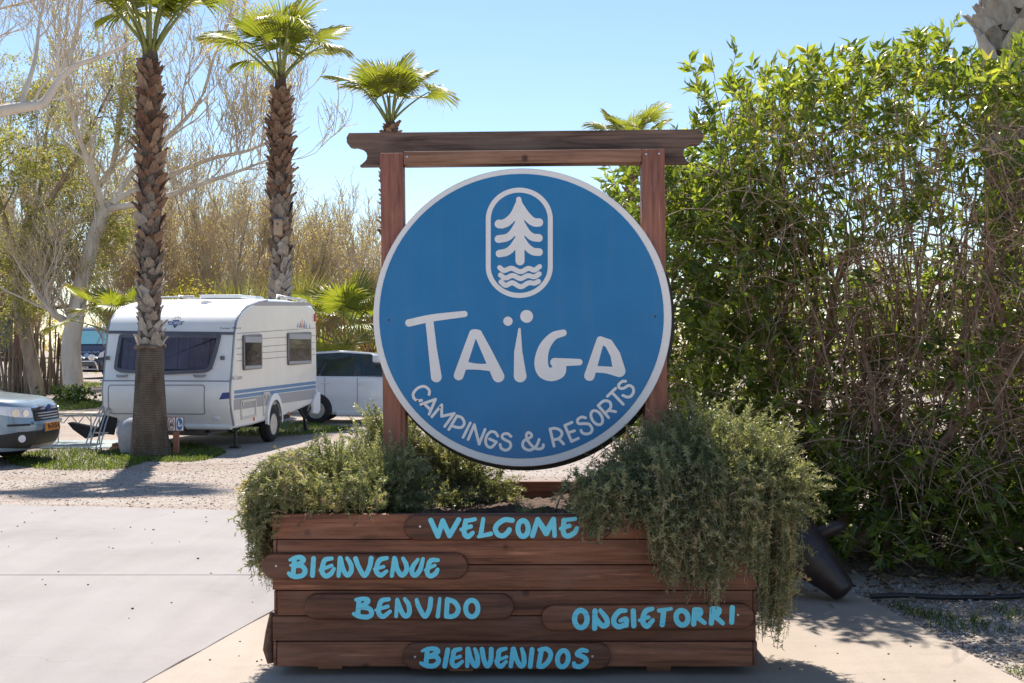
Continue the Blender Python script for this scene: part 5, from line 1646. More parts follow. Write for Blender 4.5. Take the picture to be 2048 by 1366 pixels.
# leafy leaning tree
dL = 42.5
LB = W(78, 790, dL); LB.z = GZ
def lp_(px, py, dy=0.0):
    w = W(px, py, dL + dy); return (w.x - LB.x, w.y - LB.y, w.z - GZ)
tree2 = thing('leaning_leafy_tree', 'leaning tree with small olive green leaves above the stick fence', 'tree', LB)
mains = [([(0, 0, -0.1), lp_(58, 700), lp_(45, 640), lp_(35, 590), lp_(40, 520), lp_(60, 430)], 0.26, 0.15),
         ([lp_(40, 520), lp_(10, 440, -1), lp_(-10, 350, -1.5), lp_(0, 260, -2)], 0.12, 0.03), ([lp_(50, 470), lp_(100, 400, -1), lp_(150, 320, -1.5), lp_(200, 220, -1.5), lp_(225, 170, -1.5)], 0.12, 0.03),
         ([lp_(45, 500), lp_(80, 380, 1), lp_(90, 280, 1.4), lp_(110, 190, 1.5)], 0.11, 0.03), ([lp_(42, 560), lp_(-20, 510, .5), lp_(-80, 450, 1), lp_(-120, 400, 1)], 0.1, 0.03),
         ([lp_(45, 540), lp_(100, 500, -.6), lp_(130, 470, -1), lp_(160, 440, -1.2)], 0.08, 0.02)]
lv = [dict(n=lambda P: 9, k=6, len=1.7, up=(0, 0, 0.2), trop=(0, 0, 0.0), shrink=0.5, rmax=0.04, wig=0.25),
      dict(n=7, k=5, len=1.1, up=(0, 0, -0.1), trop=(0, 0, -0.1), shrink=0.5, rmax=0.015, rmin=0.006),
      dict(n=5, k=5, len=0.7, up=(0, 0, -0.3), trop=(0, 0, -0.15), shrink=0.6, rmax=0.007, rmin=0.004)]
wd, tw, lf = tree_mesh(102, mains, lv, 42000, 0.10, drop=0.9)
wd.build('trunk', M['bark_dark'], tree2, 180)
tw.build('twigs', M['twig'], tree2)['kind'] = 'stuff'
lf.build('crown', M['olive_leaf'], tree2)['kind'] = 'stuff'

# nearer pale tree outside the frame, its limb reaching into the picture
dN = 27.0
NBs = W(-150, 800, dN); NBs.z = GZ
def np_(px, py, dy=0.0):
    w = W(px, py, dN + dy); return (w.x - NBs.x, w.y - NBs.y, w.z - GZ)
tree3 = thing('pale_barked_tree', 'pale limbed bare tree reaching in high beside the front palm', 'tree', NBs, 0, 'bare spring trees')
mains = [([(0, 0, -0.1), np_(-152, 600), np_(-140, 400), np_(-110, 280), np_(-60, 235)], 0.26, 0.17),
         ([np_(-60, 238), np_(0, 222), np_(60, 212), np_(88, 205), np_(115, 165), np_(150, 132), np_(205, 112), np_(275, 80)], 0.15, 0.03),
         ([np_(-100, 270), np_(-80, 180, .5), np_(-40, 80, 1), np_(10, -20, 1.2), np_(40, -120, 1.5)], 0.13, 0.03),
         ([np_(40, 214), np_(70, 120, .6), np_(80, 40, 1), np_(105, -60, 1.4)], 0.06, 0.02), ([np_(110, 170), np_(150, 80, .6), np_(165, 0, .8), np_(180, -80, 1)], 0.05, 0.015)]
lv = [dict(n=lambda P: 8, k=6, len=1.6, up=(0, 0, 0.6), trop=(0, 0, 0.14), shrink=0.5, rmax=0.035, wig=0.2),
      dict(n=7, k=6, len=1.1, up=(0, 0, 0.6), trop=(0, 0, 0.14), shrink=0.5, rmax=0.012, rmin=0.005),
      dict(n=4, k=5, len=0.6, up=(0, 0, 0.4), trop=(0, 0, 0.1), shrink=0.6, rmax=0.006, rmin=0.0035)]
wd, tw, lf = tree_mesh(103, mains, lv, 4500, 0.04)
wd.build('trunk', M['bark_pale'], tree3, 180); tw.build('twigs', M['twig'], tree3)['kind'] = 'stuff'; lf.build('buds', M['bud'], tree3)['kind'] = 'stuff'

# bare trees behind: three patterns, copied
def bare_pattern(seed, h, spread):
    r = np.random.default_rng(seed)
    mains = [([(0, 0, -0.1), (r.normal() * .15, r.normal() * .15, h * 0.25), (r.normal() * .3, r.normal() * .3, h * 0.55), (r.normal() * .5, r.normal() * .5, h * 0.92)], 0.13, 0.02)]
    for k in range(6):
        a = k * 1.05 + r.uniform(-0.3, 0.3); z = h * r.uniform(0.03, 0.3)
        mains.append(([(0, 0, z), (spread * .3 * math.cos(a), spread * .3 * math.sin(a), z + h * 0.2), (spread * .6 * math.cos(a), spread * .6 * math.sin(a), z + h * 0.45), (spread * math.cos(a), spread * math.sin(a), min(h * .98, z + h * 0.72))], 0.07, 0.015))
    lv = [dict(n=lambda P: 12, k=6, len=h * 0.24, t0=0.1, up=(0, 0, 0.8), trop=(0, 0, 0.2), shrink=0.5, rmax=0.028, wig=0.16, rmin=0.012),
          dict(n=7, k=5, len=h * 0.15, t0=0.1, up=(0, 0, 0.7), trop=(0, 0, 0.2), shrink=0.5, rmax=0.014, rmin=0.010),
          dict(n=4, k=4, len=h * 0.08, up=(0, 0, 0.4), trop=(0, 0, 0.1), shrink=0.6, rmax=0.010, rmin=0.0085)]
    return tree_mesh(seed, mains, lv, 11000, 0.065)
PATS = []
for seed, h, sp in ((201, 7.5, 1.9), (202, 6.2, 1.6), (203, 9.0, 2.2)):
    wd, tw, lf = bare_pattern(seed, h, sp)
    PATS.append((wd.mesh('trunk'), tw.mesh('twigs'), lf.mesh('buds')))
    for me, mk in zip(PATS[-1], ('bark_dark', 'twig', 'bud')): me.materials.append(M[mk])
bt = random.Random(9)
def bare_tree(px, d, pat, sc, label):
    w = W(px, 800, d)
    root = thing('bare_tree', label, 'tree', (w.x, w.y, GZ), bt.uniform(0, 6.28), 'bare spring trees')
    root.scale = (sc, sc, sc * bt.uniform(0.92, 1.08))
    for me, nm in zip(PATS[pat], ('trunk', 'twigs', 'buds')):
        o = bpy.data.objects.new(nm, me); link(o, root)
        if nm != 'trunk': o['kind'] = 'stuff'
    return root
rows = [(330, 47, 0, 1.0), (395, 50, 1, 1.05), (450, 46, 2, 0.85), (505, 52, 0, 1.05), (610, 47, 1, 1.0), (655, 51, 0, 0.95), (700, 46, 1, 0.92), (745, 50, 1, 0.85), (285, 55, 2, 0.95), (232, 50, 0, 1.05), (60, 52, 2, 1.0), (-20, 49, 0, 1.1), (560, 58, 2, 0.9), (800, 56, 1, 0.8), (860, 60, 1, 0.75)]
for i, (px_, d_, p_, s_) in enumerate(rows):
    bare_tree(px_, d_, p_, s_, 'bare twiggy tree with yellow buds in the row behind the caravan')
rows2 = [(930, 70, 1, 0.8), (1010, 74, 0, 0.7), (1090, 72, 1, 0.75), (1180, 75, 1, 0.8), (1290, 70, 0, 0.8), (1420, 72, 1, 0.9), (1560, 70, 0, 0.9), (-160, 55, 2, 1.0), (-330, 58, 0, 1.1), (1750, 66, 0, 0.9), (1950, 68, 1, 1.0)]
for px_, d_, p_, s_ in rows2:
    bare_tree(px_, d_, p_, s_, 'bare twiggy tree far off beyond the gravel yard')

# wispy green broom shrubs and a yellow-flowering shrub
M['broom'] = leaf_mat('broom_green', [(0.0, (0.11, 0.13, 0.04)), (0.5, (0.21, 0.23, 0.07)), (1.0, (0.36, 0.34, 0.14))], 0.4, 0.6, tcol=1.4)
M['yellow_leaf'] = leaf_mat('yellow_spring_leaf', [(0.0, (0.25, 0.24, 0.03)), (0.5, (0.45, 0.42, 0.05)), (1.0, (0.60, 0.55, 0.12))], 0.45, 0.5, tcol=1.3)
def broom(px, d, h, w_, seed, label):
    r = np.random.default_rng(seed)
    b = W(px, 800, d); root = thing('broom_shrub', label, 'shrub', (b.x, b.y, GZ), 0, 'wispy green shrubs')
    n = 2600
    base = np.column_stack([r.normal(size=n) * w_ * 0.25, r.normal(size=n) * w_ * 0.25, h * r.random(n) ** 1.2 * 0.75])
    d_ = np.column_stack([base[:, 0] / w_ * 1.2 + r.normal(size=n) * 0.25, base[:, 1] / w_ * 1.2 + r.normal(size=n) * 0.25, np.ones(n)])
    nb = NB(); blade_tris(nb, base, d_, h * r.uniform(0.15, 0.34, n), 0.018, r.random(n), bend=0.08)
    nb.build('foliage', M['broom'], root)['kind'] = 'stuff'
    m = 30; s = np.column_stack([r.normal(size=(m, 2)) * 0.12, np.zeros(m)]); e = np.column_stack([r.normal(size=(m, 2)) * w_ * 0.3, r.uniform(0.5, 0.85, m) * h])
    v, q = tubes(bez(s, (s + e) / 2 + r.normal(size=(m, 3)) * 0.1, e, 6), np.linspace(0.035, 0.008, 6)[None].repeat(m, 0), 5)
    sb = NB(); sb.add(v, q); sb.build('stems', M['bark_dark'], root)
broom(480, 41, 4.3, 1.7, 301, 'wispy green shrub behind the caravan on the yellow shrub side of the nest box palm')
broom(600, 42, 4.7, 2.0, 302, 'wispy green shrub behind the caravan between the nest box palm and the sign')
r = np.random.default_rng(311)
b = W(378, 800, 39); ys = thing('yellow_shrub', 'yellow leafed spring shrub behind the roof of the caravan', 'shrub', (b.x, b.y, GZ))
n = 5200; u = unit(r.normal(size=(n, 3))) * (r.random((n, 1)) ** 0.4)
pos = u * np.array([1.5, 0.8, 1.5]) + np.array([0, 0, 2.4])
pos += 0.25 * np.sin(pos[:, [1, 2, 0]] * 5)
nb = NB(); leaf_quads(nb, pos, r.normal(size=(n, 3)), 0.075, 0.045, r.random(n)); nb.build('foliage', M['yellow_leaf'], ys)['kind'] = 'stuff'
m = 26; s = np.column_stack([r.normal(size=(m, 2)) * 0.15, np.zeros(m)]); e = np.column_stack([r.normal(size=(m, 2)) * 0.8, r.uniform(2.2, 3.8, m)])
v, q = tubes(bez(s, (s + e) / 2 + r.normal(size=(m, 3)) * 0.15, e, 6), np.linspace(0.03, 0.008, 6)[None].repeat(m, 0), 5)
sb = NB(); sb.add(v, q); sb.build('stems', M['bark_dark'], ys)

# far thicket that closes the view
r = np.random.default_rng(321)
nb = NB(); n = 22000
x = r.uniform(-75, 75, n); y = 78 + r.uniform(-4, 14, n) + 0.002 * x * x
h = 3.4 + 1.3 * np.sin(x * 0.31) + 0.9 * np.sin(x * 0.83 + 1) 
z = GZ + h * r.random(n) ** 0.7
pos = np.column_stack([x, y, z]) + r.normal(size=(n, 3)) * 0.3
leaf_quads(nb, pos, r.normal(size=(n, 3)) + np.array([0, 0, 0.8]), r.uniform(0.25, 0.7, n), r.uniform(0.06, 0.2, n), np.clip(r.random(n) * 0.8 + 0.2 * (z > 2.5), 0, 1))
M['thicket'] = leaf_mat('far_thicket', [(0.0, (0.13, 0.12, 0.05)), (0.4, (0.26, 0.22, 0.10)), (0.75, (0.40, 0.34, 0.17)), (1.0, (0.52, 0.46, 0.26))], 0.5, 0.7, tcol=1.3)
o = nb.build('far_thicket', M['thicket']); o['kind'] = 'stuff'; o['label'] = 'far brown and olive thicket closing the view'; o['category'] = 'thicket'

# grass strips in the yard
gr = np.random.default_rng(66)
def strip(px0, px1, py0, py1, n, gap=None):
    px_ = gr.uniform(px0, px1, n); c = (py0 + py1) / 2; hgt = (py1 - py0) / 2
    ed = 1 - np.abs((px_ - (px0 + px1) / 2) / ((px1 - px0) / 2)) ** 3
    py_ = c + hgt * ed * gr.uniform(-1, 1, n)
    d_ = (EYE - GZ) * F_PX / (py_ - HOR)
    return (px_ - 1024) / F_PX * d_, d_
x1_, y1_ = strip(225, 450, 888, 925, 6500); x2_, y2_ = strip(10, 300, 900, 942, 5500)
grass('grass_strip', 'green grass around the foot of the front palm', onground(np.concatenate([x1_, x2_]), np.concatenate([y1_, y2_])), 0.09, 71, 0.010)
x3_, y3_ = strip(330, 700, 845, 872, 7000); 
grass('grass_strip', 'grass growing under and behind the caravan wheels', onground(x3_, y3_), 0.09, 72, 0.012)
x4_, y4_ = strip(-40, 215, 800, 822, 4500); x5_, y5_ = strip(-60, 230, 764, 776, 3500)
grass('grass_strip', 'grass at the foot of the pale tree and fence', onground(np.concatenate([x4_, x5_]), np.concatenate([y4_, y5_])), 0.16, 73, 0.02)
wd_ = W(142, 810, 36.5); weed = thing('leafy_weed', 'clump of broad leafed weeds at the foot of the pale tree', 'plant', (wd_.x, wd_.y, GZ))
n = 260; P = np.column_stack([gr.normal(size=n) * 0.35, gr.normal(size=n) * 0.25, gr.uniform(0.05, 0.5, n)])
nb = NB(); leaf_quads(nb, P, gr.normal(size=(n, 3)) + np.array([0, 0, .5]), 0.16, 0.1, gr.random(n) * 0.7); nb.build('leaves', M['grass'], weed)['kind'] = 'stuff'
# ------------------------------------------------------------------ caravan
M['cv_white'] = simple('caravan_white', (0.83, 0.82, 0.80), 0.32, var=0.05, scale=2.0, coat=0.25)
M['cv_cream'] = simple('caravan_cream_side', (0.82, 0.77, 0.68), 0.35, var=0.04, scale=2.0, coat=0.2)
M['cv_grey'] = simple('caravan_grey_print', (0.36, 0.34, 0.34), 0.45, var=0.05)
M['cv_blue'] = simple('caravan_blue_print', (0.10, 0.22, 0.40), 0.4, var=0.05)
M['cv_darkblue'] = simple('caravan_dark_blue_print', (0.04, 0.07, 0.24), 0.4, var=0.1)
M['trim'] = simple('grey_trim', (0.30, 0.31, 0.34), 0.4, 0.2, var=0.08)
M['frame_dark'] = simple('window_frame_dark', (0.11, 0.11, 0.135), 0.35, var=0.1)
M['seam'] = simple('panel_seam', (0.20, 0.20, 0.22), 0.6, var=0.1)
M['glass_cv'] = glass_mat('caravan_glass', (0.62, 0.62, 0.68), 0.72)
M['curtain'] = simple('dark_curtain', (0.33, 0.31, 0.42), 0.9, var=0.25, scale=3)
M['dark_in'] = simple('dark_interior', (0.035, 0.035, 0.04), 0.8, var=0.3)
M['red_lens'] = simple('red_lens', (0.5, 0.05, 0.03), 0.25, var=0.1)
M['orange_lens'] = simple('orange_lens', (0.65, 0.17, 0.03), 0.25, var=0.1)
M['clear_lens'] = simple('clear_lens', (0.75, 0.76, 0.80), 0.12, var=0.15, coat=0.5)
M['cv_cover'] = simple('grey_cover_fabric', (0.40, 0.40, 0.42), 0.8, var=0.2, scale=5, bmp=0.4, bscale=10)
M['beige_plastic'] = simple('beige_hatch_plastic', (0.64, 0.60, 0.50), 0.5, var=0.05)

YAW = math.radians(-7.93)
CV = Vector((-4.60, 20.3, GZ))
cv = thing('caravan', 'white touring caravan with blue and grey stripes parked behind the front palm', 'caravan', CV, YAW)
ca_, sa_ = math.cos(YAW), math.sin(YAW)
CW = 2.27; CL = 4.32
def yf(z):      # front face, local z above ground
    return float(np.interp(z, [0.30, 0.45, 0.75, 1.0, 1.15, 1.18, 2.0, 2.2, 2.36, 2.5, 2.6], [-0.20, -0.28, -0.42, -0.44, -0.42, -0.40, -0.24, -0.14, 0.10, 0.55, 1.2]))
def cside(px, py, x_l=0.0):
    """photograph pixel on the side wall -> (length, height) in the caravan's own frame"""
    k = (px - 1024) / F_PX
    ox, oy = CV.x + ca_ * x_l, CV.y + sa_ * x_l
    l = (k * oy - ox) / (-sa_ - k * ca_)
    Y = oy + ca_ * l
    return l, EYE - (py - HOR) * Y / F_PX - GZ
def cfront(px, py, yl=-0.33):
    k = (px - 1024) / F_PX
    # X = CV.x - ca m - sa yl ; Y = CV.y - sa m + ca yl  (local x = -m)
    m = (CV.x - sa_ * yl - k * (CV.y + ca_ * yl)) / (ca_ - k * sa_)
    Y = CV.y - sa_ * m + ca_ * yl
    return m, EYE - (py - HOR) * Y / F_PX - GZ
S_ = lambda l, z, off: (off, l, z)                       # off = outwards (+x)
def F_(m, z, off): return (-m, yf(z) - off, z)
fr_prof = [(yf(z), z) for z in (0.37, 0.45, 0.6, 0.75, 1.0, 1.15, 1.19, 1.4, 1.7, 2.0, 2.1, 2.2, 2.28, 2.36, 2.43, 2.5)]
prof = [(CL, 0.60), (CL * 0.6, 0.45), (0.6, 0.37)] + fr_prof + [(0.95, 2.555), (1.4, 2.60), (2.4, 2.62), (3.6, 2.60), (CL - 0.28, 2.56), (CL - 0.09, 2.48), (CL - 0.02, 2.3), (CL, 2.0), (CL + 0.04, 1.2)]
body = shell(prof, -CW, 0.0, 0.055).build('body', M['cv_white'], cv, 35)
# side wall skin, cream, 3 mm proud
pin = inset_loop(prof, 0.075)
mb = MB(); mb.prism(pin, S_, 0.0005, 0.004); sidew = mb.build('side_wall', M['cv_cream'], cv)
mb = MB(); mb.prism(pin, lambda l, z, o: (-CW - o, l, z), 0.0005, 0.004); mb.build('side_wall', M['cv_cream'], cv)
# grey edge trim along front corners
for sx in (0, -CW):
    pts = [(sx + (-0.018 if sx == 0 else 0.018), yf(z) + 0.024, z) for z in np.linspace(0.42, 2.34, 22)] + [(sx + (-0.018 if sx == 0 else 0.018), y + 0.0, z - 0.02) for y, z in ((0.3, 2.44), (0.95, 2.55), (1.4, 2.595))]
    MB().tube(pts, 0.022, 6).build('edge_trim', M['trim'], cv, 60)
def side_poly(name, pxs, mat, t0=0.0045, t1=0.007, parent=None, rnd=0.0):
    lp = [cside(x, y) for x, y in pxs]
    if rnd: lp = round_loop(lp, rnd)
    mb = MB(); mb.prism(lp, S_, t0, t1)
    return mb.build(name, mat, parent or cv)
def sline(x0, y0, x1, y1, w, name, mat, t1=0.0065, parent=None):
    a, b = cside(x0, y0), cside(x1, y1)
    mb = MB(); mb.prism([(a[0], a[1] - w / 2), (b[0], b[1] - w / 2), (b[0], b[1] + w / 2), (a[0], a[1] + w / 2)], S_, 0.0045, t1)
    return mb.build(name, mat, parent or cv)
for y0, y1 in ((667, 656), (680, 671), (697, 685), (709, 698), (722, 709)):
    sline(473, y0, 630, y1, 0.010, 'wall_seam', M['seam'], parent=sidew)
side_poly('roof_stripe', [(505, 610), (522, 603), (619, 605), (625, 610), (625, 611.5), (512, 611.5)], M['cv_grey'])
side_poly('stripe', [(468, 781), (631, 762), (631, 768), (468, 788)], M['cv_blue'])
side_poly('stripe', [(468, 790.5), (631, 770), (631, 776.5), (468, 797.5)], M['cv_blue'])
side_poly('stripe', [(467, 799), (631, 778), (631, 797), (467, 820.5)], M['cv_grey'])
def side_window(pxs, towel):
    lp = round_loop([cside(x, y) for x, y in pxs], 0.05)
    inn = inset_loop(lp, 0.055)
    w = MB().prism(lp, S_, 0.0045, 0.010).build('window', M['dark_in'], cv)
    MB().ring(lp, inn, S_, 0.010, 0.032).build('window_frame', M['frame_dark'], w, 40)
    MB().prism(inn, S_, 0.026, 0.030).build('pane', M['glass_cv'], w)
    l0 = min(p[0] for p in inn); l1 = max(p[0] for p in inn); z0 = min(p[1] for p in inn); z1 = max(p[1] for p in inn)
    MB().prism([(l0 + .01, z1 - 0.10), (l1 - .01, z1 - 0.10), (l1 - .01, z1), (l0 + .01, z1)], S_, 0.031, 0.040).build('blind_rail', M['trim'], w)
    MB().prism([(l0, z0 - 0.02), (l1, z0 - 0.02), (l1, z0 + 0.03), (l0, z0 + 0.03)], S_, 0.031, 0.042).build('sill_rail', M['trim'], w)
    cx, cz = (l0 + l1) / 2 + towel[0] * (l1 - l0), z0 + 0.19
    for k, (rx, rz, mt, o) in enumerate(((towel[1], 0.15, 'towel_green', 0.012), (towel[1] * 0.74, 0.105, 'towel_dark', 0.015), (towel[1] * 0.55, 0.075, 'towel_grey', 0.018))):
        MB().prism([(cx + rx * math.cos(a), cz + rz * math.sin(a)) for a in np.linspace(0, 6.28, 25)[:-1]], S_, o, o + 0.002).build('cushion', M[mt], w)
    return w
M['towel_green'] = simple('green_cushion', (0.20, 0.26, 0.06), 0.9); M['towel_dark'] = simple('dark_cushion', (0.09, 0.10, 0.05), 0.9); M['towel_grey'] = simple('grey_cushion', (0.33, 0.33, 0.30), 0.9)
side_window([(484, 670.5), (521, 668.5), (521.5, 737), (484.5, 741)], (0.05, 0.30))
side_window([(573, 666), (620, 664), (620.5, 727), (574, 731)], (0.05, 0.42))
# hatches
for pxs in ([(480, 801), (511, 796), (511, 833), (481, 840)], [(525, 785), (538, 783), (538, 828), (525.5, 832)]):
    lp = round_loop([cside(x, y) for x, y in pxs], 0.02)
    h = MB().ring(lp, inset_loop(lp, 0.04), S_, 0.0045, 0.02).build('service_hatch', M['beige_plastic'], cv, 40)
    c = cside(pxs[0][0] + 4, pxs[0][1] + 8)
    MB().box(0.02, 0.03, c[0] - 0.02, c[0] + 0.03, c[1] - 0.03, c[1] + 0.03, 0.004).build('latch', M['beige_plastic'], h, 40)
for px_, py_ in ((507, 838), (577, 827)):
    c = cside(px_, py_)
    MB().lathe([(0.035, 0.004), (0.035, 0.015), (0.02, 0.02)], 12, 'X', (0, c[0], c[1])).build('reflector', M['orange_lens'], cv, 40)
c = cside(629, 636)
MB().box(0.0, 0.035, c[0] - 0.05, c[0] + 0.05, c[1] - 0.07, c[1] + 0.08, 0.01).build('marker_lamp', M['red_lens'], cv, 40)
# decor print near the rear window and texts
c = cside(606, 650)
text_mesh('lettering', 'De Luxe', 0.085, lambda x, y: (0.0062, cside(472, 755)[0] + x * 1.3, cside(472, 755)[1] + y), M['seam'], sidew)
for k, (dx, hh, mt) in enumerate(((-0.35, 0.05, 'cv_blue'), (-0.2, 0.08, 'cv_darkblue'), (-0.08, 0.14, 'orange_lens'), (0.05, 0.11, 'cv_darkblue'), (0.18, 0.06, 'cv_blue'), (0.4, 0.04, 'cv_grey'))):
    MB().prism([(c[0] + dx - 0.06, c[1] - 0.06), (c[0] + dx + 0.05, c[1] - 0.05), (c[0] + dx + 0.02, c[1] + hh)], S_, 0.0045, 0.006).build('decor_print', M[mt], sidew)
# front: window, band, locker lid, grips, lamps
band = [cfront(213, 661), cfront(466, 664), cfront(466, 669.5), cfront(213, 667)]
MB().prism(band, F_, 0.002, 0.018).build('window_band', M['frame_dark'], cv)
wpx = [(236, 668), (440, 669), (434, 705), (426, 738), (416, 745), (336, 749), (245, 745), (231, 738), (233, 705)]
def fine(lp, n=6):
    out = []
    for i in range(len(lp)):
        a, b = lp[i], lp[(i + 1) % len(lp)]
        for k in range(n): out.append((a[0] + (b[0] - a[0]) * k / n, a[1] + (b[1] - a[1]) * k / n))
    return out
wl = fine(round_loop([cfront(x, y) for x, y in wpx], 0.05, 3), 2)
wi = inset_loop(wl, 0.06)
fw = MB().ring(wl, wi, F_, 0.001, 0.04).build('front_window', M['frame_dark'], cv, 40)
MB().prism(wl, F_, 0.0008, 0.004).build('window_backing', M['dark_in'], fw)
ms = [p[0] for p in wi]; zs = [p[1] for p in wi]
m0, m1, z0, z1 = min(ms) + 0.06, max(ms) - 0.06, min(zs) + 0.03, max(zs) - 0.01
nm = 150; cvs = []; cfs = []
for i in range(nm):
    m_ = m0 + (m1 - m0) * i / (nm - 1)
    for z_ in np.linspace(z0, z1, 8):
        taper = (z1 - z_) * 0.02
        cvs.append((-m_, yf(z_) - 0.014 - 0.008 * math.sin(i * 0.62 + 0.9 * math.sin(i * 0.11)) - 0.004 * math.sin(i * 1.7), z_))
for i in range(nm - 1):
    for k in range(7): cfs.append((i * 8 + k, (i + 1) * 8 + k, (i + 1) * 8 + k + 1, i * 8 + k + 1))
pyd('curtain', cvs, cfs, M['curtain'], fw, 180)
gv_ = [F_(m_, z_, 0.034) for m_, z_ in wi]
pyd('pane', gv_ + [F_(sum(ms) / len(ms), sum(zs) / len(zs), 0.036)], [(i, (i + 1) % len(wi), len(wi)) for i in range(len(wi))], M['glass_cv'], fw)
def fline(px0, py0, px1, py1, w, name, mat, horiz=True):
    a, b = cfront(px0, py0), cfront(px1, py1)
    n = 14; lp0 = []; lp1 = []
    for k in range(n + 1):
        t = k / n; m_ = a[0] + (b[0] - a[0]) * t; z_ = a[1] + (b[1] - a[1]) * t
        if horiz: lp0.append((m_, z_ - w / 2)); lp1.append((m_, z_ + w / 2))
        else: lp0.append((m_ - w / 2, z_)); lp1.append((m_ + w / 2, z_))
    return MB().prism(lp0 + lp1[::-1], F_, 0.001, 0.006).build(name, mat, cv)
fline(205, 761, 463, 762, 0.02, 'front_seam', M['trim'])
lid = [(222, 769), (415, 769), (413, 829), (221, 828)]
ll = fine(round_loop([cfront(x, y) for x, y in lid], 0.06, 4), 5)
MB().ring(ll, inset_loop(ll, 0.014), F_, 0.001, 0.005).build('locker_lid', M['seam'], cv)
for x0, x1, y in ((237, 258, 751), (391, 414, 751)):
    a, b = cfront(x0, y), cfront(x1, y)
    MB().tube([F_(a[0], a[1], 0.0), F_(a[0] - 0.03, a[1] - 0.01, 0.055), F_(b[0] + 0.03, b[1] - 0.01, 0.055), F_(b[0], b[1], 0.0)], 0.017, 8).build('grip', M['trim'], cv, 60)
for x, y in ((216, 716), (446, 716)):
    a = cfront(x, y)
    MB().box(-a[0] - 0.035, -a[0] + 0.035, yf(a[1]) - 0.045, yf(a[1]) + 0.01, a[1] - 0.035, a[1] + 0.035, 0.012).build('marker_lamp', M['trim'], cv, 40)
    MB().box(-a[0] - 0.028, -a[0] + 0.03, yf(a[1]) - 0.055, yf(a[1]) - 0.044, a[1] - 0.028, a[1] + 0.028, 0.008).build('marker_lens', M['frame_dark'], cv, 40)
for x, y in ((210, 834), (433, 835)):
    a = cfront(x, y)
    MB().box(-a[0] - 0.055, -a[0] + 0.055, yf(a[1]) - 0.012, yf(a[1]) + 0.03, a[1] - 0.04, a[1] + 0.04, 0.008).build('front_reflector', M['clear_lens'], cv, 40)
# lower lip of the nose
pts = [(-CW + 0.06, yf(0.42) + 0.02, 0.40), (-CW / 2, yf(0.42) - 0.02, 0.39), (-0.06, yf(0.42) + 0.02, 0.40)]
MB().tube(pts, 0.05, 8).build('nose_lip', M['cv_white'], cv, 60)
# blue brush mark on the nose corner
a = cfront(452, 790)
MB().prism([(a[0] + .08, a[1] - .07), (a[0] - .1, a[1] - .055), (a[0] - .1, a[1] + .05), (a[0] + .02, a[1] + .04)], F_, 0.001, 0.004).build('corner_print', M['cv_darkblue'], cv)
# maker's badge
c = cfront(343.5, 645); 
def ef(x, y, o=0.004): return F_(c[0] - x, c[1] + y, o)
bp = M['cv_darkblue']
bd = MB().prism([(0.16, 0.025), (-0.16, 0.025), (-0.115, -0.035), (0.115, -0.035)], lambda u, v, o: ef(u, v, o), 0.002, 0.004).build('badge', bp, cv)
MB().prism([(0.07, 0.028), (-0.07, 0.028), (-0.05, 0.05), (0.05, 0.05)], lambda u, v, o: ef(u, v, o), 0.002, 0.004).build('badge_crown', M['cv_blue'], bd)
MB().prism([(0.05, -0.038), (-0.05, -0.038), (-0.03, -0.06), (0.03, -0.06)], lambda u, v, o: ef(u, v, o), 0.002, 0.004).build('badge_foot', M['cv_blue'], bd)
strokes_to_mesh('badge_scrolls', [[(-80, 62), (-55, 85), (-20, 68)], [(80, 62), (55, 85), (20, 68)], [(-45, 100), (-20, 92), (0, 105)], [(45, 100), (20, 92), (0, 105)], L((0, 118, 9), (0, 126, 6)), L((-20, -72), (20, -72)), L((0, -84, 10), (0, -92, 5))], 7, 4, lambda x, y: ef(x / 1000, y / 1000 * 0.95, 0.003), M['black'], bd)
text_mesh('badge_lettering', 'HOBBY', 0.046, lambda x, y: ef(x * 1.5, y - 0.006, 0.006), M['sign_white'], bd, bold=0.0012)
c2 = cfront(456, 656)
text_mesh('lettering', 'Campo World', 0.036, lambda x, y: F_(c2[0] - x * 1.25, c2[1] + y, 0.003), M['black'], cv)
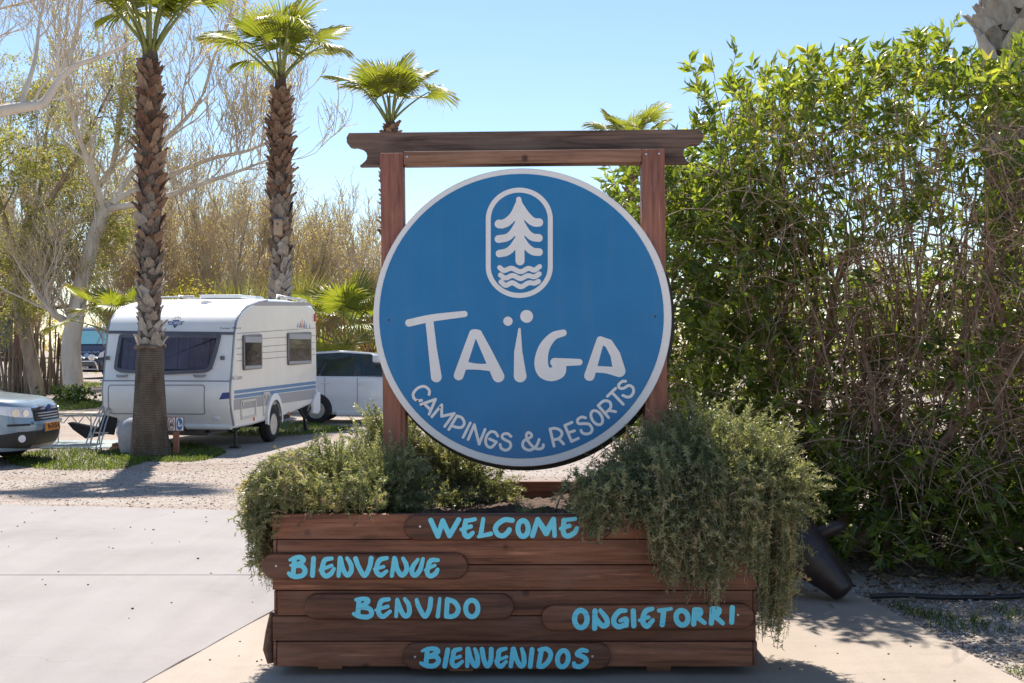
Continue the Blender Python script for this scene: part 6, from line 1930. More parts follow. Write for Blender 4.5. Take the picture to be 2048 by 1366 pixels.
# wheel, arch, skirt
wl_, wz_ = cside(546, 853)
def wheel(parent, c, r, w, ax, spokes=0, name='wheel', rimmat=None):
    """c centre, ax = outward sign along local axis 'x' or 'y'"""
    axis_, sg_ = ax
    A = {'x': 'X', 'y': 'Y'}[axis_]
    prof = [(r * 0.62, -w / 2), (r * 0.9, -w / 2), (r * 0.985, -w * 0.36), (r, -w * 0.2), (r, w * 0.2), (r * 0.985, w * 0.36), (r * 0.9, w / 2), (r * 0.62, w / 2), (r * 0.60, 0)]
    ty = MB().lathe(prof, 36, A, c, close=True).build(name, M['rubber'], parent, 50)
    def off(h): return [c[0] + (sg_ * h if axis_ == 'x' else 0), c[1] + (sg_ * h if axis_ == 'y' else 0), c[2]]
    rim = MB(); rim.lathe([(r * 0.63, sg_ * w * 0.46), (r * 0.60, sg_ * w * 0.48), (r * 0.55, sg_ * w * 0.34), (r * 0.5, sg_ * w * 0.12), (r * 0.28, sg_ * w * 0.2), (r * 0.2, sg_ * w * 0.36), (r * 0.08, sg_ * w * 0.38)], 32, A, c)
    rm = rim.build('rim', rimmat or M['metal'], ty, 40)
    n = spokes or 8
    for k in range(n):
        a = 2 * math.pi * k / n + 0.3
        if spokes:
            u, v = math.cos(a), math.sin(a); p, q = -v, u
            wd = r * 0.10
            lo, hi = r * 0.15, r * 0.60
            loop = [(u * lo + p * wd, v * lo + q * wd), (u * hi + p * wd * 1.5, v * hi + q * wd * 1.5), (u * hi - p * wd * 1.5, v * hi - q * wd * 1.5), (u * lo - p * wd, v * lo - q * wd)]
            fn = (lambda x, z, o: (c[0] + x, c[1] + sg_ * o, c[2] + z)) if axis_ == 'y' else (lambda x, z, o: (c[0] + sg_ * o, c[1] + x, c[2] + z))
            MB().prism(loop, fn, w * 0.36, w * 0.44).build('spoke', rimmat or M['metal'], ty, 40)
        else:
            cc = off(w * 0.30); rr_ = r * 0.40
            cc = [cc[0] + (0 if axis_ == 'x' else rr_ * math.cos(a)), cc[1] + (rr_ * math.cos(a) if axis_ == 'x' else 0), cc[2] + rr_ * math.sin(a)]
            MB().lathe([(r * 0.055, sg_ * -w * 0.12), (r * 0.055, sg_ * -w * 0.06)], 8, A, cc).build('rim_hole', M['black'], ty)
    return ty
WR = 0.32
wheel(cv, (-0.075, wl_, WR), WR, 0.19, ('x', 1)); wheel(cv, (-CW + 0.075, wl_, WR), WR, 0.19, ('x', -1))
arc = [(wl_ + 0.43 * math.cos(a), WR + 0.10 + 0.47 * math.sin(a)) for a in np.linspace(-0.15, math.pi + 0.15, 20)]
arci = [(wl_ + 0.35 * math.cos(a), WR + 0.06 + 0.39 * math.sin(a)) for a in np.linspace(-0.15, math.pi + 0.15, 20)]
MB().prism(arci, S_, 0.0046, 0.006).build('wheel_well', M['dark_in'], cv)
mb = MB(); n = len(arc)
vs = [S_(u, v, 0.004) for u, v in arc] + [S_(u, v, 0.05) for u, v in arc] + [S_(u, v, 0.055) for u, v in arci]
fs = [(i, i + 1, n + i + 1, n + i) for i in range(n - 1)] + [(n + i, n + i + 1, 2 * n + i + 1, 2 * n + i) for i in range(n - 1)]
mb.add(vs, fs); mb.build('wheel_arch', M['cv_white'], cv, 40)
q0 = cside(633, 800)
rs = [cside(x, y) for x, y in ((622, 826), (622, 805), (627, 788), (632, 783), (636, 785), (636, 820), (632, 827))]
MB().prism(rs, S_, 0.0046, 0.05).build('rear_skirt', M['cv_white'], cv, 40)
MB().box(-CW + 0.05, -0.02, CL - 0.02, CL + 0.14, 0.62, 0.86, 0.03).build('rear_bumper', M['cv_white'], cv, 40)
# chassis, steadies, axle, drawbar
MB().box(-CW + 0.5, -CW + 0.58, -0.1, CL - 0.2, 0.28, 0.40).box(-0.58, -0.5, -0.1, CL - 0.2, 0.28, 0.40).build('chassis_rail', M['darkmetal'], cv)
MB().tube([(-CW + 0.1, wl_, WR), (-0.1, wl_, WR)], 0.05, 10).build('axle', M['darkmetal'], cv, 60)
MB().box(-1.6, -0.8, 0.6, 1.5, 0.18, 0.38, 0.03).build('water_tank', M['trim'], cv, 40)
for px_, py_, x_l in ((464, 893, -0.18),):
    MB().tube([(x_l, 0.25, 0.42), (x_l, 0.25, 0.04)], 0.032, 8).tube([(x_l - 0.3, 0.25, 0.40), (x_l, 0.25, 0.25)], 0.016, 6).tube([(x_l + 0.14, 0.25, 0.40), (x_l, 0.25, 0.28)], 0.014, 6).box(x_l - 0.08, x_l + 0.08, 0.17, 0.33, 0.0, 0.03, 0.005).build('corner_steady', M['darkmetal'], cv, 50)
MB().tube([(-CW + 0.42, 0.35, 0.42), (-CW + 0.34, 0.1, 0.28), (-CW + 0.30, -0.1, 0.14)], [0.05, 0.045, 0.035], 8).tube([(-CW + 0.85, 0.35, 0.42), (-CW + 0.38, 0.0, 0.18)], 0.025, 6).tube([(-CW + 0.30, -0.1, 0.14), (-CW + 0.30, -0.12, 0.10)], 0.05, 8).build('corner_steady', M['darkmetal'], cv, 50)
MB().tube([(-0.25, CL - 0.5, 0.55), (-0.2, CL - 0.2, 0.3), (-0.2, CL - 0.1, 0.03)], [0.03, 0.03, 0.04], 8).tube([(-0.2, CL - 0.1, 0.3), (-0.1, CL + 0.05, 0.55)], 0.015, 6).build('corner_steady', M['darkmetal'], cv, 50)
MB().tube([(-CW / 2 - 0.35, 0.0, 0.36), (-CW / 2 + 0.1, -0.9, 0.40)], 0.045, 8).tube([(-CW / 2 + 0.35, 0.0, 0.36), (-CW / 2 + 0.1, -0.9, 0.40)], 0.045, 8).build('drawbar', M['darkmetal'], cv, 50)
# roof: skylights, vent, rails
MB().box(-1.35, -0.55, 1.5, 2.3, 2.615, 2.69, 0.03).build('skylight', M['cv_white'], cv, 40)
MB().box(-1.5, -0.75, 2.6, 3.3, 2.61, 2.72, 0.04).build('skylight', simple('tinted_skylight', (0.55, 0.60, 0.62), 0.25), cv, 40)
MB().lathe([(0.10, 0.0), (0.11, 0.03), (0.09, 0.055), (0.03, 0.06)], 16, 'Z', (-0.85, 0.62, 2.49)).build('roof_vent', M['cv_white'], cv, 40)
for x_l in (-0.16, -CW + 0.16):
    MB().tube([(x_l, 2.3, 2.60), (x_l, 2.36, 2.70), (x_l, 4.1, 2.67), (x_l, 4.18, 2.58)], 0.022, 8).build('roof_rail', M['metal'], cv, 60)
    for yy_ in (2.75, 3.7):
        MB().box(x_l - 0.05, x_l + 0.05, yy_ - 0.09, yy_ + 0.09, 2.59, 2.71, 0.03).build('rail_foot', M['beige_plastic'], cv, 40)
MB().tube([(-CW + 0.1, 1.5, 2.64), (-1.45, 1.5, 2.66)], 0.02, 6).build('cross_rail', M['metal'], cv, 60)
# covered hitch nose
hc = W(262, 905, 18.9)
hitch = thing('hitch_cover', 'grey fabric cover over the caravan drawbar beside the palm foot', 'cover', (-6.12, 19.42, GZ))
cvv = MB()
rings = [(0.0, 0.24, 0.2), (0.18, 0.27, 0.22), (0.33, 0.27, 0.22), (0.45, 0.24, 0.2), (0.54, 0.17, 0.16), (0.59, 0.09, 0.1), (0.605, 0.02, 0.03)]
n = 22; vs = []; fs = []
for i, (z, rx, ry) in enumerate(rings):
    for k in range(n):
        a = 2 * math.pi * k / n
        w_ = 1 + 0.05 * math.sin(a * 5 + z * 6) + 0.04 * math.sin(a * 9 - z * 9)
        vs.append((rx * math.cos(a) * w_ * (0.82 + 0.4 * min(z, 0.45)), ry * math.sin(a) * w_, z))
for i in range(len(rings) - 1):
    for k in range(n): fs.append((i * n + k, i * n + (k + 1) % n, (i + 1) * n + (k + 1) % n, (i + 1) * n + k))
fs.append(tuple((len(rings) - 1) * n + k for k in range(n)))
cvv.add(vs, fs); cvv.build('cover', M['cv_cover'], hitch, 180)
MB().tube([(-0.22, -0.1, 0.45), (-0.24, -0.1, 0.35), (-0.2, -0.12, 0.28)], 0.02, 6).build('strap', M['sign_white'], hitch, 60)
# timber blocks under the steady
blk = thing('timber_blocks', 'pair of timber blocks under the caravan corner steady', 'blocks', (CV.x - ca_ * (CW - 0.30) + 0.0, CV.y - sa_ * (CW - 0.30) - 0.15, GZ))
MB().box(-0.24, 0.3, -0.14, 0.14, 0, 0.05, 0.005).build('block', M['rail'], blk, 40)
MB().box(-0.22, 0.26, -0.12, 0.12, 0.052, 0.10, 0.005).build('block', M['rail'], blk, 40)

# ------------------------------------------------------------------ estate-type hatchback, white
M['car_white'] = simple('white_car_paint', (0.72, 0.73, 0.75), 0.2, var=0.02, coat=0.8)
M['car_glass'] = simple('car_glass_dark', (0.025, 0.04, 0.045), 0.05, var=0.2, coat=0.6)
M['car_glass2'] = glass_mat('car_side_glass', (0.35, 0.50, 0.50), 0.35)
WC = Vector((-4.39, 26.9, GZ))
wcar = thing('white_car', 'white hatchback parked behind the caravan and the sign', 'car', WC)
lowp = [(-0.66, 0.24), (-0.76, 0.42), (-0.80, 0.62), (-0.78, 0.90), (-0.72, 1.06), (0.0, 1.10), (1.2, 1.09), (1.95, 1.05), (2.7, 0.98), (3.15, 0.86), (3.38, 0.68), (3.42, 0.40), (3.3, 0.22), (0.0, 0.20)]
lowp = round_loop(lowp, 0.10, 3)
fnw = lambda x, y, z: (y, x, z)
shell(lowp, 0.0, 1.68, 0.09, fnw).build('body', M['car_white'], wcar, 45)
gh = [(-0.68, 1.075), (-0.50, 1.50), (-0.30, 1.59), (0.5, 1.63), (1.2, 1.575), (2.02, 1.06)]
def tumble(x, y, z):      # greenhouse leans in towards the roof
    k = (z - 1.07) / 0.55 * 0.17
    return (y, 0.02 + k + x * (1.64 - 2 * k) / 1.64, z)
shell(round_loop(gh, 0.06, 3), 0.0, 1.64, 0.02, tumble).build('greenhouse', M['car_glass'], wcar, 45)
roofp = [(-0.56, 1.50), (-0.30, 1.60), (0.5, 1.645), (1.2, 1.59), (1.34, 1.50), (1.2, 1.56), (0.5, 1.60), (-0.28, 1.56)]
def tumble2(x, y, z):
    k = (z - 1.07) / 0.55 * 0.17
    return (y, 0.005 + k + x * (1.66 - 2 * k) / 1.64, z)
shell(roofp, 0.0, 1.64, 0.012, tumble2).build('roof', M['car_white'], wcar, 45)
def tf(u, v, o):
    k = (v - 1.07) / 0.55 * 0.17
    return (u, 0.02 + k - o, v)
def wx(px): return (px - 1024) / F_PX * 26.9 - WC.x
def wz(py): return EYE - (py - HOR) * 26.9 / F_PX - GZ
for pxs in ([(640, 751), (655, 722), (709, 711), (709, 750)], [(721, 750), (721, 711), (752, 712), (800, 748)], [(622, 750), (634, 735), (648, 722), (636, 751)]):
    lp = round_loop([(wx(x), min(1.555, wz(y))) for x, y in pxs], 0.03, 3)
    g = MB().prism(lp, tf, 0.006, 0.012).build('side_window', M['car_glass2'], wcar)
flat = lambda u, v, o: (u, -o, v)
for px_ in (649, 714):
    x_ = wx(px_); MB().prism([(x_, 0.30), (x_ + 0.012, 0.30), (x_ + 0.012, 1.05), (x_, 1.05)], flat, 0.0, 0.004).build('door_seam', M['seam'], wcar)
for px_, py_ in ((651, 765), (724, 768)):
    x_, z_ = wx(px_), wz(py_)
    MB().box(x_ - 0.09, x_ + 0.09, -0.028, 0.01, z_ - 0.022, z_ + 0.022, 0.012).build('door_handle', M['car_white'], wcar, 40)
MB().box(0.45, 2.45, -0.012, 0.02, 0.20, 0.30, 0.012).build('sill', M['car_white'], wcar, 40)
x_, z_ = wx(755), wz(716)
MB().box(x_ - 0.10, x_ + 0.14, -0.16, 0.03, z_ - 0.10, z_ + 0.07, 0.04).build('wing_mirror', M['car_white'], wcar, 50)
MB().tube([(-0.3, 0.5, 1.6), (-0.55, 0.5, 1.78)], 0.006, 5).build('aerial', M['black'], wcar)
MB().box(-0.80, -0.62, 0.02, 0.22, 0.72, 1.02, 0.03).build('rear_lamp', M['red_lens'], wcar, 40)
for wx_ in (0.0, 2.46):
    arcw = [(wx_ + 0.36 * math.cos(a), 0.32 + 0.37 * math.sin(a)) for a in np.linspace(-0.3, math.pi + 0.3, 22)]
    MB().prism(arcw, flat, 0.0015, 0.004).build('wheel_well', M['dark_in'], wcar)
    wheel(wcar, (wx_, 0.075, 0.315), 0.315, 0.20, ('y', -1), 5, rimmat=M['metal'])
    wheel(wcar, (wx_, 1.60, 0.315), 0.315, 0.20, ('y', 1), 5, rimmat=M['metal'])

# ------------------------------------------------------------------ blue-grey estate car entering at the frame edge
M['car_blue'] = simple('blue_grey_car_paint', (0.23, 0.305, 0.375), 0.3, 0.2, var=0.06, coat=0.8)
M['plate_orange'] = simple('orange_number_plate', (0.72, 0.26, 0.03), 0.4, var=0.04)
FC = Vector((-6.97, 18.15, GZ))
fcar = thing('estate_car', 'blue grey estate car with an orange number plate beside the caravan', 'car', FC)
FW = 0.87
zs_f = [0.22, 0.30, 0.42, 0.52, 0.60, 0.68, 0.76, 0.84, 0.90, 0.95]
back = [0.16, 0.07, 0.02, 0.0, 0.0, 0.03, 0.045, 0.07, 0.13, 0.24]
def fback(z): return float(np.interp(z, zs_f, back))
def fp(th, z, off=0.0):
    """front skin: th 0 (nose) .. 90 (front corner of the side), beyond 90 = metres back along the flank"""
    n_ = 2.9; a_ = 0.70
    sgn_ = -1 if th >= 0 else 1               # positive th towards the camera (-y)
    t = abs(th)
    if t <= 90:
        c_, s_ = math.cos(math.radians(t)) ** (2 / n_), math.sin(math.radians(t)) ** (2 / n_) if t > 0 else 0.0
        if t >= 89.999: c_ = 0.0
        x, y = -a_ * (1 - c_), FW * s_
        nx_, ny_ = max(c_, 1e-4) ** (n_ - 1) / a_, max(s_, 1e-4) ** (n_ - 1) / FW
        l = math.hypot(nx_, ny_); nx_, ny_ = nx_ / l, ny_ / l
    else:
        x, y = -a_ - (t - 90) * 0.04, FW; nx_, ny_ = 0, 1
    return (x - fback(z) * (1 - 0.6 * min(1, t / 90)) + nx_ * off, sgn_ * (y + ny_ * off), z)
ths = list(np.linspace(-90, 90, 61))
ths = [-180] + [-140] + [-110] + ths + [110, 140, 180]
vs = []; fs = []
for z in zs_f:
    for t in ths: vs.append(fp(t, z))
n = len(ths)
for i in range(len(zs_f) - 1):
    for k in range(n - 1): fs.append((i * n + k, i * n + k + 1, (i + 1) * n + k + 1, (i + 1) * n + k))
# bonnet: from the top edge inwards and back
top = [vs[(len(zs_f) - 1) * n + k] for k in range(n)]
r0 = (len(zs_f) - 1) * n
for j, (t, dz) in enumerate(((0.12, 0.022), (0.35, 0.05), (0.65, 0.085), (1.0, 0.10))):
    b0 = len(vs)
    for k in range(n):
        p = top[k]
        tx, ty_ = (min(p[0], -1.05 if abs(ths[k]) < 91 else p[0]), p[1] * 0.9)
        tx = -1.35 + (p[0] + 4.3) * 0.0 if abs(ths[k]) < 91 else p[0]
        vs.append((p[0] + (tx - p[0]) * t, p[1] + (p[1] * 0.86 - p[1]) * t, p[2] + dz))
    for k in range(n - 1): fs.append((r0 + k, r0 + k + 1, b0 + k + 1, b0 + k))
    r0 = b0
fs.append(tuple(r0 + k for k in range(n)))
pyd('front_body', vs, fs, M['car_blue'], fcar, 50)
# rest of the body (behind the frame edge)
lowr = [(-4.45, 0.35), (-4.50, 0.75), (-4.42, 1.02), (-1.3, 1.04), (-1.3, 0.24), (-4.3, 0.24)]
shell(lowr, -FW, FW, 0.08, fnw).build('rear_body', M['car_blue'], fcar, 45)
ghf = [(-4.4, 1.03), (-4.15, 1.55), (-3.6, 1.66), (-2.4, 1.67), (-1.95, 1.56), (-1.05, 1.03)]
def tumble3(x, y, z):
    k = (z - 1.03) / 0.6 * 0.20
    return (y, x * (FW - 0.03 - k) / FW, z)
shell(ghf, -FW, FW, 0.03, tumble3).build('greenhouse', M['car_glass'], fcar, 45)
shell([(-4.2, 1.56), (-3.6, 1.675), (-2.4, 1.685), (-1.95, 1.58), (-2.4, 1.64), (-3.6, 1.63)], -FW, FW, 0.02, tumble3).build('roof', M['car_blue'], fcar, 45)
def fpatch(name, loop, mat, off, parent=None, grid=None):
    """patch on the front skin bounded by th/z ranges: loop = (th0, th1, z0 fn, z1 fn)"""
    th0, th1, za, zb = loop
    nn = 22; mm = 6
    v = []; f = []
    for i in range(nn + 1):
        t = th0 + (th1 - th0) * i / nn
        a, b = (za(i / nn) if callable(za) else za), (zb(i / nn) if callable(zb) else zb)
        for k in range(mm + 1): v.append(fp(t, a + (b - a) * k / mm, off))
    for i in range(nn):
        for k in range(mm): f.append((i * (mm + 1) + k, (i + 1) * (mm + 1) + k, (i + 1) * (mm + 1) + k + 1, i * (mm + 1) + k + 1))
    return pyd(name, v, f, mat, parent or fcar, 180)
for sgn_ in (1, -1):
    hl = fpatch('headlight', (sgn_ * 27, sgn_ * 84, lambda u: 0.70 + 0.09 * u * u, lambda u: 0.845 + 0.045 * u), M['clear_lens'], 0.006)
    for t_, z_, rr_ in ((38, 0.765, 0.05), (52, 0.775, 0.06)):
        p = Vector(fp(sgn_ * t_, z_, 0.002)); q = Vector(fp(sgn_ * t_, z_, 0.016))
        MB().tube([p, q], rr_, 14).build('lamp_bowl', M['chrome'], hl, 40)
    fpatch('bumper_inset', (sgn_ * 20, sgn_ * 88, lambda u: 0.24 + 0.05 * u, lambda u: 0.50 - 0.10 * max(0, u - 0.45)), M['black'], 0.006)
    fpatch('rub_strip', (sgn_ * 34, sgn_ * 66, 0.585, 0.615), M['black'], 0.010)
    p = Vector(fp(sgn_ * 45, 0.40, 0.0)); q = Vector(fp(sgn_ * 45, 0.40, 0.02))
    MB().tube([p, q], 0.055, 16).build('fog_lamp', M['clear_lens'], fcar, 40)
fpatch('lower_grille', (-20, 20, 0.28, 0.50), M['black'], 0.008)
fpatch('skid_panel', (-24, 24, 0.225, 0.285), M['trim'], 0.012)
g = fpatch('grille', (-25, 25, 0.645, 0.845), M['black'], 0.004)
fpatch('grille_surround', (-26, 26, 0.80, 0.86), M['chrome'], 0.014, g)
for z_ in (0.665, 0.705, 0.745):
    fpatch('grille_bar', (-23, 23, z_, z_ + 0.018), M['chrome'], 0.014, g)
fpatch('bumper_lip', (-30, 30, 0.60, 0.64), M['car_blue'], 0.03)
pc_ = Vector(fp(0, 0.815, 0.016))
em = MB().lathe([(0.055, 0), (0.06, 0.008), (0.045, 0.014), (0.01, 0.012)], 20, 'X', (0, 0, 0)); em.v = [(p[0] + pc_.x, p[1] * 1.5 + pc_.y, p[2] + pc_.z) for p in em.v]
em.build('emblem', M['cv_darkblue'], fcar, 40)
pz = 0.545; xp = fp(0, pz, 0.03)[0]
plt = MB().box(xp - 0.01, xp, -0.27, 0.27, pz - 0.06, pz + 0.06, 0.004).build('number_plate', M['plate_orange'], fcar, 40)
MB().box(xp - 0.02, xp - 0.011, -0.28, 0.28, pz - 0.068, pz + 0.068, 0.004).build('plate_holder', M['trim'], plt, 40)
text_mesh('plate_lettering', '96-RHS-4', 0.085, lambda x, y: (xp + 0.002, x * 0.98 + 0.012, pz + y), M['black'], plt, bold=0.002)
for x_, y_ in ((-0.92, -0.72), (-0.92, 0.72), (-3.5, -0.72), (-3.5, 0.72)):
    wheel(fcar, (x_, y_, 0.335), 0.335, 0.215, ('y', -1 if y_ < 0 else 1), 5)
    s_ = -1 if y_ < 0 else 1
    arcw = [(x_ + 0.40 * math.cos(a), 0.33 + 0.42 * math.sin(a)) for a in np.linspace(-0.3, math.pi + 0.3, 22)]
    MB().prism(arcw, lambda u, v, o: (u, s_ * (FW + o), v), 0.0015, 0.006).build('wheel_well', M['dark_in'], fcar)

# ------------------------------------------------------------------ dark camper van behind the pale tree
M['van_blue'] = simple('dark_blue_van_paint', (0.018, 0.022, 0.05), 0.25, var=0.1, coat=0.7)
M['screen_cover'] = simple('teal_screen_cover', (0.13, 0.36, 0.46), 0.35, var=0.08)
VD = 64.0
VB = W(173, 757, VD); VB.z = GZ
van = thing('camper_van', 'dark blue camper van with chrome bull bar and round spot lamps', 'van', VB, math.radians(-6))
def vz(py): return EYE - (py - HOR) * VD / F_PX - GZ
vp = [(0.0, 0.35), (-0.06, 0.6), (-0.05, 1.05), (0.10, 1.45), (0.45, 1.78), (1.25, 2.65), (1.6, 2.78), (5.6, 2.80), (5.7, 2.6), (5.72, 0.4)]
shell(round_loop(vp, 0.12, 3), -1.03, 1.03, 0.12).build('body', M['van_blue'], van, 45)
vf = lambda u, v, o: (u, float(np.interp(v, [0.35, 0.6, 1.05, 1.45, 1.78, 2.65], [0.0, -0.06, -0.05, 0.10, 0.45, 1.25])) - o, v)
ws = MB().prism(fine(round_loop([(-0.88, 1.86), (0.88, 1.86), (0.78, 2.58), (-0.78, 2.58)], 0.08, 3), 2), vf, 0.01, 0.03).build('windscreen', M['screen_cover'], van)
MB().prism([(0.33, 1.86), (0.36, 1.86), (0.42, 2.58), (0.39, 2.58)], vf, 0.031, 0.04).build('screen_bar', M['black'], van)
MB().prism(fine([(-0.7, 1.12), (0.7, 1.12), (0.7, 1.22), (-0.7, 1.22)], 3), vf, 0.01, 0.03).build('grille_bar', M['chrome'], van)
strokes_to_mesh('chevron_emblem', [L((-60, 0), (0, 45), (60, 0)), L((-60, -40), (0, 5), (60, -40))], 13, 6, lambda x, y: vf(x * 0.0022, 1.27 + y * 0.0022, 0.035), M['chrome'], van)
text_mesh('lettering', 'ROADCRUISER', 0.10, lambda x, y: vf(x * 1.5, 1.42 + y, 0.012), M['chrome'], van, bold=0.002)
for x_ in (-0.30, 0.42):
    MB().lathe([(0.05, 0.10), (0.17, 0.06), (0.175, -0.02), (0.15, -0.03), (0.04, -0.045)], 24, 'Y', (x_, -0.26, 1.14)).build('spot_lamp', M['clear_lens'], van, 40)
    MB().lathe([(0.178, 0.02), (0.182, -0.025), (0.165, -0.03)], 24, 'Y', (x_, -0.262, 1.14)).build('lamp_ring', M['chrome'], van, 40)
MB().tube([(-0.72, -0.2, 0.45), (-0.74, -0.28, 0.62), (-0.66, -0.30, 0.88), (-0.55, -0.30, 0.94), (0.55, -0.30, 0.94), (0.66, -0.30, 0.88), (0.74, -0.28, 0.62), (0.72, -0.2, 0.45)], 0.042, 10).tube([(-0.72, -0.26, 0.52), (0.72, -0.26, 0.52)], 0.035, 8).build('bull_bar', M['chrome'], van, 60)
vpz = vz(735)
vpl = MB().box(-0.26, 0.26, -0.345, -0.335, vpz - 0.06, vpz + 0.06, 0.003).build('number_plate', simple('white_number_plate', (0.7, 0.7, 0.68), 0.4), van, 40)
text_mesh('plate_lettering', 'D-RU455', 0.085, lambda x, y: (x * 0.95, -0.347, vpz + y), M['black'], vpl, bold=0.003)
for x_ in (-0.78, 0.78):
    for y_ in (0.85, 4.4): wheel(van, (x_ * 1.2, y_, 0.35), 0.35, 0.22, ('x', 1 if x_ > 0 else -1))
    MB().prism(fine([(x_ - 0.16, 1.12), (x_ + 0.16, 1.16), (x_ + 0.17, 1.5), (x_ - 0.05, 1.4)], 3), vf, 0.0, 0.02).build('headlight', M['clear_lens'], van)

# ------------------------------------------------------------------ camp things and yard furniture
# warning sign at the palm foot
sp = W(352, 897, 19.2); sp.z = GZ
ws_ = thing('dog_sign', 'small framed dog rules sign on a short post beside the palm foot', 'sign', sp, math.radians(4))
def wsz(py): return EYE - (py - HOR) * 19.2 / F_PX - GZ
MB().box(-0.045, 0.045, -0.02, 0.05, -0.05, wsz(860), 0.005).build('post', M['post'], ws_, 40)
z0_, z1_ = wsz(863), wsz(832.5)
fr_ = MB().box(-0.135, 0.135, -0.035, -0.021, z0_, z1_, 0.003).build('frame', M['beam'], ws_, 40)
for s_, cm in ((-1, 'red'), (1, 'blue')):
    a, b = (s_ * 0.008, s_ * 0.122)
    pn = MB().box(min(a, b), max(a, b), -0.040, -0.036, z0_ + 0.018, z1_ - 0.018, 0.001).build('panel', M['sign_white'], ws_, 40)
    cx, cz = (a + b) / 2, (z0_ + z1_) / 2
    rx, rz = 0.047, (z1_ - z0_) / 2 - 0.025
    o_ = [(cx + rx * math.cos(t), cz + rz * math.sin(t)) for t in np.linspace(0, 6.2832, 29)[:-1]]
    fl = lambda u, v, o: (u, -0.0405 - o, v)
    if cm == 'red':
        M['sign_red'] = simple('sign_red', (0.45, 0.03, 0.03), 0.4); MB().ring(o_, inset_loop(o_, 0.011), fl, 0, 0.0015).build('red_ring', M['sign_red'], pn)
        strokes_to_mesh('dog_symbol', [[(-14, -30, 8), (-6, -10, 9), (-16, 10, 6)], [(16, -30, 9), (14, 0, 9), (8, 25, 6)], L((10, 30, 7), (12, 32, 7))], 8, 2.5, lambda x, y: (cx + x / 1000, -0.0425, cz + y / 1000), M['black'], pn)
    else:
        M['sign_blue2'] = simple('sign_traffic_blue', (0.03, 0.17, 0.45), 0.4); MB().prism(o_, fl, 0, 0.0015).build('blue_disc', M['sign_blue2'], pn)
        strokes_to_mesh('walker_symbol', [L((-18, 48, 8), (-18, 49, 8)), [(-18, 35, 8), (-16, 5, 9), (-24, -40, 5)], [(-15, 5, 8), (-4, -18, 6), (-6, -42, 5)], L((-14, 28, 4), (12, -2, 3)), [(10, -22, 8), (25, -20, 8), (32, -2, 6)], L((8, -25, 4), (8, -42, 4)), L((26, -25, 4), (26, -42, 4))], 6, 2.5, lambda x, y: (cx + x / 1000, -0.0425, cz + y / 1000), M['sign_white'], pn)

# folding step ladder / chair frames and camping table
lb = W(178, 905, 19.9); lb.z = GZ
lad = thing('folded_camp_chairs', 'folded metal camp chairs leaning against the caravan front corner', 'chair', lb)
for x_, x2, w_ in ((-0.10, 0.12, 0.012), (-0.03, 0.17, 0.012), (0.10, 0.22, 0.012), (0.17, 0.27, 0.012)):
    MB().tube([(x_, 0.0, 0.0), ((x_ + x2) / 2 - 0.01, 0.18, 0.42), (x2, 0.34, 0.78)], w_, 7).build('tube_frame', M['metal'], lad, 60)
for z_, y_ in ((0.04, 0.02), (0.30, 0.14)):
    MB().tube([(-0.05 + z_ * 0.3, y_, z_), (0.2 + z_ * 0.25, y_, z_)], 0.012, 6).build('cross_tube', M['metal'], lad, 60)
bgm = simple('black_mesh_fabric', (0.025, 0.025, 0.028), 0.8, var=0.3)
fbv = [(0.0, 0.22, 0.28), (0.30, 0.30, 0.25), (0.36, 0.42, 0.62), (0.33, 0.46, 1.0), (0.29, 0.46, 1.05), (0.16, 0.42, 0.72)]
mb = MB(); mb.prism([(p[0], p[2]) for p in fbv], lambda u, v, o: (u, 0.30 + 0.12 * v + o, v), 0.0, 0.04); mb.build('fabric_back', bgm, lad, 60)
tb = W(150, 870, 21.2); tb.z = GZ
tab = thing('camping_table', 'low folding camping table between the estate car and the caravan', 'table', tb)
MB().box(-0.42, 0.42, -0.25, 0.25, 0.56, 0.58, 0.004).build('table_top', simple('pale_table_top', (0.52, 0.42, 0.32), 0.5), tab, 40)
for x_ in (-0.38, 0.36):
    for y_ in (-0.22, 0.22): MB().tube([(x_, y_, 0), (x_, y_, 0.56)], 0.013, 7).build('leg', M['metal'], tab, 60)
for x_ in (-0.38, -0.12, 0.14):
    MB().tube([(x_, -0.22, 0.40), (x_ + 0.12, -0.22, 0.55), (x_ + 0.24, -0.22, 0.40)], 0.009, 6).build('brace', M['metal'], tab, 60)
mb = MB(); mb.prism([(-0.1, 0.40), (0.42, 0.30), (0.46, 0.16), (0.22, 0.12), (0.0, 0.28)], lambda u, v, o: (u, -0.1 + o, v), 0, 0.3)
mb.build('under_tray', bgm, tab, 50)
mat_ = W(150, 885, 20.6)
gm = MB().box(-1.6, 1.4, -0.7, 0.9, 0.0, 0.012).build('ground_mat', simple('grey_green_ground_mat', (0.30, 0.34, 0.33), 0.9, var=0.1, scale=3), None, None, (mat_.x, 21.2, GZ + 0.006))
tag(gm, 'grey green ground mat spread beside the caravan front', 'mat')

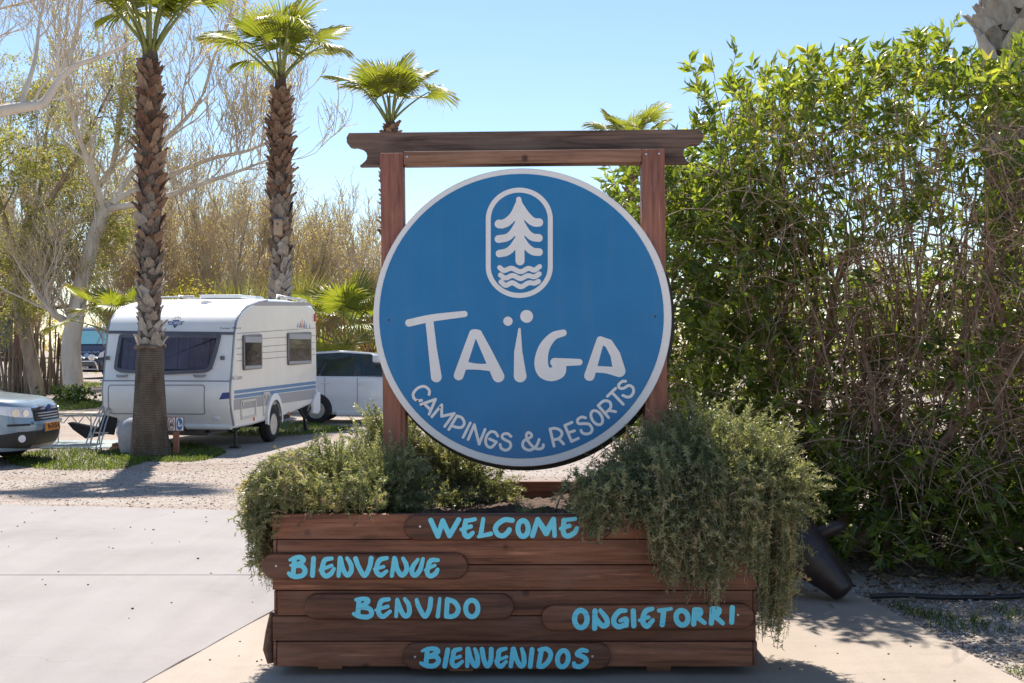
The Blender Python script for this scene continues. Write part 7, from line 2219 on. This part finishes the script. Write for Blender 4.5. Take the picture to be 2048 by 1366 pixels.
# stick fence
fb_ = W(60, 790, 43.5)
fence = thing('stick_fence', 'rough fence of upright bare sticks beside the pale tree', 'fence', (fb_.x, fb_.y, GZ))
M['stick'] = bark_mat('weathered_stick', [(0.2, (0.09, 0.068, 0.05)), (0.5, (0.19, 0.15, 0.115)), (0.85, (0.31, 0.26, 0.21))])
sr = random.Random(4)
for k in range(64):
    x_ = -2.3 + 3.55 * k / 63 + sr.uniform(-0.03, 0.03)
    tall = sr.uniform(1.9, 2.5) if x_ > 0.15 else sr.uniform(1.5, 2.05)
    if sr.random() < 0.12: tall += 0.5
    pts = [(x_, sr.uniform(-0.06, 0.06), -0.05)]
    for j in range(1, 6):
        pts.append((pts[-1][0] + sr.uniform(-0.05, 0.05), pts[-1][1] + sr.uniform(-0.03, 0.03), tall * j / 5))
    r0 = sr.uniform(0.03, 0.055)
    MB().tube(pts, [r0, r0 * .95, r0 * .9, r0 * .8, r0 * .7, r0 * .5], 6).build('stick', M['stick'], fence, 60)
for z_ in (0.6, 1.3): MB().tube([(-2.3, 0.07, z_), (-0.6, 0.08, z_ + 0.04), (1.25, 0.07, z_)], 0.03, 6).build('rail', M['stick'], fence, 60)
# open shelter behind the fence
sh = W(20, 790, 46); shel = thing('open_shelter', 'open timber shelter with a dark hanging board behind the stick fence', 'shelter', (sh.x, sh.y, GZ))
for x_ in (-1.8, 0.28): MB().box(x_ - 0.09, x_ + 0.09, -0.09, 0.09, -0.05, 3.1, 0.01).build('post', M['post'], shel, 40)
MB().box(-2.1, 0.15, -0.14, -0.10, 1.15, 2.95, 0.01).build('hanging_board', simple('dark_weathered_board', (0.10, 0.10, 0.11), 0.6, var=0.5, scale=2.5), shel, 40)
MB().tube([(-2.2, -0.05, 3.0), (0.4, -0.05, 3.05), (2.6, -0.05, 3.30)], 0.06, 8).build('beam', M['stick'], shel, 60)
for k in range(9):
    x_ = -2.1 + k * 0.55
    MB().tube([(x_, -0.5, 3.05 + k * 0.025), (x_ + 0.1, 2.5, 3.4)], 0.045, 6).build('rafter', M['stick'], shel, 60)
